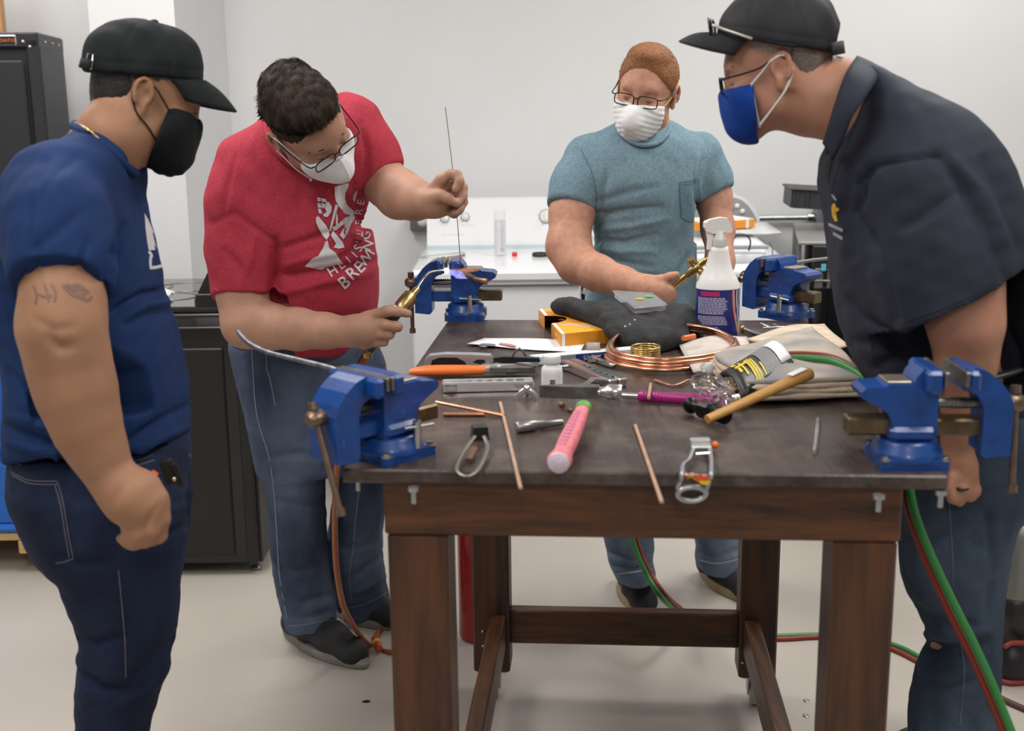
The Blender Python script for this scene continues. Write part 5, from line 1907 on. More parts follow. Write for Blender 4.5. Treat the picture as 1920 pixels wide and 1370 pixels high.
    polys = [
        [(385, 170), (535, 130), (535, 165), (500, 240), (495, 300), (520, 370), (590, 430), (600, 465), (560, 480), (490, 455), (430, 380), (395, 320), (385, 250)],
        [(625, 205), (630, 225), (600, 340), (580, 300), (590, 255)],
        [(195, 285), (225, 285), (240, 325), (205, 330)], [(230, 290), (290, 300), (310, 345), (250, 330)], [(200, 345), (235, 350), (245, 395), (205, 395)], [(245, 340), (285, 360), (275, 395), (250, 400)],
        [(290, 350), (320, 330), (355, 385), (350, 440), (310, 495), (270, 490), (260, 470), (300, 440), (280, 400)], [(205, 405), (235, 405), (255, 460), (215, 455)],
        [(185, 500), (210, 485), (290, 580), (325, 640), (330, 690), (300, 740), (255, 690), (210, 610), (185, 550)],
        [(395, 355), (425, 375), (400, 450), (375, 540), (345, 650), (325, 640), (350, 540), (375, 430)],
        [(405, 440), (420, 500), (418, 590), (400, 600), (398, 510)],
        [(360, 600), (400, 590), (500, 500), (590, 470), (605, 500), (560, 570), (530, 660), (480, 735), (440, 690), (495, 590), (470, 580), (400, 640), (370, 640)],
        [(345, 690), (365, 640), (410, 690), (470, 760), (490, 820), (430, 835), (375, 820), (400, 780)],
        [(285, 760), (310, 745), (330, 830), (400, 880), (440, 950), (480, 1000), (400, 1005), (340, 950), (270, 860), (235, 910), (275, 1050), (230, 1060), (65, 1025), (150, 935), (210, 910), (260, 830)]]
    for q in polys:
        drape_poly(b, tr, [S_(*p) for p in q], .003, 5)
    logo = b.build('chest_print', M_print, st, 'white crossed-tools chest print')
    b = MB()
    for ch, p, sz, an in (('B', (490, 1200), 120, -38), ('R', (575, 1100), 118, -40), ('E', (655, 1035), 112, -44), ('W', (715, 950), 105, -52), ('I', (772, 870), 96, -62), ('N', (745, 800), 92, -68), ('G', (722, 690), 88, -78), ('C', (708, 560), 60, -84)):
        drape_text(b, tr, ch, S_(*p), sz / 3.6, an, .003)
    for ch, p, sz, an in (('H', (365, 1075), 92, -32), ('L', (455, 1010), 84, -36), ('I', (535, 955), 74, -40), ('I', (600, 900), 74, -46), ('S', (640, 830), 84, -66), ("'", (655, 770), 74, -72), ('I', (640, 675), 40, -80), ('I', (640, 640), 40, -80), ('E', (645, 555), 62, -82), ('R', (648, 440), 70, -80), ('E', (668, 340), 70, -76)):
        drape_text(b, tr, ch, S_(*p), sz / 3.6, an, .003)
    b.build('print_lettering', M_print, logo)
    # jeans
    J = Field(.006)
    J.loft(slices([(622, 432, 694, 3.17, .14), (655, 432, 712, 3.17, .15), (700, 440, 725, 3.18, .155), (760, 458, 731, 3.19, .155), (820, 472, 733, 3.20, .15), (872, 484, 732, 3.21, .13)]), .03, n=2.4)
    J.loft(slices([(800, 474, 622, 3.17, .11), (850, 482, 616, 3.18, .105), (900, 494, 610, 3.19, .10), (960, 505, 611, 3.21, .095), (1020, 509, 614, 3.23, .092), (1080, 513, 619, 3.25, .09), (1130, 523, 628, 3.26, .088), (1186, 538, 634, 3.27, .085)]), .03, n=2.3, cap=.008)
    J.loft(slices([(800, 610, 733, 3.25, .11), (850, 622, 734, 3.27, .105), (900, 627, 731, 3.30, .10), (960, 620, 724, 3.34, .095), (1010, 614, 719, 3.37, .092), (1060, 613, 720, 3.40, .09), (1105, 618, 727, 3.43, .088), (1146, 634, 738, 3.45, .085)]), .03, n=2.3, cap=.008)
    J.cut(P(585, 1178, 3.2), (.12, -.10, -1), .004, P(500, 1300, 3.2) - (0, .2, 0), P(640, 1150, 3.4))
    V, Fc = J.mesh(3)
    N = vnormals(V, Fc)
    V = V + N * (lumps(V, .11, .003, 33, (1, 1, .5)) + lumps(V, .04, .0009, 34))[:, None]
    V = folds(V, Fc, [([(512, 1060), (545, 1075), (600, 1060)], .006, 9), ([(520, 1115), (560, 1132), (620, 1115)], .007, 9), ([(530, 1150), (570, 1160), (625, 1145)], .006, 8), ([(615, 930), (570, 950), (520, 940)], .004, 10),
                      ([(720, 1040), (680, 1070), (640, 1090)], .007, 9), ([(615, 1010), (650, 1030), (700, 1020)], .004, 9), ([(720, 1080), (690, 1100), (660, 1110)], -.005, 8), ([(600, 860), (560, 850), (500, 860)], .004, 10), ([(610, 880), (618, 850), (640, 820)], .010, 8),
                      ([(436, 650), (452, 656), (468, 652)], .004, 4)], N)
    jn = np_object('jeans', V, Fc, M_dn2, body)
    tj = bvh(V, Fc)
    b = MB()
    for pts in ([(430, 640), (445, 644), (464, 642)], [(431, 647), (446, 650), (466, 648)], [(472, 648), (474, 690), (477, 740), (484, 790), (505, 860), (514, 930), (519, 1000), (524, 1080), (538, 1160)], [(500, 655), (500, 690), (506, 710), (516, 760)],
                [(540, 1174), (575, 1170), (605, 1164), (632, 1156)], [(676, 900), (668, 960), (662, 1030), (655, 1080), (660, 1128)], [(652, 1140), (690, 1130), (730, 1108)]):
        drape_strip(b, tj, pts, 1.8)
    b.build('jean_stitching', mat('denim_stitch', (.20, .24, .32), .8), jn, kind='stuff')
    # key fob strap at the waist
    k0 = [P(661, 700, 2.99), P(672, 682, 2.975), P(682, 664, 2.965)]
    b = MB(); b.tube(k0, .0075, 8, flat=.35); ks = b.build('key_strap', M_black, body, 'black lettered key strap')
    b = MB(); K = frame(k0[0] + np.array((0, -.006, 0)), k0[2] - k0[0], (0, -1, .1)); text_mb(b, 'HUSKY', K @ Matrix.Translation((.020, 0, .004)), .010); b.build('strap_lettering', M_print, ks)
    b = MB(); b.lathe([(.0, -.009), (.010, -.009), (.0125, -.004), (.0125, .004), (.010, .009), (.0, .009)], Matrix.Translation(Vector(P(690, 664, 2.93))), 10, smooth=False); b.build('torch_valve_knob', mat('old_brass', (.42, .27, .09), .42, 1., var=.3, vscale=60), ks)
    # shoes
    a, c = PZ(536, 1196, 0), PZ(690, 1262, 0)
    shoe(body, a + (-.005, .035, 0), c + (-.01, .03, 0), .105, M_shoeblk, M_shoesole, M_black)
    a, c = PZ(620, 1150, 0), PZ(752, 1188, 0)
    shoe(body, a + (0, .03, 0), c + (0, .03, 0), .105, M_shoeblk, M_shoesole, M_black)
    return h


_t0 = _t.time()
H2 = man_red()
print('man2', _t.time() - _t0)
# ---- red-haired man behind the bench
def man_teal():
    h = head_by_ear(1267, 182, 3.36, 1, (-.36, -.90, -.13), (.14, -.10, .98), .95)
    F = Field(.0042)
    head_ops(F, h)
    F.chain([(h(-.022, 0, -.03), .054), (h(-.03, 0, -.085), .056), (P(1212, 250, 3.42), .060), (P(1210, 300, 3.43), .075)], .03)
    limb(F, [(1205, 310, 3.45, 50), (1205, 420, 3.45, 60), (1205, 540, 3.46, 60), (1205, 660, 3.49, 60)], .05)
    limb(F, [(1096, 318, 3.42, 40), (1072, 400, 3.37, 40), (1066, 462, 3.32, 40), (1082, 494, 3.28, 36), (1122, 512, 3.23, 32), (1168, 528, 3.18, 26), (1202, 537, 3.14, 22)], .025)
    limb(F, [(1202, 537, 3.14, 22), (1220, 542, 3.12, 25), (1238, 548, 3.11, 25)], .015)
    limb(F, [(1240, 540, 3.10, 14), (1246, 552, 3.10, 13), (1240, 566, 3.105, 11)], .01)
    finger(F, [(1244, 540, 3.10, 11), (1258, 546, 3.095, 9), (1258, 555, 3.10, 8.5), (1246, 556, 3.13, 8)])
    finger(F, [(1246, 549, 3.10, 10), (1259, 556, 3.095, 8.8), (1256, 562, 3.11, 8), (1244, 558, 3.135, 7.5)])
    finger(F, [(1241, 560, 3.10, 10), (1252, 566, 3.095, 8.6), (1250, 572, 3.11, 8), (1238, 566, 3.135, 7.5)])
    finger(F, [(1232, 566, 3.105, 9), (1244, 574, 3.10, 7.8), (1243, 576, 3.115, 7.2), (1232, 570, 3.135, 6.5)])
    finger(F, [(1214, 530, 3.115, 12), (1236, 525, 3.105, 9.5), (1256, 519, 3.10, 8.5), (1268, 515, 3.10, 7)])
    limb(F, [(1320, 305, 3.46, 40), (1338, 370, 3.46, 32), (1346, 430, 3.43, 29), (1350, 490, 3.36, 25), (1350, 540, 3.28, 19), (1350, 570, 3.22, 18)], .025)
    limb(F, [(1350, 572, 3.22, 18), (1350, 590, 3.19, 22)], .015)
    for i in range(4):
        finger(F, [(1340 + i * 8, 594, 3.18, 7.5), (1338 + i * 9, 604, 3.15, 7), (1337 + i * 9, 610, 3.12, 6)])
    finger(F, [(1338, 586, 3.19, 8), (1328, 598, 3.16, 7), (1326, 606, 3.14, 6)])
    limb(F, [(1160, 660, 3.5, 45), (1168, 850, 3.5, 36), (1180, 1000, 3.5, 28), (1194, 1070, 3.5, 22)], .03)
    limb(F, [(1260, 660, 3.5, 45), (1302, 850, 3.56, 36), (1338, 1000, 3.635, 28), (1348, 1050, 3.65, 22)], .03)
    V, Fc = F.mesh(2)
    body = np_object('person', V, Fc, M_skin3)
    tag(body, 'ginger-haired man in teal T-shirt and white mask behind the workbench, holding brass torch', 'person')
    ball_eyes(h, body)
    b = MB()
    for y in (-1, 1):
        b.tube(bez([h(.089, y * .014, .022), h(.088, y * .034, .029), h(.070, y * .054, .024)], 10), [.002, .003, .003, .003, .003, .003, .003, .002, .002, .002, .001], 8, flat=.5)
    b.build('eyebrows', mat('pale_brow', (.40, .19, .10), .7), body)
    Vh, Fh = hair_shell(h, .0075, [((.03, 0, .016), (.42, 0, -1), .022), ((.085, 0, .080), (1, 0, -.52), .024), ((-.02, 0, -.05), (0, 0, -1), .01)],
                            extra=[((.018, 0, .108), (.060, .056, .030), .02)], amp=.0007, sc=.006)
    hr = np_object('hair', Vh, Fh, M_hair3, body)
    Vs, Fs = strands(Vh, Fh, h, lambda L: np.stack((np.ones(len(L)), 0 * L[:, 1], .15 - np.clip(L[:, 2] * -6 + .5, 0, 1.4)), 1), 5000, .012, .0005, .0012, 21)
    np_object('hair_locks', Vs, Fs, M_hair3b, hr, kind='stuff')
    G = Field(.003)
    G.ell(h(.048, 0, -.066), np.array((.064, .068, .054)) * h.s, h.R, .02)
    G.cone(h(.102, 0, -.034), h(.108, 0, -.066), .012, .016, .04)
    G.cone(h(.106, 0, -.064), h(.072, 0, -.094), .016, .030, .04)
    mask_cheeks(G, h, .95)
    G.cut(h(.112, 0, -.018), h.d(.0, 0, 1), .003)
    G.cut(h(.050, 0, 0), h.d(-1, 0, .12), .003)
    Vm, Fm = G.mesh(1)
    Nm = vnormals(Vm, Fm); Lm = h.loc(Vm)
    Vm = Vm + Nm * (.0009 * np.sin(Lm[:, 2] * 420 + np.abs(Lm[:, 1]) * 160) * np.clip((np.abs(Lm[:, 1]) - .012) * 40, 0, 1) + lumps(Vm, .03, .0006, 2))[:, None]
    mk = np_object('face_mask', Vm, Fm, M_maskwht, body)
    b = MB(); b.tube(bez([h(.084, .034, -.030), h(.106, .014, -.024), h(.112, 0, -.022), h(.106, -.014, -.024), h(.084, -.034, -.030)], 16), .0018, 6, flat=.5); b.build('nose_clip', MATS['nose_clip_grey'], mk)
    my = mat('yellow_elastic', (.72, .55, .16), .6)
    for y in (-1, 1):
        tube_obj('mask_strap', bez([h(.056, y * .058, -.036), h(.03, y * .0755, -.008), h(.004, y * .082, .018), h(-.03, y * .083, .045)], 18), .0021, my, mk)
        for zz in (-.036, -.086):
            b = MB(); b.ball(h(.058, y * .060, zz), .003, 8, 6); b.build('staple', my, mk)
    spectacles(h, body, M_frame, M_lens, .028, .0155, .103, -.008)
    S = Field(.0058)
    S.loft(slices([(224, 1164, 1258, 3.43, .06), (240, 1132, 1282, 3.43, .085), (262, 1100, 1306, 3.43, .115), (300, 1082, 1320, 3.43, .135), (350, 1088, 1316, 3.43, .145), (400, 1108, 1308, 3.44, .145), (450, 1116, 1306, 3.45, .14),
                   (500, 1112, 1305, 3.45, .14), (540, 1104, 1304, 3.46, .14), (580, 1098, 1305, 3.46, .14), (640, 1096, 1308, 3.47, .14), (690, 1096, 1308, 3.48, .135)]), .04, n=2.4, cap=.012)
    a, b_, c = P(1156, 232, 3.38), P(1257, 231, 3.38), P(1206, 265, 3.30)
    n = np.cross(b_ - a, c - a)
    S.cut(a, n if n[2] > 0 else -n, .004, P(1140, 275, 3.40) - (0, .25, 0), P(1272, 200, 3.40) + (0, .02, 0))
    limb(S, [(1102, 298, 3.43, 46), (1084, 345, 3.40, 46), (1068, 400, 3.37, 46)], .035)
    limb(S, [(1312, 292, 3.45, 44), (1328, 335, 3.46, 40), (1344, 380, 3.46, 36)], .035)
    d = P(1069, 392, 3.37) - P(1084, 345, 3.40)
    S.cut(P(1069, 393, 3.37), d + np.array((0, -.02, 0)), .004, P(1012, 420, 3.4) - (0, .12, .05), P(1112, 340, 3.4) + (0, .10, .0))
    d = P(1340, 366, 3.46) - P(1328, 320, 3.46)
    S.cut(P(1341, 368, 3.46), d + np.array((.02, -.02, 0)), .004, P(1311, 400, 3.46) - (0, .1, .05), P(1390, 320, 3.46) + (0, .1, 0))
    V, Fc = S.mesh(2)
    N = vnormals(V, Fc)
    V = V + N * (lumps(V, .13, .0026, 43, (1, 1, .7)) + lumps(V, .045, .0008, 44))[:, None]
    V = folds(V, Fc, [([(1090, 278), (1112, 330), (1118, 380), (1112, 410)], .003, 4), ([(1116, 380), (1170, 362), (1230, 350)], .004, 8), ([(1114, 405), (1170, 395), (1240, 388)], .007, 8), ([(1118, 430), (1180, 425), (1250, 410)], -.005, 8),
                      ([(1116, 450), (1170, 455), (1230, 440)], .006, 8), ([(1114, 480), (1160, 490), (1220, 500)], .007, 8), ([(1116, 462), (1165, 472), (1225, 470)], -.005, 7), ([(1120, 510), (1170, 500), (1230, 520)], .005, 8),
                      ([(1140, 320), (1130, 360), (1122, 400)], .005, 8), ([(1300, 300), (1304, 350), (1308, 390)], .004, 6), ([(1318, 300), (1312, 350), (1306, 400)], .006, 6), ([(1290, 480), (1270, 520), (1260, 570)], .004, 9)], N)
    st = np_object('t_shirt', V, Fc, M_teal, body)
    tr = bvh(V, Fc)
    ring = bez([P(1157, 234, 3.37), P(1164, 252, 3.33), P(1196, 271, 3.305), P(1232, 269, 3.31), P(1252, 250, 3.34), P(1256, 233, 3.40), P(1235, 222, 3.47), P(1190, 222, 3.48), P(1160, 226, 3.42), P(1157, 234, 3.37)], 40)[:-1]
    b = MB(); b.tube(ring, .0062, 8, closed=True); b.build('collar', M_teal, st)
    dk = mat('teal_stitch', (.07, .13, .165), .85)
    b = MB(); drape_poly(b, tr, [(1274, 342), (1310, 336), (1314, 410), (1294, 416), (1278, 408)], .0022, 6); pk = b.build('chest_pocket', mat('teal_pocket', (.105, .19, .235), .84, var=.16, vscale=140, bump=.2, bscale=420), st)
    b = MB()
    for pts in ([(1274, 342), (1292, 340), (1311, 336)], [(1275, 347), (1292, 345), (1311, 341)], [(1274, 342), (1276, 380), (1278, 408)], [(1278, 408), (1294, 416), (1313, 410)], [(1311, 336), (1313, 372), (1314, 410)]):
        drape_strip(b, tr, pts, 1.3, .0026)
    b.build('pocket_stitching', dk, pk, kind='stuff')
    b = MB()
    for pts in ([(1030, 372), (1065, 392), (1108, 405)], [(1312, 382), (1340, 372), (1364, 342)], [(1166, 259), (1200, 277), (1235, 273), (1256, 254)], [(1088, 278), (1110, 325), (1119, 372), (1114, 404)]):
        drape_strip(b, tr, pts, 1.2)
    b.build('hem_stitching', dk, st, kind='stuff')
    J = Field(.006)
    J.loft(slices([(640, 1100, 1305, 3.49, .125), (700, 1098, 1310, 3.49, .13), (780, 1100, 1330, 3.50, .13), (850, 1110, 1350, 3.51, .12)]), .03, n=2.4)
    J.loft(slices([(790, 1102, 1218, 3.50, .10), (880, 1115, 1222, 3.50, .095), (960, 1126, 1223, 3.50, .09), (1010, 1133, 1224, 3.50, .088), (1045, 1139, 1226, 3.50, .087), (1084, 1158, 1229, 3.50, .085)]), .03, n=2.3, cap=.008)
    J.loft(slices([(790, 1225, 1335, 3.52, .10), (880, 1268, 1368, 3.57, .095), (960, 1294, 1384, 3.62, .09), (1005, 1301, 1388, 3.64, .088), (1035, 1304, 1389, 3.65, .087), (1066, 1310, 1390, 3.66, .085)]), .03, n=2.3, cap=.008)
    V, Fc = J.mesh(3)
    N = vnormals(V, Fc)
    V = V + N * lumps(V, .08, .003, 53, (1, 1, .6))[:, None]
    V = folds(V, Fc, [([(1140, 1035), (1180, 1048), (1222, 1040)], .006, 7), ([(1150, 1060), (1190, 1066), (1226, 1052)], .006, 6), ([(1305, 1035), (1340, 1045), (1385, 1030)], .006, 7)], N)
    jn = np_object('jeans', V, Fc, M_dn3, body)
    tj = bvh(V, Fc)
    b = MB()
    for pts in ([(1158, 1076), (1190, 1072), (1226, 1066)], [(1312, 1050), (1345, 1056), (1386, 1048)]):
        drape_strip(b, tj, pts, 3)
    b.build('frayed_hem', mat('pale_denim_fray', (.34, .40, .48), .9, var=.3, vscale=200), jn)
    a, c = PZ(1172, 1098, 0), PZ(1212, 1156, 0)
    a2, c2 = PZ(1318, 1078, 0), PZ(1405, 1130, 0)
    for q, w_ in (((a + (0.005, .05, 0), c + (0, .018, 0)), .108), ((a2 + (0, .02, 0), c2 + (0, .02, 0)), .105)):
        q = (q[0], q[0] + (q[1] - q[0]) / np.linalg.norm(q[1] - q[0]) * .285)
        s = shoe(body, q[0], q[1], w_, mat('black_suede', (.02, .019, .02), .75, var=.3, vscale=60, bump=.3, bscale=300), M_tansole, mat('tan_lace', (.42, .27, .13), .7), .032)
    return h


_t0 = _t.time()
H3 = man_teal()
print('man3', _t.time() - _t0)
# ---- man at right: charcoal polo, black cap, blue mask
def man_polo():
    Y0 = 2.10
    h = head_by_ear(1466, 131, 2.07, 1, (-.92, .24, -.17), UP + np.array((-.02, -.02, 0)), .885)
    F = Field(.0042)
    head_ops(F, h, jaw=.003)
    F.chain([(h(-.03, 0, -.02), .060), (h(-.060, 0, -.065), .058), (P(1592, 188, Y0), .062), (P(1650, 250, Y0), .07)], .03)
    limb(F, [(1665, 285, Y0, 70), (1720, 400, Y0, 95), (1770, 540, Y0, 105), (1815, 700, Y0, 105)], .05)
    limb(F, [(1745, 340, 1.97, 70), (1775, 440, 1.94, 74), (1800, 540, 1.91, 72), (1811, 610, 1.90, 62), (1812, 680, 1.91, 49), (1808, 740, 1.93, 40), (1804, 800, 1.95, 34), (1803, 838, 1.96, 31)], .03)
    limb(F, [(1803, 838, 1.96, 30), (1808, 866, 1.955, 33), (1812, 892, 1.95, 31)], .02)
    finger(F, [(1832, 884, 1.95, 14), (1843, 906, 1.945, 11), (1836, 924, 1.94, 10), (1822, 930, 1.945, 9)])
    finger(F, [(1820, 896, 1.94, 14), (1828, 918, 1.93, 11), (1820, 930, 1.93, 10), (1808, 932, 1.94, 9)])
    finger(F, [(1806, 898, 1.935, 14), (1806, 918, 1.925, 11), (1800, 930, 1.925, 10), (1793, 930, 1.94, 9)])
    finger(F, [(1790, 894, 1.935, 13), (1779, 915, 1.93, 10.5), (1786, 934, 1.925, 9.5), (1800, 942, 1.93, 8.5)])
    finger(F, [(1800, 858, 1.985, 14), (1808, 884, 2.0, 11), (1822, 902, 1.995, 9.5), (1830, 912, 1.985, 8)])
    limb(F, [(1760, 360, 2.28, 60), (1720, 520, 2.30, 50), (1680, 640, 2.28, 40), (1690, 700, 2.25, 34), (1700, 730, 2.24, 36)], .03)
    for i in range(4):
        finger(F, [(1690 + i * 11, 745, 2.23, 11), (1692 + i * 11, 775, 2.22, 10), (1690 + i * 11, 795, 2.24, 9)])
    finger(F, [(1690, 730, 2.21, 12), (1684, 755, 2.20, 10), (1686, 772, 2.2, 9)])
    limb(F, [(1825, 720, 2.06, 85), (1810, 900, 2.06, 70), (1800, 1100, 2.07, 52), (1790, 1350, 2.08, 45), (1790, 1560, 2.08, 42)], .03)
    limb(F, [(1815, 720, 2.2, 80), (1800, 900, 2.27, 60), (1795, 1100, 2.44, 45), (1790, 1300, 2.53, 36), (1780, 1420, 2.55, 34)], .03)
    V, Fc = F.mesh(2)
    body = np_object('person', V, Fc, M_skin4)
    tag(body, 'man in charcoal polo, black cap and blue mask leaning in over the bench', 'person')
    ball_eyes(h, body)
    b = MB()
    for y in (-1, 1):
        b.tube(bez([h(.091, y * .014, .021), h(.0895, y * .034, .028), h(.0745, y * .054, .023)], 10), [.003, .004, .004, .004, .004, .003, .003, .003, .002, .002, .002], 8, flat=.5)
    b.build('eyebrows', M_hair4, body)
    Vh, Fh = hair_shell(h, .004, [((-.03, 0, -.035), (.35, 0, -1), .012), ((-.022, 0, 0), (1, 0, .30), .008)], extra=[((-.048, 0, -.008), (.058, .066, .062), .03)], amp=.0006, sc=.006)
    hr = np_object('hair', Vh, Fh, M_hair4, body)
    Vh, Fh = hair_shell(h, .002, [((.02, 0, .006), (.2, 0, -1), .006), ((.050, 0, .02), (1, 0, .2), .008)], amp=.0003, sc=.006)
    np_object('temple_hair', Vh, Fh, mat('short_grey_hair', (.26, .185, .15), .6, var=.3, vscale=260), body)
    cp = cap(h, body, mat('black_cap_twill', (.010, .010, .014), .75, var=.15, vscale=40, bump=.25, bscale=500), (-.120, .010, .075, .080), droop=.026, blen=.064, brot=.004, rad=(.118, .094, .105), c0=(-.014, 0, .055), hole=True)
    b = MB(); b.grid([[h(-.1285 + abs(y) ** 2 * 5.0, y, u) for y in np.linspace(-.066, .066, 13)] for u in (.008, .032)], thick=.003); b.build('strap', MATS['black_cap_twill'], cp)
    # sunglasses parked on the brim
    b = MB()
    for y in (-1, 1):
        pts = [h(.110 - .12 * abs(y * .033 + .026 * math.cos(a)) ** 1.4, y * .033 + .026 * math.cos(a)  , .104 + .018 * math.sin(a)) for a in np.linspace(0, 6.283, 25)[:-1]]
        c = np.mean(pts, 0)
        b._add([c] + pts, [(0, 1 + i, 1 + (i + 1) % 24) for i in range(24)], True)
    sg = b.build('sunglasses', mat('smoke_lens', (.03, .03, .035), .08), body, 'dark sunglasses parked on the cap')
    b = MB()
    for y in (-1, 1):
        b.tube([h(.110 - .12 * abs(y * .033 + .026 * math.cos(a)) ** 1.4, y * .033 + .026 * math.cos(a)  , .104 + .018 * math.sin(a)) for a in np.linspace(0, 6.283, 25)[:-1]], .002, 6, closed=True)
    b.tube([h(.1095, -.008, .108), h(.112, 0, .110), h(.1095, .008, .108)], .0018, 6)
    b.build('rims', M_frame, sg)
    for y in (-1, 1):
        tube_obj('temple_arm', [h(.100, y * .060, .106), h(.08, y * .086, .094), h(.03, y * .0975, .066)], [.0028, .0024, .0024], mat('silver_arm', (.55, .52, .45), .3, .7), sg)
        tube_obj('temple_tip', bez([h(.03, y * .0975, .066), h(-.02, y * .099, .047), h(-.046, y * .096, .038)], 8), .003, M_frame, sg)
    # blue mask with white loops
    G = Field(.003)
    G.ell(h(.036, 0, -.062), np.array((.072, .073, .062)) * h.s, h.R, .02)
    G.cone(h(.102, 0, -.028), h(.088, 0, -.086), .010, .015, .03)
    G.cone(h(.03, .05, -.06), h(.066, .02, -.094), .026, .023, .03)
    G.cone(h(.03, -.05, -.06), h(.066, -.02, -.094), .026, .023, .03)
    mask_cheeks(G, h)
    G.cut(h(.104, 0, -.016), h.d(.02, 0, 1), .003)
    G.cut(h(.044, 0, -.04), h.d(-1, 0, -.10), .003)
    Vm, Fm = G.mesh(1)
    Nm = vnormals(Vm, Fm); Lm = h.loc(Vm)
    Vm = Vm + Nm * (.0012 * np.exp(-(Lm[:, 1] / .003) ** 2))[:, None]
    mk = np_object('face_mask', Vm, Fm, M_maskblu, body)
    for y in (-1, 1):
        tube_obj('ear_loop', bez([h(.046, y * .0725, -.016), h(.022, y * .080, .004), h(.004, y * .085, .020), h(-.022, y * .088, .026), h(-.034, y * .085, .0), h(-.018, y * .085, -.034), h(.008, y * .080, -.062), h(.042, y * .071, -.094)], 26), .002, M_elastic, mk)
        tube_obj('edge_piping', bez([h(.046, y * .0735, -.017), h(.044, y * .0745, -.05), h(.042, y * .072, -.098)], 10), .0016, mat('mask_piping', (.25, .30, .45), .8), mk)
    spectacles(h, body, M_frame, M_lens, .027, .015, .106, -.008)
    # polo shirt
    S = Field(.006)
    S.loft(slices([(120, 1592, 1642, 2.10, .06), (140, 1584, 1676, 2.10, .09), (170, 1578, 1728, 2.10, .125), (210, 1568, 1792, 2.10, .16), (255, 1556, 1842, 2.10, .19), (300, 1536, 1874, 2.10, .205), (350, 1532, 1900, 2.10, .21),
                   (420, 1543, 1934, 2.10, .215), (500, 1552, 1968, 2.10, .215), (580, 1566, 1992, 2.10, .21), (650, 1584, 2006, 2.10, .205), (700, 1606, 2010, 2.10, .20), (738, 1636, 2010, 2.10, .195)]), .04, n=2.3, cap=.012)
    limb(S, [(1735, 300, 2.04, 100), (1752, 380, 1.98, 106), (1774, 480, 1.935, 106), (1790, 580, 1.905, 104)], .05)
    limb(S, [(1750, 330, 2.26, 90), (1735, 480, 2.30, 88), (1722, 560, 2.31, 84)], .05)
    d = P(1792, 572, 1.905) - P(1768, 450, 1.94)
    S.cut(P(1790, 570, 1.905), np.array((.46, -.16, -.84)), .004, P(1640, 700, 1.9) - (0, .14, .03), P(1905, 470, 1.9) + (0, .09, .06))
    V, Fc = S.mesh(2)
    N = vnormals(V, Fc)
    V = V + N * (lumps(V, .16, .003, 63, (1, 1, .6)) + lumps(V, .05, .0008, 64))[:, None]
    V = folds(V, Fc, [([(1650, 470), (1605, 345), (1640, 310), (1700, 298), (1760, 292)], .005, 8), ([(1625, 320), (1600, 400), (1640, 470), (1680, 600)], .010, 12), ([(1595, 330), (1580, 400), (1600, 480)], .005, 12),
                      ([(1755, 290), (1800, 340), (1850, 430), (1884, 520)], .008, 13), ([(1790, 300), (1840, 360), (1886, 450)], -.006, 14), ([(1690, 430), (1740, 400), (1790, 360)], .004, 14), ([(1850, 300), (1886, 380), (1915, 470)], .006, 14),
                      ([(1640, 690), (1680, 670), (1740, 660)], .006, 12), ([(1600, 640), (1660, 650), (1740, 640)], .005, 12), ([(1590, 560), (1620, 600), (1690, 640)], .006, 12), ([(1880, 600), (1900, 640), (1915, 690)], .006, 10)], N)
    st = np_object('polo_shirt', V, Fc, M_polo, body)
    tr = bvh(V, Fc)
    # fold-down collar: near half and far half
    rows = []
    for t_, (u, v, Y), (u2, v2, Y2) in ((0, (1606, 108, 2.10), (1650, 130, 2.06)), (.2, (1592, 128, 2.02), (1638, 158, 1.985)), (.4, (1580, 158, 1.99), (1618, 190, 1.955)), (.6, (1568, 196, 1.985), (1597, 222, 1.955)), (.8, (1556, 236, 2.0), (1584, 258, 1.97)), (1, (1546, 268, 2.03), (1562, 300, 2.0))):
        a, c = P(u, v, Y), P(u2, v2, Y2)
        rows.append([a + (c - a) * k + np.array((0, -.008 * math.sin(k * 3.1), 0)) for k in np.linspace(0, 1, 6)])
    rows = [list(r) for r in np.array([bez([r[k] for r in rows], 20) for k in range(6)]).transpose(1, 0, 2)]
    b = MB(); b.grid(rows, thick=.004); b.build('collar', M_polo, st)
    rows = []
    for (u, v, Y), (u2, v2, Y2) in (((1606, 108, 2.10), (1650, 130, 2.14)), ((1592, 130, 2.17), (1634, 160, 2.21)), ((1572, 180, 2.20), (1600, 214, 2.24)), ((1554, 240, 2.17), (1568, 268, 2.20)), ((1546, 268, 2.10), (1552, 300, 2.12))):
        a, c = P(u, v, Y), P(u2, v2, Y2)
        rows.append([a + (c - a) * k for k in np.linspace(0, 1, 5)])
    rows = [list(r) for r in np.array([bez([r[k] for r in rows], 16) for k in range(5)]).transpose(1, 0, 2)]
    b = MB(); b.grid(rows, thick=.004); b.build('collar', M_polo, st)
    b = MB()
    for pts in ([(1640, 158), (1618, 194), (1592, 260), (1566, 330), (1556, 372)], [(1682, 608), (1750, 585), (1830, 550), (1882, 520)], [(1762, 292), (1700, 300), (1640, 312), (1606, 344)]):
        drape_strip(b, tr, pts, 2)
    b.build('seam_stitching', mat('polo_seam', (.010, .012, .018), .8), st, kind='stuff')
    b = MB(); 
    for pts in ([(1556, 300), (1549, 330), (1551, 368)],):
        drape_strip(b, tr, pts, 9, .003)
    b.build('button_placket', mat('placket_black', (.010, .010, .016), .8), st)
    L_ = lambda x, y: (1520 + x / 8.57, 340 + y / 8.57)
    b = MB()
    for q in ([(335, 400), (360, 350), (395, 360), (405, 410), (430, 430), (455, 420), (450, 470), (410, 490), (415, 560), (430, 640), (390, 640), (355, 580), (335, 480)],):
        drape_poly(b, tr, [L_(*p) for p in q], .002, 4)
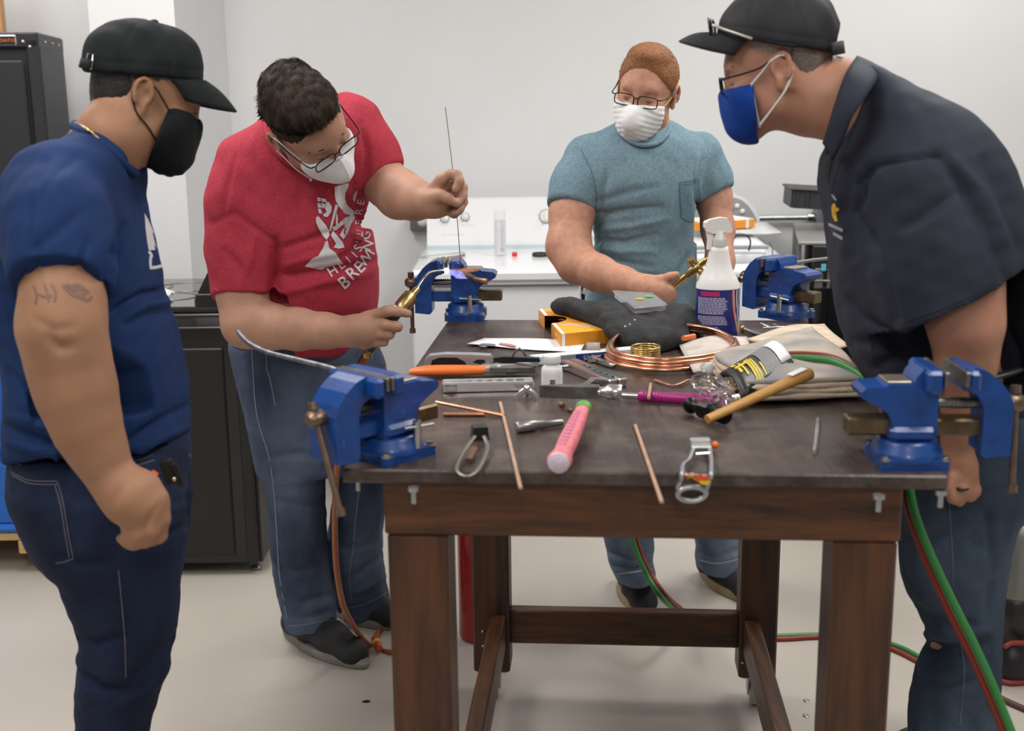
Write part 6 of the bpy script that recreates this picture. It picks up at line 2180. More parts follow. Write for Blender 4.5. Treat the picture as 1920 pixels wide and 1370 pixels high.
    b.build('chest_emblem', mat('emblem_yellow', (.78, .50, .02), .7), st, 'yellow embroidered emblem')
    b = MB()
    drape_poly(b, tr, [L_(*p) for p in [(360, 470), (405, 480), (400, 545), (372, 540)]], .0026, 4)
    b.build('emblem_centre', mat('emblem_orange', (.75, .28, .02), .7), st)
    b = MB()
    drape_poly(b, tr, [L_(*p) for p in [(325, 215), (360, 215), (415, 290), (400, 315), (370, 280)]], .002, 4)
    for i in range(7):
        x = 285 + i * 33
        drape_poly(b, tr, [L_(*p) for p in [(x, 665 + i * 14), (x + 26, 672 + i * 14), (x + 28, 722 + i * 15), (x + 2, 716 + i * 15)]], .002, 4)
    for i in range(5):
        x = 360 + i * 30
        drape_poly(b, tr, [L_(*p) for p in [(x, 812 + i * 16), (x + 24, 820 + i * 16), (x + 26, 872 + i * 17), (x + 2, 868 + i * 17)]], .002, 4)
    b.build('emblem_lettering', mat('emblem_lilac', (.42, .40, .47), .75), st, kind='stuff')
    # black ring
    q = P(1806, 914, 1.928)
    b = MB(); b.tube([P(1806 + 12.5 * math.cos(a), 913 + 5 * math.sin(a), 1.928 - .0125 * math.sin(a)) for a in np.linspace(0, 6.283, 25)[:-1]], .0027, 8, closed=True); b.build('ring', M_black, body, 'black finger ring')
    # jeans
    J = Field(.006)
    J.loft(slices([(690, 1640, 2008, 2.10, .18), (740, 1652, 2004, 2.10, .19), (800, 1668, 1990, 2.10, .19), (860, 1680, 1965, 2.11, .18), (920, 1688, 1940, 2.12, .15)]), .03, n=2.3)
    J.loft(slices([(860, 1682, 1962, 2.05, .11), (920, 1686, 1932, 2.05, .11), (980, 1686, 1906, 2.05, .108), (1040, 1684, 1893, 2.05, .105), (1100, 1692, 1887, 2.06, .10), (1155, 1718, 1884, 2.06, .098), (1205, 1738, 1880, 2.06, .095),
                   (1255, 1718, 1877, 2.06, .09), (1310, 1705, 1871, 2.07, .088), (1370, 1700, 1867, 2.07, .085), (1450, 1706, 1856, 2.07, .08), (1560, 1716, 1842, 2.08, .075), (1648, 1722, 1838, 2.09, .07)]), .04, n=2.2, cap=.008)
    J.loft(slices([(860, 1700, 1930, 2.2, .11), (960, 1705, 1890, 2.32, .10), (1060, 1715, 1870, 2.42, .095), (1160, 1745, 1868, 2.48, .09), (1260, 1728, 1858, 2.53, .085), (1390, 1722, 1848, 2.56, .075)]), .04, n=2.2, cap=.008)
    V, Fc = J.mesh(3)
    N = vnormals(V, Fc)
    V = V + N * (lumps(V, .13, .0035, 73, (1, 1, .5)) + lumps(V, .04, .0008, 74))[:, None]
    V = folds(V, Fc, [([(1700, 1130), (1750, 1165), (1820, 1170)], .008, 12), ([(1740, 1210), (1790, 1220), (1850, 1205)], .009, 12), ([(1725, 1185), (1780, 1195), (1850, 1180)], -.007, 11), ([(1715, 1270), (1770, 1290), (1840, 1275)], .006, 12),
                      ([(1890, 760), (1905, 830), (1900, 900)], .006, 10), ([(1850, 960), (1862, 1060), (1850, 1150)], .006, 12), ([(1690, 1000), (1740, 1010), (1800, 980)], .004, 12)], N)
    jn = np_object('jeans', V, Fc, M_dn4, body)
    tj = bvh(V, Fc)
    b = MB()
    for pts in ([(1780, 940), (1785, 1020), (1788, 1090)], [(1800, 1190), (1808, 1260), (1800, 1360)], [(1866, 720), (1890, 716), (1916, 708)], [(1868, 766), (1895, 770), (1918, 776)]):
        drape_strip(b, tj, pts, 2.4)
    b.build('jean_stitching', mat('denim4_stitch', (.10, .14, .20), .8), jn, kind='stuff')
    b = MB()
    g = [P(u, v, Y) for u, v, Y in ((1655, 716, 1.95), (1700, 722, 1.925), (1780, 722, 1.91), (1870, 705, 1.90), (1930, 686, 1.92))]
    b.tube(bez(g, 16), .012, 8, flat=.4); b.build('belt', M_black, jn)
    g = P(1780, 1600, 2.08)
    shoe(body, (g[0] + .09, 2.08, 0), (g[0] - .20, 2.05, 0), .11, M_boot, M_rubber, M_black)
    g = P(1780, 1400, 2.56)
    shoe(body, (g[0] + .10, 2.57, 0), (g[0] - .19, 2.56, 0), .11, M_boot, M_rubber, M_black, .03)
    return h


_t0 = _t.time()
H4 = man_polo()
print('man4', _t.time() - _t0)
# ------------------------------------------------------------------ things on the bench
M_copper = mat('copper', (.80, .40, .25), .24, 1., var=.12, vscale=30)
M_copper_d = mat('dull_copper', (.48, .25, .16), .38, .9, var=.25, vscale=40)
M_brass = mat('brass', (.70, .50, .18), .25, 1.)
M_chrome = mat('chrome', (.80, .80, .81), .2, 1.)
M_paper = mat('white_paper', (.84, .84, .86), .7)
M_rodtan = mat('flux_coated_rod', (.50, .32, .22), .5, .3, var=.15, vscale=30)
M_orange = mat('orange_grip_vinyl', (.80, .17, .02), .4)


def along(a, b, z=0.):
    """frame on the bench from pixel a towards pixel b; returns frame and length"""
    p, q = Q(*a, z), Q(*b, z)
    return frame(p, q - p), float(np.linalg.norm(q - p))


# leaflet
def sheet(poly, n, z, curl=0.):
    """bilinear sheet over four pixel corners"""
    c = [Q(*p, z) for p in poly]
    rows = []
    for i in np.linspace(0, 1, n):
        r = []
        for j in np.linspace(0, 1, n):
            p = (c[0] * (1 - j) + c[1] * j) * (1 - i) + (c[3] * (1 - j) + c[2] * j) * i
            p = p + np.array((0, 0, curl * (.3 + math.sin(3 * j + 1.5 * i) ** 2) + .0004))
            r.append(p)
        rows.append(r)
    return rows


t = thing('leaflet', 'creased white printed leaflet lying between the cartons and the silver-black cutter', 'paper', Q(990, 650))
m = MB(); m.grid(sheet([(908, 635), (1098, 641), (1088, 664), (876, 648)], 9, .001, .003), thick=.0008); lf = m.build('sheet', M_paper, t)
m = MB()
for q in ([(938, 643), (968, 648), (965, 651), (935, 646)],):
    m.grid(sheet(q, 4, .0055, .0012)); 
m.build('red_picture', mat('print_red', (.62, .22, .17), .6), lf)
m = MB()
for q in ([(903, 644), (930, 646), (926, 650), (899, 647)], [(899, 648), (914, 650), (912, 652), (897, 650)]):
    m.grid(sheet(q, 4, .0055, .0012))
m.build('dark_picture', mat('print_dark', (.18, .18, .2), .6), lf, kind='stuff')

# silver and black ratchet tube cutter
t = thing('tube_cutter', 'silver and black handled ratchet cutter behind the orange pliers', 'cutter', Q(870, 690))
K, L = along((796, 690), (1010, 690))
k = L / 214.
f_ = lambda x, z: (x * k, z * k)
m = MB(K); m.prism([f_(*p) for p in [(0, 6), (2, 18), (10, 26), (40, 29), (90, 28), (125, 26), (131, 16), (120, 5), (60, 1), (10, 1)]], -.013, .013, axis='y'); hd = m.build('handle', mat('silver_grip', (.42, .44, .47), .3, .5), t)
m = MB(K); m.prism([f_(*p) for p in [(12, 3), (16, 18), (30, 23), (62, 23), (76, 16), (84, 4), (60, -.5), (20, -.5)]], -.0150, .0150, axis='y'); m.build('black_grip', M_black, hd)
m = MB(K); m.prism([f_(*p) for p in [(92, 14), (100, 19), (113, 19), (116, 14), (106, 10)]], -.0138, .0138, axis='y'); m.build('finger_slot', M_black, hd)
m = MB(K); m.prism([f_(*p) for p in [(122, 8), (128, 20), (150, 23), (215, 20), (217, 13), (160, 12)]], -.007, .007, axis='y'); bl = m.build('blade', M_black, t)
m = MB(K); m.tube([Vector((x * k, 0, z * k)) for x, z in ((165, 23), (172, 33), (178, 38), (184, 34), (190, 23))], .0022, 8); m.build('spring_clip', M_dsteel, bl)

# welding rod packet: white top, blue front, grey glove-like flattened tube on its left
t = thing('rod_packet', 'long white and blue packet of brazing rods behind the white bottle', 'packet', Q(1100, 672))
K, L = along((1003, 686), (1206, 668))
m = MB(K); m.box((L / 2, .012, .010), (L, .026, .019), b=.002); m.build('packet', mat('packet_white', (.80, .81, .84), .35), t)
m = MB(K); m.box((L * .40, -.0013, .0095), (L * .62, .002, .0165)); fr_ = m.build('blue_front', mat('packet_blue', (.012, .045, .20), .35), t)
m = MB(K); m.box((L * .30, -.0026, .0095), (L * .13, .001, .017)); m.build('grey_patch', mat('packet_grey', (.3, .31, .34), .4), fr_)
m = MB(K); text_mb(m, '3 PCS 15', K @ Matrix.Identity(4) if False else Matrix.Translation((L * .54, -.0028, .0095)) @ Matrix.Rotation(math.pi / 2, 4, 'X') @ Matrix.Rotation(math.pi, 4, 'Z'), .0145); m.build('packet_lettering', M_print, fr_)
m = MB(K); m.box((.002, .012, .0095), (.012, .0262, .0192)); m.build('pale_blue_end', mat('packet_pale', (.35, .62, .74), .4), t)
t = thing('strap_roll', 'grey and tan flattened strap lying between cutter and orange pliers', 'strap', Q(950, 690))
K, L = along((896, 696), (1000, 686))
m = MB(K); m.grid([[(L * x, y, .005 + .006 * math.sin(x * 3) + .004 * (y > 0)) for x in np.linspace(0, 1, 9)] for y in (-.008, 0, .008)], thick=.004); m.build('top_layer', mat('strap_grey', (.50, .48, .46), .6, var=.2, vscale=40), t)
m = MB(K); m.grid([[(L * (.1 + .9 * x), y - .008, .004 + .002 * math.sin(x * 3)) for x in np.linspace(0, 1, 9)] for y in (-.006, 0, .006)], thick=.003); m.build('lower_layer', mat('strap_tan', (.36, .26, .19), .6), t)

# orange-handled pliers
t = thing('pliers', 'orange-handled slip-joint pliers lying near the left edge of the bench', 'pliers', Q(885, 706))
K, L = along((768, 708), (1003, 704))
k = L / 235.
for sgn, nm in ((1, 'handle'), (-1, 'handle')):
    m = MB(K); m.tube(bez([(0, sgn * .006, .012), (40 * k, sgn * .011, .014), (90 * k, sgn * .010, .014), (142 * k, sgn * .004, .013)], 14), [.004, .0062, .0075, .008, .0082] + [.0084] * 8 + [.008, .0075], 10); m.build('handle', M_orange, t)
m = MB(K)
m.prism([(138 * k, -.012), (138 * k, .012), (165 * k, .016), (195 * k, .014), (235 * k, .006), (236 * k, 0), (198 * k, -.003), (180 * k, -.013)], .005, .013)
m.build('lower_jaw', M_dsteel, t)
m = MB(K); m.prism([(150 * k, -.014), (152 * k, .006), (190 * k, .010), (222 * k, -.004), (234 * k, -.012), (225 * k, -.017), (185 * k, -.016)], .012, .020); m.build('upper_jaw', M_dsteel, t)
m = MB(K); m.lathe([(.006, 0), (.006, .003), (.0, .004)], Matrix.Translation((168 * k, 0, .0195)), 14); m.build('pivot', M_zinc, t)

# chrome flaring bars and yoke
def flaring_bar(a, b, label, w_=.020):
    t = thing('flaring_bar', label, 'tool', Q(*a), 'flaring bars')
    K, L = along(a, b)
    for sy in (-1, 1):
        m = MB(K); m.box((L / 2, sy * .0105, .0095), (L, .019, .019), b=.0025); m.build('bar', M_chrome, t)
    m = MB(K)
    for i in range(6):
        m.lathe([(.0035 + .0007 * i, 0), (.0045 + .0007 * i, .0008), (.0035 + .0007 * i, .0009)], Matrix.Translation((L * (.30 + .11 * i), 0, .0188)), 14)
    m.build('holes', M_dsteel, t, kind='stuff')
    m = MB(K); m.tube([(L * .1, -.028, .0095), (L * .1, .026, .0095)], .0035, 8); m.build('clamp_screw', M_steel, t)
    m = MB(K); m.box((L * .1, -.031, .0105), (.022, .004, .009), b=.0015); m.build('wing_nut', M_steel, t)
    return K


flaring_bar((829, 733), (1001, 729), 'chrome flaring bar lying parallel to and in front of the orange pliers')
flaring_bar((1066, 690), (1160, 728), 'chrome flaring bar lying slantwise right of the white bottle')
t = thing('flaring_yoke', 'small chrome three-legged flaring yoke in front of the chrome bar', 'tool', Q(988, 748))
p0 = Q(988, 749)
for dx, dy in ((-.018, .0), (.018, -.002), (0, .012)):
    m = MB(); m.tube([p0 + (0, 0, .020), p0 + (dx * .6, dy * .6, .013), p0 + (dx, dy, .005)], [.006, .0055, .005], 10); m.build('leg', M_chrome, t)
m = MB(); m.ball(p0 + (0, 0, .021), .007, 12, 8); m.build('hub', M_chrome, t)

# white pill bottle
p0 = Q(1035, 736)
t = thing('pill_bottle', 'white plastic bottle with barcode label standing among the wrenches', 'bottle', p0)
m = MB(Matrix.Translation(Vector(p0))); m.lathe([(.0, 0), (.018, 0), (.0198, .003), (.0198, .044), (.0185, .050), (.0135, .055), (.0135, .060)], None, 28); m.build('body', mat('bottle_white', (.82, .82, .80), .35), t)
m = MB(Matrix.Translation(Vector(p0))); m.lathe([(.0155, .058), (.0165, .059), (.0165, .072), (.0150, .0735), (.0, .0735)], None, 28)
for i in range(28):
    a = i * 2 * math.pi / 28
    m.box((.0166 * math.cos(a), .0166 * math.sin(a), .0655), (.001, .0012, .012), (0, 0, a))
m.build('cap', MATS['bottle_white'], t)
m = MB(Matrix.Translation(Vector(p0))); m.lathe([(.02, .006), (.02, .040)], None, 28, caps=False); lb = m.build('label', mat('label_offwhite', (.78, .78, .76), .5), t)
m = MB(Matrix.Translation(Vector(p0)))
for i in range(12):
    for aa in np.linspace(-1.75, -1.35, 6):
        m.box((.0203 * math.cos(aa), .0203 * math.sin(aa), .009 + i * .0018), (.0018, .0005, .0011 if i % 3 else .0006), (0, 0, aa + math.pi / 2))
m.build('barcode', M_dkgrey, lb, kind='stuff')
m = MB(Matrix.Translation(Vector(p0)))
for aa in (-2.55, -2.45, -2.35):
    m.box((.0203 * math.cos(aa), .0203 * math.sin(aa), .012), (.0024, .0006, .009), (0, 0, aa + math.pi / 2))
m.build('blue_mark', mat('blue_print', (.02, .04, .35), .5), lb)

# adjustable wrenches
def wrench(a, b, label, m_w=None):
    m_w = m_w or M_chrome
    t = thing('adjustable_wrench', label, 'wrench', Q(*a))
    K, L = along(a, b)
    hs = .030
    m = MB(K); m.prism([(0, -.006), (L * .1, -.008), (L * .72, -.006), (L * .74, .006), (L * .1, .008), (0, .006)], .003, .010); m.lathe([(.004, 0), (.0085, 0), (.0085, .008), (.004, .008)], Matrix.Translation((.003, 0, .0025)), 16); m.build('handle', m_w, t)
    m = MB(K); m.prism([(L * .70, -.010), (L * .80, -.020), (L * .98, -.018), (L, -.010), (L * .93, -.004), (L * .86, -.004), (L * .84, .004), (L * .80, .016), (L * .70, .010)], .002, .014); m.build('fixed_jaw', m_w, t)
    m = MB(K); m.prism([(L * .84, .004), (L * .95, .006), (L * .97, .012), (L * .85, .016)], .003, .013); m.build('moving_jaw', m_w, t)
    m = MB(K); m.lathe([(.0045, -.006), (.0055, -.004), (.0055, .004), (.0045, .006)], Matrix.Translation((L * .79, .006, .008)) @ Matrix.Rotation(math.pi / 2, 4, 'X'), 12); m.build('adjusting_screw', M_dsteel, t)


wrench((1082, 742), (1128, 706), 'chrome adjustable wrench with round jaws right of the white bottle')
wrench((1150, 690), (1105, 676), 'small chrome wrench half under the slanting flaring bar')

# magenta-handled screwdriver
t = thing('screwdriver', 'magenta-handled screwdriver with bright shaft running under the plastic bag', 'screwdriver', Q(1230, 756))
K, L = along((1108, 748), (1352, 764))
k = L / 244.
m = MB(K); m.tube([(6 * k, 0, .011), (92 * k, 0, .011)], .0062, 14); m.build('shaft', M_chrome, t)
m = MB(K); m.tube([(0, 0, .011), (9 * k, 0, .011)], [.0068, .0075], 14); m.build('tip', mat('amber_tip', (.80, .42, .08), .4), t)
m = MB(K); m.tube([(90 * k, 0, .011), (93 * k, 0, .011), (180 * k, 0, .012), (225 * k, 0, .012), (243 * k, 0, .012), (245 * k, 0, .012)], [.006, .0095, .0100, .0115, .0105, .007], 18)
for i in range(14):
    m.tube([((100 + i * 5.5) * k, 0, .0114), ((102 + i * 5.5) * k, 0, .0114)], .0104, 18)
m.build('handle', mat('magenta_grip', (.34, .012, .17), .35), t)

# pink-handled hammer in front
t = thing('claw_hammer', 'hammer with pink-wrapped handle pointing at the camera at the front of the bench', 'hammer', Q(1090, 790))
a0, b0 = Q(1047, 868, .016), Q(1092, 768, .030)
d = b0 - a0
hp = bez([a0, a0 + d * .12, a0 + d * .35, a0 + d * .7, b0], 16)
m = MB(); m.tube(hp, list(np.interp(np.linspace(0, 1, 17), [0, .05, .12, .3, .55, .8, 1], [.0150, .0185, .0190, .0150, .0162, .0140, .0120])), 18, flat=.85); hn = m.build('handle', mat('pink_wrap', (.78, .20, .24), .55, var=.12, vscale=60, bump=.3, bscale=200), t)
m = MB(); m.lathe([(.0, 0), (.0155, 0), (.0165, .002), (.0165, .004)], frame(a0 - d / np.linalg.norm(d) * .002, d) @ Matrix.Rotation(math.pi / 2, 4, 'Y'), 18); m.build('handle_end', mat('pale_mauve', (.62, .52, .62), .6, var=.15, vscale=300), hn)
m = MB()
dn = d / np.linalg.norm(d)
up_ = np.array((0, 0, 1.)) - dn * dn[2]
for i in range(11):
    s_ = .18 + .062 * i
    c = a0 + d * s_ + up_ * .0150
    for o_ in (-.004, .003):
        m.box(c + np.cross(dn, up_) * o_, (.006, .0022, .0012), (0, 0, math.atan2(dn[1], dn[0]) + (.8 if o_ < 0 else -.8)))
m.build('printed_pattern', mat('lilac_print', (.42, .26, .52), .6), hn, kind='stuff')
m = MB(); m.tube([b0 - d * .02, b0 + d * .07], .0135, 16, flat=.85); m.build('green_band', mat('green_tape', (.10, .33, .06), .5), t)
K, L = along((1012, 764), (1166, 766))
K = K @ Matrix.Translation((0, 0, .030))
k = L / 154.
m = MB(K)
m.prism([(0, -.004), (25 * k, -.010), (60 * k, -.013), (100 * k, -.013), (112 * k, -.009), (112 * k, .009), (100 * k, .013), (60 * k, .012), (25 * k, .006)], -.010, .012)
m.build('head', M_dsteel, t)
m = MB(K); m.tube([(110 * k, 0, .0), (122 * k, 0, 0), (128 * k, 0, 0), (152 * k, 0, 0), (154 * k, 0, 0)], [.0105, .0100, .0140, .0150, .0135], 20); m.build('face', M_chrome, t)

# wooden-handled ball hammer
t = thing('ball_hammer', 'black-headed hammer with yellow wooden handle slanting over the tan cloths', 'hammer', Q(1350, 790))
a0, b0 = Q(1326, 786, .020), Q(1520, 698, .074)
m = MB(); m.tube(bez([a0 + (b0 - a0) * s_ for s_ in (0, .25, .5, .75, .93, 1)], 20), list(np.interp(np.linspace(0, 1, 21), [0, .2, .5, .8, .95, 1], [.0085, .0090, .0105, .0135, .0130, .0090])), 16, flat=.85)
hn = m.build('handle', wood('hickory', (.42, .20, .05), (.60, .33, .09), 0, 1.2), t)
Kk = frame(a0 + (b0 - a0) * .86 + (0, 0, .0138), b0 - a0); m = MB(Kk); m.box((0, 0, -.0015), (.034, .015, .002), b=.0008); m.build('label', M_paper, hn)
K, L = along((1288, 776), (1362, 800))
K = K @ Matrix.Translation((0, 0, .018))
m = MB(K)
m.box((L * .5, 0, 0), (.034, .026, .027), b=.005)
m.tube([(L * .62, 0, 0), (L * .72, 0, 0), (L * .76, 0, 0), (L * .98, 0, 0), (L, 0, 0)], [.0115, .010, .0140, .0145, .012], 16)
m.tube([(L * .4, 0, 0), (L * .25, 0, 0), (L * .18, 0, 0)], [.0115, .0095, .0105], 16)
m.ball((L * .1, 0, 0), .0145, 16, 10)
m.build('head', mat('black_iron', (.02, .02, .02), .35, .8, var=.3, vscale=50), t)

# plastic bag of fittings
def bag_of_fittings():
    t = thing('fittings_bag', 'clear crumpled plastic bag holding small metal fittings over the screwdriver handle', 'bag', Q(1340, 740))
    c = Q(1338, 748, .030)
    F = Field(.0035)
    for u, v, z, r in ((1318, 752, .022, .022), (1350, 742, .026, .026), (1332, 722, .035, .024), (1312, 715, .03, .018), (1370, 726, .026, .020), (1330, 690, .04, .014), (1384, 740, .02, .015)):
        F.ell(Q(u, v, z), (r, r, r * .85), k=.02)
    F.cut((0, 0, TZ + .0015), (0, 0, -1), .002)
    V, Fc = F.mesh(1)
    N = vnormals(V, Fc)
    V = V + N * (lumps(V, .022, .0030, 81) + lumps(V, .010, .0014, 82))[:, None]
    V[:, 2] = np.maximum(V[:, 2], TZ + .0012)
    np_object('bag_film', V, Fc, mat('clear_film', (.97, .96, .96), .06, trans=1., alpha=.34, spec=.8), t, smooth=True)
    r = random.Random(4)
    for i in range(34):
        u, v = 1318 + r.random() * 66, 704 + r.random() * 52
        p = Q(u, v, .012 + r.random() * .018)
        Mx = Matrix.Translation(Vector(p)) @ Euler((r.random() * 3, r.random() * 3, r.random() * 3)).to_matrix().to_4x4()
        m = MB(Mx)
        m.lathe([(.0025, -.006), (.0045, -.006), (.0045, 0), (.0058, 0), (.0058, .005), (.003, .005)], None, 8, smooth=False)
        m.build('fitting', M_chrome if i % 3 else M_brass, t)
    m = MB(); p = Q(1329, 690, .045); m.ball(p, (.010, .009, .012)); m.build('knot', mat('clear_film_white', (.75, .75, .77), .3, alpha=.8), t)


bag_of_fittings()

# black and yellow pouch lying on the cloths
def pouch():
    t = thing('glove_pouch', 'black pouch with yellow lettering and white tag lying on the tan cloths', 'pouch', Q(1415, 700))
    c4 = [Q(1352, 706, .030), Q(1392, 746, .022), Q(1490, 692, .040), Q(1440, 650, .050)]   # left, near, right, far
    def at(i, j, h=0.):
        p = (c4[0] * (1 - j) + c4[3] * j) * (1 - i) + (c4[1] * (1 - j) + c4[2] * j) * i
        bul = math.sin(math.pi * min(1, max(0, i))) ** .6 * .022
        return p + np.array((0, 0, bul + h))
    m = MB(); m.grid([[at(i, j) for j in np.linspace(0, 1, 17)] for i in np.linspace(0, 1, 13)], thick=-.004); b = m.build('pouch', mat('pouch_black', (.035, .037, .042), .35, var=.15, vscale=20), t)
    m = MB(); m.grid([[at(i, j, -.010) for j in np.linspace(.02, .98, 9)] for i in np.linspace(.02, .98, 9)], thick=.012); m.build('lining', M_black, t)
    my = mat('pouch_yellow', (.72, .56, .02), .5)
    m = MB()
    for i0, i1, j0, j1 in ((.10, .30, .10, .17), (.36, .44, .10, .30), (.46, .62, .12, .17), (.30, .95, .30, .335), (.30, .95, .345, .38), (.35, .95, .39, .42), (.25, .75, .20, .235), (.62, .92, .47, .50)):
        m.grid([[at(i, j, .0042) for j in np.linspace(j0, j1, 4)] for i in np.linspace(i0, i1, 8)])
    m.build('yellow_print', my, b, kind='stuff')
    m = MB()
    for i in range(9):
        j0 = .52 + i * .03
        m.grid([[at(a, j, .0042) for j in np.linspace(j0, j0 + .016, 3)] for a in np.linspace(.12 + .02 * (i % 3), .92 - .03 * (i % 2), 8)])
    m.build('grey_print', mat('pouch_grey', (.40, .41, .43), .5), b, kind='stuff')
    m = MB(); m.grid([[at(i, j, .005) for j in np.linspace(.80, 1.0, 6)] for i in np.linspace(.05, .88, 9)], thick=-.0012); m.build('white_tag', M_paper, b)


pouch()

# pile of tan cloths
def cloths():
    mt = mat('tan_cotton', (.58, .47, .36), .9, var=.14, vscale=26, bump=.3, bscale=160)
    mg = mat('grey_patterned_cotton', (.56, .46, .36), .9, col2=(.24, .25, .27), vscale=9, bump=.3, bscale=160)
    c4 = [(1322, 700), (1392, 764), (1640, 752), (1522, 640)]
    r = np.random.default_rng(5)
    names = ['lowest tan cloth of the folded pile under the pouch', 'second tan cloth up in the pile under the pouch', 'third tan cloth up in the pile under the pouch', 'grey-patterned topmost cloth of the pile under the pouch']
    for k in range(4):
        z0 = .002 + k * .0085
        cs = [np.array(p, float) + (np.array((1500, 705.)) - p) * .03 * k for p in c4]
        c = [PZ(p[0], p[1], TZ) for p in cs]
        rows = []
        for i in np.linspace(0, 1, 22):
            row = []
            for j in np.linspace(0, 1, 30):
                p = (c[0] * (1 - j) + c[3] * j) * (1 - i) + (c[1] * (1 - j) + c[2] * j) * i
                zz = z0 + .0030 * math.sin(7 * i + 3 * j + k) + .0024 * math.sin(13 * j - 4 * i + 2 * k) + .010 * max(0, math.sin(math.pi * i)) * (k + 1) / 4
                edge = min(i, 1 - i, j, 1 - j)
                zz = z0 + (zz - z0) * min(1, edge * 9 + .15)
                p = p + np.array((.004 * math.sin(9 * i + k), .004 * math.sin(11 * j + 2 * k), 0))
                row.append((p[0], p[1], TZ + max(.0085 + k * .0085 - .008, zz) + .0075))
            rows.append(row)
        m = MB(); m.grid(rows, thick=.0075)
        m.build('folded_cloth', mg if k == 3 else mt, None, names[k], 'cloth', 'folded tan cloths')
    # loose tan flap at the rear, near the hex keys
    m = MB(); m.grid(sheet([(1400, 640), (1545, 612), (1592, 664), (1470, 668)], 14, .020, .012), thick=.003); m.build('loose_cloth', mt, None, 'loose tan cloth spread at the right edge behind the folded pile', 'cloth')
    m = MB(); m.grid(sheet([(1272, 648), (1400, 636), (1420, 690), (1300, 712)], 12, .004, .010), thick=.003); m.build('pale_cloth', mat('pale_cotton', (.55, .50, .45), .9, var=.1, vscale=20), None, 'pale cloth under the copper coil and plastic bag', 'cloth')


cloths()

# copper tubing coil, brass solder coil
t = thing('copper_coil', 'large loose coil of copper tubing lying behind the plastic bag', 'coil', Q(1262, 668))
cc = Q(1263, 668, .0)
ax_ = (Q(1383, 652) - Q(1144, 676)) / 2
ay_ = np.array((-.02, .165, 0))
pts = []
for i in range(150):
    a = i / 150 * 2 * math.pi * 3.6 + 2.5
    g = 1 - .022 * (i / 150 * 3.6) + .012 * math.sin(a * .5)
    pts.append(cc + ax_ * math.cos(a) * g + ay_ * math.sin(a) * g + np.array((0, 0, .008 + .0062 * (i / 150 * 3.6) + .018 * max(0, math.sin(a)) * .8)))
m = MB(); m.tube(pts, .0050, 10); m.build('coil', M_copper, t)
m = MB(); m.tube([Q(1281, 634, .040), Q(1302, 630, .040)], .0058, 10); m.build('end_cap', mat('orange_cap', (.85, .18, .04), .4), t)
t = thing('solder_coil', 'small brass-coloured coil of solder inside the copper coil', 'coil', Q(1210, 684))
c0 = Q(1210, 680, .004)
for i in range(8):
    m = MB(); m.tube([c0 + (.029 * math.cos(a), .029 * math.sin(a), .003 + i * .0044 + .001 * math.sin(a + i)) for a in np.linspace(0, 6.283, 37)[:-1]], .0022, 8, closed=True); m.build('turn', M_brass, t)
m = MB(); m.tube(bez([Q(1228, 712, .004), Q(1262, 722, .004), Q(1290, 712, .006)], 10), .0036, 8, flat=.5); m.build('copper_strip', M_copper_d, None, 'short copper strip lying in front of the copper coil', 'strip')
m = MB(); m.tube([Q(1216, 745, .030), Q(1220, 720, .006)], .0030, 8); m.build('thin_spike', M_rodtan, None, 'short brown rod stub crossing behind the magenta screwdriver', 'rod')

# red clip, grey roll, black cloth, clear case, spray bottle, orange carton
t = thing('tape_roll', 'grey roll of tape standing behind the blue and white packet', 'roll', Q(1112, 655))
p = Q(1112, 656, .017)
m = MB(Matrix.Translation(Vector(p)) @ Matrix.Rotation(math.pi / 2, 4, 'Y') @ Matrix.Translation((0, 0, -.014))); m.lathe([(.009, 0), (.0165, 0), (.0165, .028), (.009, .028), (.009, 0)], None, 24, caps=False); m.build('roll', mat('tape_grey', (.36, .32, .30), .5, var=.1, vscale=60), t)
t = thing('red_clip', 'small red A-shaped clip behind the packet, beside the black cloth', 'clip', Q(1152, 656))
a, b_, c = Q(1143, 657, .004), Q(1153, 652, .020), Q(1159, 655, .004)
m = MB(); m.tube([a, b_], .0032, 8, flat=.7); m.build('arm', mat('red_clip', (.60, .02, .02), .35), t)
m = MB(); m.tube([b_, c], .0032, 8, flat=.7); m.build('arm', MATS['red_clip'], t)

def black_cloth():
    F = Field(.0045)
    for u, v, z, r in ((1046, 574, .046, (.014, .02, .008)), (1064, 574, .050, (.024, .03, .014)), (1085, 578, .052, (.030, .04, .016)), (1112, 586, .050, (.035, .05, .018)), (1140, 598, .046, (.032, .06, .020)),
                       (1180, 600, .036, (.06, .09, .030)), (1240, 602, .034, (.07, .10, .030)), (1288, 600, .028, (.05, .09, .028)), (1168, 620, .036, (.035, .05, .022)), (1200, 632, .024, (.045, .06, .024)), (1250, 634, .016, (.05, .05, .020)), (1215, 648, .010, (.04, .035, .016))):
        F.ell(Q(u, v, z), r, k=.045)
    F.cut((0, 0, TZ + .001), (0, 0, -1), .002)
    V, Fc = F.mesh(2)
    N = vnormals(V, Fc)
    up = np.clip(N[:, 2] + .3, 0, 1)
    V = V + N * ((lumps(V, .11, .0035, 91) + lumps(V, .045, .0026, 92, (1, .5, 1)) + lumps(V, .02, .0008, 93)) * up)[:, None]
    V[:, 2] = np.maximum(V[:, 2], TZ + .0008)
    np_object('black_cloth', V, Fc, mat('black_canvas', (.018, .019, .021), .85, var=.3, vscale=30, bump=.3, bscale=220), None, 'heap of black cloth at the rear of the bench behind the copper coil', True, 'cloth')
    t = bpy.data.objects['black_cloth']
    tr = bvh(V, Fc)
    m = MB()
    for u, v in ((1181, 608), (1190, 600), (1172, 612)):
        p = drape_pts(tr, [(u, v)], .0006)[0]
        if p is not None:
            m.ball(p, .0022, 8, 5)
    m.build('specks', M_paper, t, kind='stuff')
    return tr


bc_tree = black_cloth()


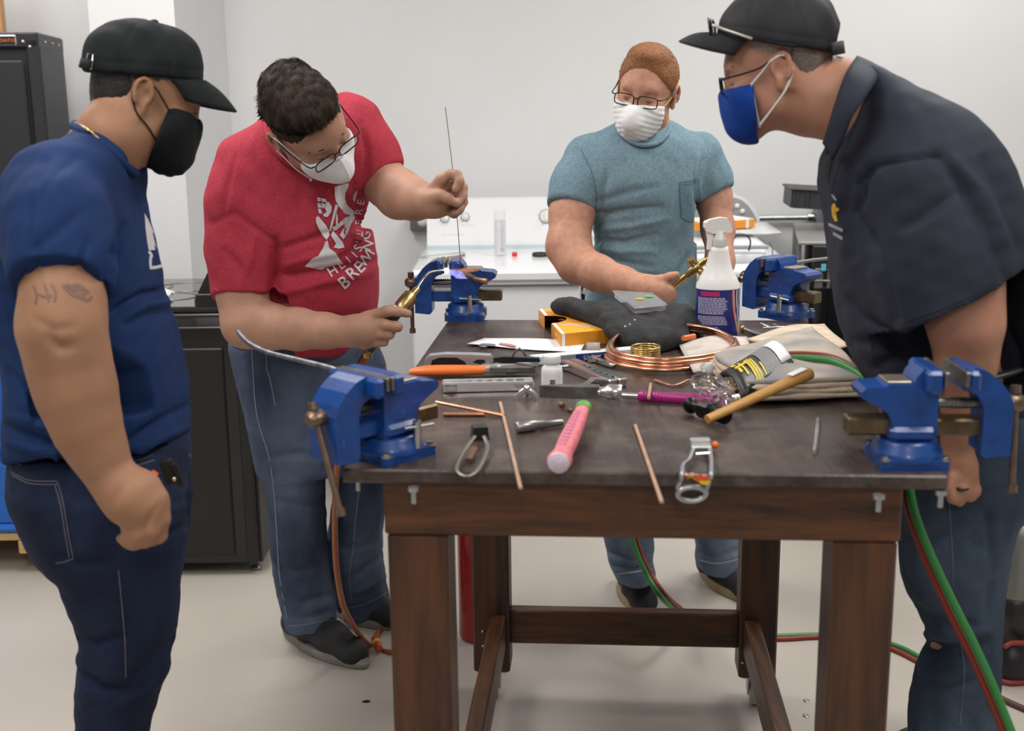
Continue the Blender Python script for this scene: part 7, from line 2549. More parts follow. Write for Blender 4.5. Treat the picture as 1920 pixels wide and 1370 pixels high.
def on_cloth(u, v):
    h = bc_tree.ray_cast(EYE, Vector(ray(u, v)).normalized())[0]
    return np.array(h) if h is not None else Q(u, v, .04)


t = thing('parts_case', 'clear lidded parts case with yellow and green stickers on the black cloth', 'case', Q(1195, 585, .05))
zc_ = .066
c4 = [Q(1152, 557, zc_ + .01), Q(1222, 562, zc_ + .01), Q(1248, 582, zc_), Q(1190, 588, zc_)]
mc = mat('clear_case_plastic', (.80, .77, .82), .12, trans=.7, alpha=.55, spec=.6)
def quadbox(m, c, h):
    vs = [p for p in c] + [p + np.array((0, 0, h)) for p in c]
    m._add(vs, [(3, 2, 1, 0), (4, 5, 6, 7), (0, 1, 5, 4), (1, 2, 6, 5), (2, 3, 7, 6), (3, 0, 4, 7)], False)
m = MB(); quadbox(m, c4, .012); m.build('tray', mc, t)
ctr = np.mean(c4, 0)
m = MB(); quadbox(m, [ctr + (p - ctr) * 1.07 + np.array((0, 0, .0125)) for p in c4], .0035); ld = m.build('lid', mc, t)
bil = lambda i, j: (c4[0] * (1 - j) + c4[1] * j) * (1 - i) + (c4[3] * (1 - j) + c4[2] * j) * i
for (i, j, nm, col) in ((.55, .42, 'yellow_sticker', (.75, .55, .02)), (.35, .80, 'green_sticker', (.10, .62, .12))):
    m = MB(); p = bil(i, j) + np.array((0, 0, .0168)); dirx = c4[1] - c4[0]; m.lathe([(.011, 0), (.011, .0006), (.0, .0006)], frame(p, dirx) @ Matrix.Scale(.7, 4, (0, 1, 0)), 20); m.build(nm, mat(nm, col, .5), ld)
r_ = random.Random(3)
for q in range(9):
    p = bil(.15 + .7 * r_.random(), .12 + .75 * r_.random()) + np.array((0, 0, .006))
    m = MB(frame(p, (r_.random() - .5, r_.random() - .5, 0))); m.tube([(-.006, 0, 0), (.006, 0, 0)], .0025, 8); m.build('small_part', M_brass if q % 2 else M_copper, t)

def carton():
    t = thing('oil_carton', 'flat orange carton with thumb notch cut in its end, partly under the black cloth', 'box', Q(1090, 625))
    A, B, C, D = Q(1010, 603, .0), Q(1052, 652, .0), Q(1172, 640, .0), Q(1122, 600, .0)      # far-left, near-left, near-right, far-right (foot)
    H = .031
    up = np.array((0, 0, H))
    e1 = (B - A); e2 = (C - B)
    def P3(s, q, z=1.):     # s along the left end (A->B), q to the right
        return A + e1 * s + e2 * q + up * z
    m = MB()
    # top with a rounded notch between s = .30 and .58
    notch = [(s, .30 * math.sin(math.pi * (s - .28) / .32) ** .55) for s in np.linspace(.28, .60, 13)]
    top = [(0, 0)] + notch + [(1, 0), (1, 1), (0, 1)]
    m._add([P3(s, q) for s, q in top], [tuple(range(len(top)))], False)
    m._add([P3(1, 0, 0), P3(1, 1, 0), P3(1, 1, 1), P3(1, 0, 1)], [(0, 1, 2, 3)], False)
    m._add([P3(0, 0, 0), P3(0, 1, 0), P3(0, 1, 1), P3(0, 0, 1)], [(3, 2, 1, 0)], False)
    m._add([P3(0, 1, 0), P3(1, 1, 0), P3(1, 1, 1), P3(0, 1, 1)], [(3, 2, 1, 0)], False)
    for s0, s1 in ((0, .29), (.59, 1)):
        m._add([P3(s0, 0, 0), P3(s1, 0, 0), P3(s1, 0, 1), P3(s0, 0, 1)], [(0, 1, 2, 3)], False)
    b = m.build('carton', mat('carton_orange', (.86, .34, .03), .45, var=.06, vscale=14), t)
    m = MB(); m._add([P3(.02, .01, .02), P3(.98, .01, .02), P3(.98, .98, .02), P3(.02, .98, .02), P3(.02, .42, .04), P3(.98, .42, .04), P3(.98, .42, .95), P3(.02, .42, .95)], [(0, 1, 2, 3), (4, 5, 6, 7)], False); m.build('inside_shade', M_black, t)  # black sheets paint the shade seen through the notch
    m = MB()
    for s0, s1 in ((0, .285), (.595, 1)):
        m._add([P3(s0, .012, 1.02), P3(s1, .012, 1.02), P3(s1, .06, 1.02), P3(s0, .06, 1.02)], [(0, 1, 2, 3)], False)
    m._add([P3(1.004, .012, .0), P3(1.004, .06, .0), P3(1.004, .06, 1.0), P3(1.004, .012, 1.0)], [(0, 1, 2, 3)], False)
    m.build('white_bands', M_wcard, b, kind='stuff')
    m = MB(); m._add([P3(.70, .065, 1.012), P3(1, .065, 1.012), P3(1, .99, 1.012), P3(.78, .99, 1.012)], [(0, 1, 2, 3)], False); m.build('yellow_orange_panel', mat('carton_amber', (.90, .42, .03), .45), b)
    m = MB()
    m._add([P3(.66, .10, 1.016), P3(.685, .10, 1.016), P3(.76, .62, 1.016), P3(.735, .62, 1.016)], [(0, 1, 2, 3)], False)
    ux = e2 / np.linalg.norm(e2)
    Kt = frame(P3(.84, .50, 1.03), -e2)
    text_mb(m, 'OIL', Kt, .036)
    Kt = frame(P3(.57, .46, 1.03), -e2)
    text_mb(m, 'P·X·3M', Kt, .014)
    m.build('carton_lettering', M_print, b)
    m = MB()
    for i in range(9):
        p = P3(1.0, .15 + i * .09, .84)
        m.box(p, (.0022, .0022, .0016))
    m.build('perforation', mat('carton_dark', (.45, .17, .02), .5), b, kind='stuff')
    for s_, q_, n_ in ((.14, 0, 1), (.8, 0, 2)):
        m = MB()
        Kt = frame(A + e1 * s_ + up * .55 - e2 * .004, e1, (0, 0, 1))
        for i in range(3):
            m.box((-.012 + i * .012, 0, .001), (.008, .0006, .005), M=Kt)
        m.build('end_print', mat('carton_pale_print', (.88, .55, .35), .5), b, kind='stuff')
    # open copper tube stub lying on the carton
    m = MB(); p, q = P3(.58, .66, 1.2), P3(.80, .92, 1.2); m.tube([p, q], .0055, 12); m.build('copper_stub', M_copper, None, 'short copper tube stub lying on the orange carton', 'tube')


carton()

def spray():
    p0 = Q(1344, 629)
    t = thing('spray_bottle', 'white spray bottle with a blue and orange label standing at the rear of the bench', 'bottle', p0)
    K = Matrix.Translation(Vector(p0))
    R = 41 * px(1344, 600, p0[1])
    Hs = lambda v: P(1344, v, p0[1])[2] - p0[2]
    m = MB(K @ Matrix.Scale(.8, 4, (0, 1, 0)))
    prof = [(0, .0), (R * .96, 0), (R, .004), (R, Hs(545)), (R * .98, Hs(532)), (R * .82, Hs(518)), (R * .62, Hs(503)), (R * .52, Hs(488)), (R * .44, Hs(470)), (R * .40, Hs(462)), (0, Hs(462))]
    m.lathe(prof, None, 36); m.build('body', mat('translucent_white', (.80, .80, .79), .35), t)
    Rl = R * 1.006
    zt = Hs(539)
    m = MB(K @ Matrix.Scale(.8, 4, (0, 1, 0))); m.lathe([(Rl, .002), (Rl, zt)], None, 48, caps=False); lb = m.build('label', mat('label_blue', (.012, .018, .16), .35), t)

    def strip(name, mt, fn0, fn1, z0, z1, rr, n=20):
        mm = MB(K @ Matrix.Scale(.8, 4, (0, 1, 0)))
        rows = []
        for z in np.linspace(z0, z1, n):
            a0, a1 = fn0(z / zt), fn1(z / zt)
            rows.append([(rr * math.cos(a), rr * math.sin(a), z) for a in np.linspace(a0, a1, 9)])
        mm.grid(rows)
        return mm.build(name, mt, lb)
    # angle -pi/2 faces the camera; larger angles go to the right
    cv = lambda o: (lambda s_: -1.02 + o + .55 * (1 - s_) ** 2.2)
    strip('cream_panel', mat('label_cream', (.66, .62, .54), .4), cv(.10), lambda s_: .9, .003, zt - .001, Rl * 1.002)
    strip('orange_stripe', mat('label_orange', (.72, .16, .05), .4), cv(.0), cv(.085), .003, zt - .001, Rl * 1.004)
    strip('blue_stripe', MATS['label_blue'], cv(.19), cv(.25), .003, zt - .001, Rl * 1.004)
    strip('red_heading', mat('label_crimson', (.40, .02, .12), .4), lambda s_: -2.55, lambda s_: -1.62, zt * .87, zt * .965, Rl * 1.004, 3)
    mm = MB(K @ Matrix.Scale(.8, 4, (0, 1, 0)))
    r = random.Random(8)
    for i in range(26):
        z = zt * (.83 - i * .0315)
        if i in (11, 18):
            continue
        a1 = -1.45 + .25 * r.random() - (.35 if i > 18 else 0)
        a = -2.75
        while a < a1:
            wv = .10 + .10 * r.random()
            b_ = min(a + wv, a1)
            q = [(Rl * 1.004 * math.cos(x), Rl * 1.004 * math.sin(x), zz) for zz in (z - zt * .010, z + zt * .010) for x in (a, (a + b_) / 2, b_)]
            mm._add(q, [(0, 1, 4, 3), (1, 2, 5, 4)], False)
            a = b_ + .025
    mm.build('small_print', mat('label_lilac', (.42, .42, .58), .5), lb, kind='stuff')
    mm = MB(K @ Matrix.Scale(.8, 4, (0, 1, 0)))
    for i, z in enumerate((.72, .70)):
        mm._add([(Rl * 1.006 * math.cos(a), Rl * 1.006 * math.sin(a), zt * zz) for a, zz in ((-.52, z), (-.36, z + .02), (-.36, z + .03), (-.52, z + .01))], [(0, 1, 2, 3)], False)
    mm.build('dark_print', M_dkgrey, lb, kind='stuff')
    # ribbed neck ring, trigger head facing left
    m = MB(K); m.lathe([(.0165, Hs(463)), (.0175, Hs(462)), (.0165, Hs(446)), (.0135, Hs(444)), (.0125, Hs(432)), (0, Hs(432))], None, 24)
    for i in range(24):
        a = i * 2 * math.pi / 24
        m.box((.0172 * math.cos(a), .0172 * math.sin(a), Hs(454)), (.0014, .0012, Hs(448) - Hs(461)), (0, 0, a))
    m.build('collar', mat('sprayer_cream', (.70, .69, .64), .4), t)
    s_ = px(1344, 430, p0[1])
    hx = lambda u, v: ((u - 1344) * s_, Hs(v))
    head = [hx(*q) for q in ((1318, 432), (1318, 416), (1324, 411), (1346, 407), (1358, 409), (1364, 420), (1368, 432), (1364, 436), (1345, 434), (1338, 438), (1330, 437))]
    m = MB(K); m.prism(head, -.010, .010, axis='y'); m.box((hx(1322, 422)[0] - .004, 0, Hs(421)), (.012, .018, .020), b=.004); m.build('sprayer_head', M_white_pl, t)
    trig = [hx(*q) for q in ((1319, 432), (1330, 434), (1333, 440), (1330, 452), (1329, 467), (1321, 467), (1322, 450))]
    m = MB(K); m.prism(trig, -.006, .006, axis='y'); m.build('trigger', M_white_pl, t)


spray()

# hex key set and brass fitting near the rear right vice
t = thing('hex_key_set', 'set of bent chrome hex keys in a dark holder by the rear right vice', 'tool', Q(1450, 615))
m = MB(); K, L = along((1408, 606), (1436, 622)); m.box((L / 2, 0, .016), (L, .03, .032), b=.004); m.build('holder', mat('holder_dark', (.03, .028, .026), .5), t)
for i, q in enumerate((((1425, 606), (1447, 615), (1449, 622)), ((1450, 608), (1465, 613), (1468, 622)), ((1430, 615), (1476, 612), (1515, 630)), ((1455, 618), (1497, 638), (1500, 642)), ((1476, 612), (1520, 630), (1521, 636)))):
    m = MB(); m.tube([Q(*q[0], .034), Q(*q[1], .028), Q(*q[2], .012)], .0022, 6); m.build('key', M_chrome, t)
t = thing('brass_fitting', 'brass hose fitting on a steel stem lying right of the spray bottle', 'fitting', Q(1400, 628))
K, L = along((1387, 622), (1440, 638))
m = MB(K); m.lathe([(.005, 0), (.0085, .001), (.0085, .014), (.006, .016), (.006, .024)], Matrix.Translation((0, 0, .010)) @ Matrix.Rotation(math.pi / 2, 4, 'Y'), 6, smooth=False); m.build('nut', M_brass, t)
m = MB(K); m.tube([(.02, 0, .010), (L, 0, .008)], .0050, 10); m.build('stem', M_chrome, t)
m = MB(); m.tube([Q(1394, 614, .006), Q(1440, 632, .006)], .0042, 10); m.build('steel_pin', M_steel, None, 'bright steel pin lying behind the brass fitting', 'pin')

# copper strips and rods at the front left
m = MB(); m.tube([Q(818, 754, .012), Q(870, 764, .009), Q(946, 779, .004)], .0048, 10, flat=.7); m.build('copper_tube', M_copper, None, 'longer of the two copper tubes lying in front of the flaring bar', 'tube')
m = MB(); m.tube([Q(832, 776, .004), Q(908, 776, .004)], .0048, 10, flat=.8); m.build('copper_tube', M_copper, None, 'shorter copper tube lying in front of the flaring bar', 'tube')


def overhang_rod(a, b, tip, label):
    p, q = Q(*a, .003), Q(*b, .003)
    d = (q - p); d /= np.linalg.norm(d)
    L = np.linalg.norm(q - p)
    m = MB(); m.tube([p, q, q + (q - p) / L * tip], .0031, 8, flat=.7)
    return m.build('brazing_rod', M_rodtan, None, label, 'rod')


overhang_rod((938, 754), (971, 893), .055, 'thin tan brazing rod overhanging the front edge, left of the pink hammer')
overhang_rod((1191, 797), (1225, 895), .110, 'thin tan brazing rod overhanging the front edge, right of the pink hammer')

# spark lighter with cup (front left)
t = thing('spark_lighter', 'spark lighter with dark cup and looped wire handle at the front edge', 'lighter', Q(885, 850))
lp = [Q(890, 818, .018), Q(866, 850, .012), Q(856, 878, .008), Q(868, 891, .006), Q(888, 888, .006), Q(904, 866, .008), Q(914, 838, .012), Q(908, 818, .018)]
m = MB(); m.tube(bez(lp, 40), .0036, 8, flat=.55); m.build('wire_handle', mat('lighter_spring', (.26, .25, .21), .35, .9), t)
K, L = along((884, 824), (916, 822))
m = MB(K); m.prism([(0, 0), (L, 0), (L * .92, .022), (L * .08, .022)], -.010, .014, axis='y'); m.build('cup', M_black, t)
m = MB(); m.tube([Q(878, 862, .006), Q(890, 840, .010)], .0060, 8, flat=.5); m.build('flint_arm', mat('rusty_brown', (.12, .05, .035), .6), t)

# stepped socket bar and black slip block, nail
t = thing('swaging_punch', 'grey stepped steel punch lying left of the pink hammer handle', 'punch', Q(1000, 805))
K, L = along((968, 812), (1054, 800))
m = MB(K); m.tube([(0, 0, .0095), (L * .02, 0, .0095), (L * .40, 0, .0095), (L * .42, 0, .0095), (L * .62, 0, .0085), (L * .64, 0, .008), (L, 0, .008)], [.008, .0095, .0095, .0080, .0080, .0062, .0058], 16); m.build('punch', mat('punch_grey', (.30, .31, .30), .32, .8, var=.12, vscale=60), t)
m = MB(); K, L = along((1110, 862), (1110, 826)); m.box((L / 2, 0, .011), (L * .95, .036, .022), b=.002); m.build('metal_block', mat('block_dark', (.06, .055, .055), .35, .3, var=.2, vscale=40), None, 'small dark metal block lying right of the pink hammer handle', 'block')
m = MB(); m.tube([Q(1527, 848, .003), Q(1531, 815, .003), Q(1534, 786, .003)], [.0032, .0036, .0040], 8); m.build('slate_pencil', mat('slate', (.30, .28, .26), .6, var=.2, vscale=80), None, 'short grey pencil lying alone right of the wooden hammer', 'pencil')
m = MB(); m.tube([Q(1050, 756, .004), Q(1056, 760, .004)], .004, 8); m.tube([Q(1066, 766, .004), Q(1075, 770, .004)], .004, 8); m.build('copper_scraps', M_copper_d, None, 'bits of copper scrap under the pink hammer head', 'scrap', kind='stuff')

# triple-flint lighter with flame decal hanging over the front edge
def flint_lighter():
    t = thing('flame_decal_lighter', 'chrome spring lighter with a flame decal hanging over the front edge', 'lighter', Q(1305, 880))
    Yf = Q(1305, 893)[1]
    W = lambda u, v: Q(u, v, .010) if v < 893 else P(u, v, Yf - .006) + np.array((0, 0, .010))
    m = MB(); m.tube([W(1296, 838), W(1332, 838)], .008, 10, flat=.8); K = frame(W(1313, 832), W(1332, 832) - W(1296, 832)); m.box((0, 0, .004), (.032, .016, .010), M=K, b=.002); m.build('flint_holder', mat('aluminium', (.60, .62, .60), .3, .8), t)
    m = MB(); m.ball(W(1341, 834), (.006, .006, .006)); m.build('orange_thumb_nut', M_orange, t)
    m = MB(); m.tube([W(1304, 852), W(1332, 850)], .004, 8); m.build('crossbar', M_chrome, t)
    for pts in ([(1300, 842), (1292, 862), (1281, 872), (1279, 890), (1275, 915), (1270, 930)], [(1331, 842), (1334, 862), (1334, 875), (1334, 890), (1330, 915), (1322, 935)]):
        m = MB(); m.tube(bez([W(*p) for p in pts], 18), .0034, 8); m.build('spring_rail', M_zinc, t)
    m = MB(); m.tube([W(1270 + 26 + 26 * math.cos(a) + (0 if math.sin(a) > 0 else 2), 938 + 13 * math.sin(a)) for a in np.linspace(0, 6.283, 33)[:-1]], .0042, 8, closed=True)
    m.build('ring', MATS['galvanized_zinc'], t)
    fl = [(1279, 902), (1284, 893), (1289, 889), (1294, 884), (1302, 892), (1312, 899), (1318, 904), (1328, 900), (1333, 903), (1332, 914), (1322, 920), (1312, 918), (1300, 908), (1292, 900), (1284, 910)]
    def decal(poly, dz, mt, nm):
        bm = bmesh.new()
        vs = [bm.verts.new(tuple(W(*p) + np.array((0, -.0045 - dz, .0015)))) for p in poly]
        bm.faces.new(vs)
        bmesh.ops.triangulate(bm, faces=bm.faces[:])
        m = MB(); m._add([v.co.copy() for v in bm.verts], [tuple(v.index for v in f.verts) for f in bm.faces], False); bm.free()
        return m.build(nm, mt, t)
    m = MB(); m.tube(bez([W(1278, 902), W(1295, 890), W(1312, 905), W(1334, 905)], 16), .006, 8, flat=.4); m.build('decal_plate', M_zinc, t)
    decal(fl, .003, mat('flame_red', (.78, .10, .02), .4), 'flame_decal')
    fy = [(1281, 905), (1287, 897), (1293, 892), (1300, 902), (1311, 911), (1322, 912), (1331, 907), (1331, 914), (1322, 920), (1312, 918), (1300, 910), (1293, 902), (1286, 909)]
    decal(fy, .0045, mat('flame_yellow', (.85, .62, .03), .4), 'flame_decal')


flint_lighter()

# grey rod clamped in the near left vice, pale rod in the rear right vice
rp = [P(447, 622, 2.12), P(455, 632, 2.08), P(468, 644, 2.03), P(500, 660, 1.99), P(560, 675, 1.95), P(620, 690, 1.905), P(690, 714, 1.855), P(735, 736, 1.82)]
m = MB(); m.tube(bez(rp, 50), .0042, 8); m.build('clamped_rod', mat('grey_pitted_rod', (.28, .28, .31), .4, .7, var=.5, vscale=60), None, 'grey hooked rod clamped in the near left vice, sticking out to the left', 'rod')
rp = [P(1484, 494, 3.06), P(1520, 488, 3.10), P(1575, 482, 3.16)]
m = MB(); m.tube(rp, .0045, 8); m.build('clamped_rod', mat('pale_rod', (.24, .24, .235), .5, .5), None, 'pale grey rod clamped in the rear right vice, pointing right', 'rod')

# ------------------------------------------------------------------ torch, flame, filler rod
t = thing('brazing_torch', 'brass brazing torch with bent steel tip held by the man in red', 'torch', P(760, 570, 2.84))
tw = [P(820, 508, 2.965), P(804, 512, 2.955), P(791, 527, 2.935), P(779, 546, 2.90)]
m = MB(); m.tube(bez([P(833, 508, 2.975)] + tw, 24), [.0048] * 5 + [.0040] * 20, 10); m.build('tip_tube', mat('torch_tube', (.42, .41, .39), .25, 1.), t)
m = MB(); m.tube([P(783, 541, 2.905), P(772, 553, 2.885), P(769, 556, 2.88)], [.0075, .0090, .0085], 8); m.build('tip_nut', M_brass, t)
m = MB(); m.tube([P(773, 552, 2.888), P(770, 555, 2.885), P(752, 578, 2.86), P(748, 582, 2.855)], [.012, .0190, .0190, .0150], 20)
for k_ in range(4):
    a_, b_ = P(766 - k_ * 3.5, 560 + k_ * 4.5, 2.88 - k_ * .005), P(765 - k_ * 3.5, 561.5 + k_ * 4.5, 2.879 - k_ * .005)
    m.tube([a_, b_], .0198, 20)
m.build('mixer', mat('aged_brass', (.40, .29, .13), .35, 1., var=.2, vscale=50), t)
m = MB(); m.tube([P(749, 580, 2.855), P(730, 602, 2.835), P(690, 655, 2.84)], [.0140, .0150, .0140], 16); m.build('handle', mat('torch_handle_grey', (.06, .058, .055), .45, .4), t)
m = MB(); m.tube([P(749, 579, 2.853), P(744, 585, 2.85)], .0153, 16); m.build('white_band', M_paper, t)


def flame():
    t = thing('torch_flame', 'blue and orange flame at the torch tip over the rear left vice', 'flame', P(855, 505, 2.98))
    a = P(834, 507, 2.976)
    def cone(name, b, r0, r1, col, st, al):
        m_ = bpy.data.materials.new(name)
        m_.use_nodes = True
        nt = m_.node_tree
        nt.nodes.clear()
        o = nt.nodes.new('ShaderNodeOutputMaterial')
        e = nt.nodes.new('ShaderNodeEmission'); e.inputs[0].default_value = (*col, 1); e.inputs[1].default_value = st
        tr = nt.nodes.new('ShaderNodeBsdfTransparent')
        mx = nt.nodes.new('ShaderNodeMixShader')
        lw = nt.nodes.new('ShaderNodeLayerWeight'); lw.inputs[0].default_value = .35
        mp = nt.nodes.new('ShaderNodeMapRange'); mp.inputs[1].default_value = 0; mp.inputs[2].default_value = .8; mp.inputs[3].default_value = al; mp.inputs[4].default_value = 0
        nt.links.new(lw.outputs['Facing'], mp.inputs[0])
        nt.links.new(mp.outputs[0], mx.inputs[0])
        nt.links.new(tr.outputs[0], mx.inputs[1]); nt.links.new(e.outputs[0], mx.inputs[2])
        nt.links.new(mx.outputs[0], o.inputs[0])
        m = MB(); d = b - a
        m.tube([a + d * s_ for s_ in np.linspace(0, 1, 13)], [r0 + (r1 - r0) * s_ if s_ < .45 else r1 * math.cos((s_ - .45) / .55 * 1.5) + .0006 for s_ in np.linspace(0, 1, 13)], 16, caps=False)
        return m.build(name, m_, t)
    cone('outer_flame', P(880, 521, 3.0), .005, .0105, (.35, .36, 1.), 1.6, .55)
    cone('orange_plume', P(905, 506, 3.02), .003, .006, (1., .42, .18), .9, .28)
    m = MB(); m.ball(P(837, 507, 2.975), (.0075, .0065, .0065)); m.build('white_core', mat('flame_core', (1, 1, 1), .5, emit=(.85, .9, 1), emis=9), t)


flame()
m = MB(); m.tube(bez([P(835, 201, 2.80), P(841, 250, 2.803), P(848, 312, 2.81), P(853, 362, 2.812), P(858, 420, 2.87), P(864, 497, 2.97)], 40), .0011, 6); m.build('filler_rod', mat('thin_rod', (.34, .27, .22), .5, .4), None, 'long thin filler rod held upright by the man in red', 'rod')
# work in the jaws: dark copper elbow joint
t = thing('copper_joint', 'scorched copper elbow joint in the jaws under the flame', 'pipe', P(890, 522, 3.0))
m = MB(); m.tube(bez([P(868, 512, 3.0), P(880, 517, 2.99), P(893, 524, 2.98), P(911, 527, 2.97)], 14), .0072, 10); m.build('elbow', mat('scorched_copper', (.20, .12, .09), .4, .8, var=.5, vscale=80), t)
m = MB(); m.tube([P(866, 510, 3.005), P(877, 516, 2.995)], .0082, 10); m.build('collar', mat('hot_copper', (.75, .32, .18), .35, .8), t)
m = MB(); m.tube([P(905, 526.5, 2.973), P(913, 528, 2.968)], .0078, 10); m.build('open_end', M_copper_d, t)

# brass torch held by the ginger-haired man
t = thing('brass_torch', 'slim brass cutting torch with two valves held by the ginger-haired man', 'torch', P(1290, 510, 3.08))
ta, tb = P(1236, 557, 3.118), P(1326, 486, 3.06)
dd = tb - ta
m = MB(); m.tube([ta, ta + dd * .60], .0075, 8); m.build('barrel', M_brass, t)
m = MB(); m.tube([ta + dd * .58, ta + dd * .62, ta + dd * .84, ta + dd * .86], [.009, .0125, .0125, .009], 14); m.build('valve_body', MATS['aged_brass'], t)
m = MB(); m.tube([ta + dd * .84, ta + dd * .97], .0095, 6); m.build('hex_nut', M_brass, t)
m = MB(); m.tube([ta + dd * .96, ta + dd * 1.05, P(1332, 478, 3.055)], [.007, .0045, .003], 10); m.build('nozzle', M_brass, t)
c = ta + dd * .73
for (u, v, s_) in ((1296, 489, 1), (1314, 509, -1)):
    e = P(u, v, 3.065)
    m = MB(); m.tube([c, e], .0050, 10); m.tube([e - (e - c) * .18, e + (e - c) * .22], .0098, 8); m.build('valve_knob', M_brass, t)

# ------------------------------------------------------------------ hoses, gas cylinders, floor things
M_hgreen = mat('green_hose', (.035, .22, .05), .4)
M_hred = mat('red_hose', (.26, .03, .02), .45)
M_horange = mat('orange_brown_hose', (.34, .11, .045), .45)


def hose(name, pts, r, mt, label, n=70):
    m = MB(); m.tube(bez(pts, n), r, 10)
    return m.build(name, mt, None, label, 'hose')


rt = [Q(1478, 672, .050), Q(1520, 672, .052), Q(1565, 678, .052), Q(1610, 700, .045), Q(1650, 735, .030), P(1665, 770, 1.98), P(1690, 850, 1.90), P(1703, 905, 1.87), P(1716, 965, 1.85), P(1745, 1040, 1.84), P(1785, 1125, 1.83), P(1830, 1215, 1.82), P(1868, 1300, 1.81), P(1902, 1385, 1.80)]
hose('green_hose', rt, .0072, M_hgreen, 'green gas hose running over the right bench edge and down beside the jeans')
rt2 = [Q(1470, 664, .052), Q(1515, 664, .054), Q(1560, 670, .052), Q(1605, 692, .045), Q(1643, 730, .030), P(1656, 770, 1.99), P(1680, 850, 1.915), P(1695, 910, 1.885), P(1707, 970, 1.865), P(1734, 1046, 1.855), P(1772, 1132, 1.845), P(1817, 1222, 1.835), P(1856, 1308, 1.825), P(1890, 1392, 1.815)]
hose('red_hose', rt2, .0062, M_hred, 'red gas hose running beside the green one down past the jeans')
f0 = lambda u, v, z=.008: PZ(u, v, z)
hose('green_hose', [P(1176, 930, 3.24), P(1180, 985, 3.22), P(1192, 1030, 3.19), P(1212, 1075, 3.15), P(1245, 1125, 3.12), f0(1300, 1168), f0(1345, 1186), f0(1450, 1192), f0(1545, 1190), f0(1640, 1200), f0(1690, 1214), f0(1730, 1234), f0(1800, 1262)], .0075, M_hgreen, 'green hose hanging from the torch behind the bench and crossing the floor under it')
hose('red_hose', [P(1181, 930, 3.26), P(1187, 985, 3.24), P(1199, 1030, 3.21), P(1219, 1073, 3.17), P(1252, 1120, 3.14), f0(1308, 1163), f0(1350, 1181), f0(1450, 1197, .007), f0(1545, 1194, .007), f0(1640, 1206, .007), f0(1686, 1222, .007), f0(1722, 1240, .007), f0(1790, 1272, .007)], .0068, M_hred, 'red hose paired with the green hose on the floor under the bench')
hose('orange_hose', [P(686, 668, 2.95), P(660, 720, 2.93), P(640, 800, 2.92), P(631, 890, 2.93), P(628, 960, 2.95), P(629, 1040, 2.98), P(636, 1100, 3.0), P(650, 1150, 3.02), f0(690, 1208), f0(735, 1222), f0(775, 1212), f0(800, 1190), f0(775, 1166), f0(736, 1157), f0(715, 1175), f0(705, 1200), f0(712, 1214, .016)], .0078, M_horange, 'orange-brown gas hose hanging from the torch and looping on the floor')
m = MB(); a, b = f0(702, 1196, .016), f0(711, 1216, .020); m.tube([a, a + (b - a) * .2, a + (b - a) * .8, b], [.009, .012, .012, .009], 10); m.build('hose_tag', mat('tag_red', (.55, .07, .03), .5), None, 'red and yellow tag wrapped on the orange-brown hose on the floor', 'tag')
o_ = bpy.data.objects['hose_tag']
m = MB(); m.tube([a + (b - a) * .42 + np.array((0, -.0005, .0005)), a + (b - a) * .58 + np.array((0, -.0005, .0005))], .0125, 10); m.build('yellow_band', mat('tag_yellow', (.75, .55, .05), .5), o_)

# red cylinder under the bench
p0 = f0(900, 1197, 0)
t = thing('red_gas_cylinder', 'red gas cylinder standing on the floor under the bench behind its left leg', 'cylinder', p0)
m = MB(Matrix.Translation(Vector(p0 + (0.005, .02, 0)))); m.lathe([(0, .0), (.058, 0), (.066, .012), (.066, .52), (.060, .56), (.040, .60), (.022, .615), (.022, .63)], None, 36); m.build('body', mat('red_enamel', (.36, .012, .015), .25, var=.08, vscale=10, coat=.2), t)
m = MB(Matrix.Translation(Vector(p0 + (0.005, .02, 0)))); m.lathe([(.02, .62), (.02, .67), (.014, .68), (0, .68)], None, 16); m.build('valve', M_brass, t)

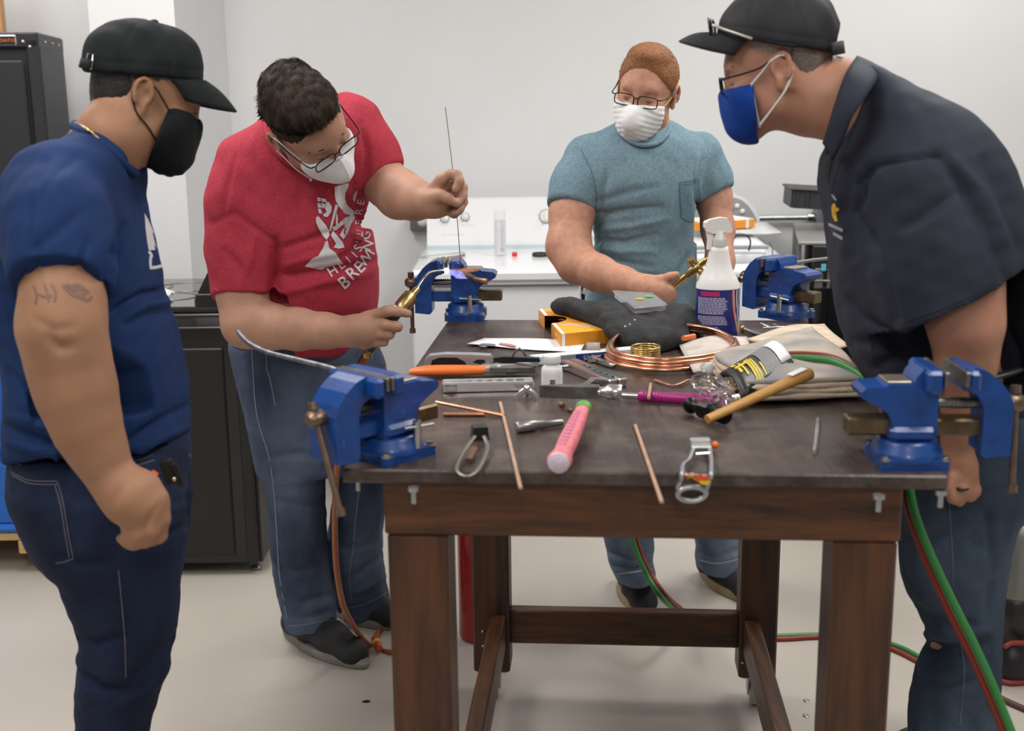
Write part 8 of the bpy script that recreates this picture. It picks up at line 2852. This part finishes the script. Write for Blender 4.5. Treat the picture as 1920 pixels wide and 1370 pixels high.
# oxy-acetylene kit at the right edge
p0 = f0(1930, 1272, 0)
t = thing('green_oxygen_tank', 'green oxygen tank with white label at far right behind the polo shirt man', 'tank', p0)
K = Matrix.Translation(Vector(p0 + (.06, .16, 0)))
m = MB(K); m.lathe([(0, .02), (.07, .02), (.075, .03), (.075, .52), (.062, .57), (.03, .60), (.018, .61)], None, 32); m.build('body', mat('tank_green', (.05, .12, .05), .3), t)
m = MB(K); m.lathe([(.0756, .43), (.0756, .52)], None, 32, caps=False); m.build('label', M_paper, t)
m = MB(K); m.lathe([(.018, .60), (.02, .66), (.012, .67), (0, .67)], None, 14); m.build('valve', mat('tank_valve', (.72, .58, .08), .35, .8), t)
t = thing('grey_acetylene_tank', 'short grey gas tank in a black carrier at far right', 'tank', p0)
K = Matrix.Translation(Vector(p0 + (-.045, .02, 0)))
m = MB(K); m.lathe([(0, .23), (.050, .23), (.052, .24), (.052, .40), (.045, .43), (.025, .45), (0, .455)], None, 28); m.build('body', mat('tank_grey', (.20, .20, .185), .35, .3), t)
m = MB(K); m.lathe([(.0, .0), (.056, .0), (.060, .006), (.060, .09), (.052, .095), (.052, .14), (.058, .145), (.058, .225), (.050, .235)], None, 28); m.build('carrier', M_black, t)
hose('red_hose', [f0(1884, 1212, .12), f0(1900, 1205, .125), f0(1935, 1208, .12), f0(1990, 1225, .10)], .0070, M_hred, 'red hose loop around the black tank carrier at far right', 30)
hose('red_hose', [f0(1872, 1276), f0(1900, 1280), f0(1940, 1276), f0(2000, 1270)], .0078, M_hred, 'red hose lying on the floor in front of the tank carrier at far right', 30)
hose('brown_hose', [f0(1850, 1292), f0(1880, 1310), f0(1915, 1326), f0(1960, 1345)], .0078, mat('brown_hose', (.10, .045, .035), .45), 'dark brown hose on the floor behind the right man', 30)

# crumbs on the floor
p0 = PZ(687, 1315, 0)
m = MB(); m.prism([(p0[0] + x, p0[1] + y) for x, y in ((-.012, -.004), (-.004, .006), (.007, .005), (.011, -.002), (.002, -.007))], .0002, .002); m.build('black_scrap', M_black, None, 'small black scrap on the floor left of the bench leg', 'scrap')
for (u, v, lab) in ((1512, 1314, 'flat steel washer on the floor nearer the rear'), (1511, 1342, 'flat steel washer on the floor nearer the camera')):
    p0 = PZ(u, v, 0)
    m = MB(Matrix.Translation(Vector(p0))); m.lathe([(.003, .0003), (.0085, .0003), (.0085, .0016), (.003, .0016), (.003, .0003)], None, 18, caps=False); m.build('washer', M_steel, None, lab, 'washer', 'washers on the floor')
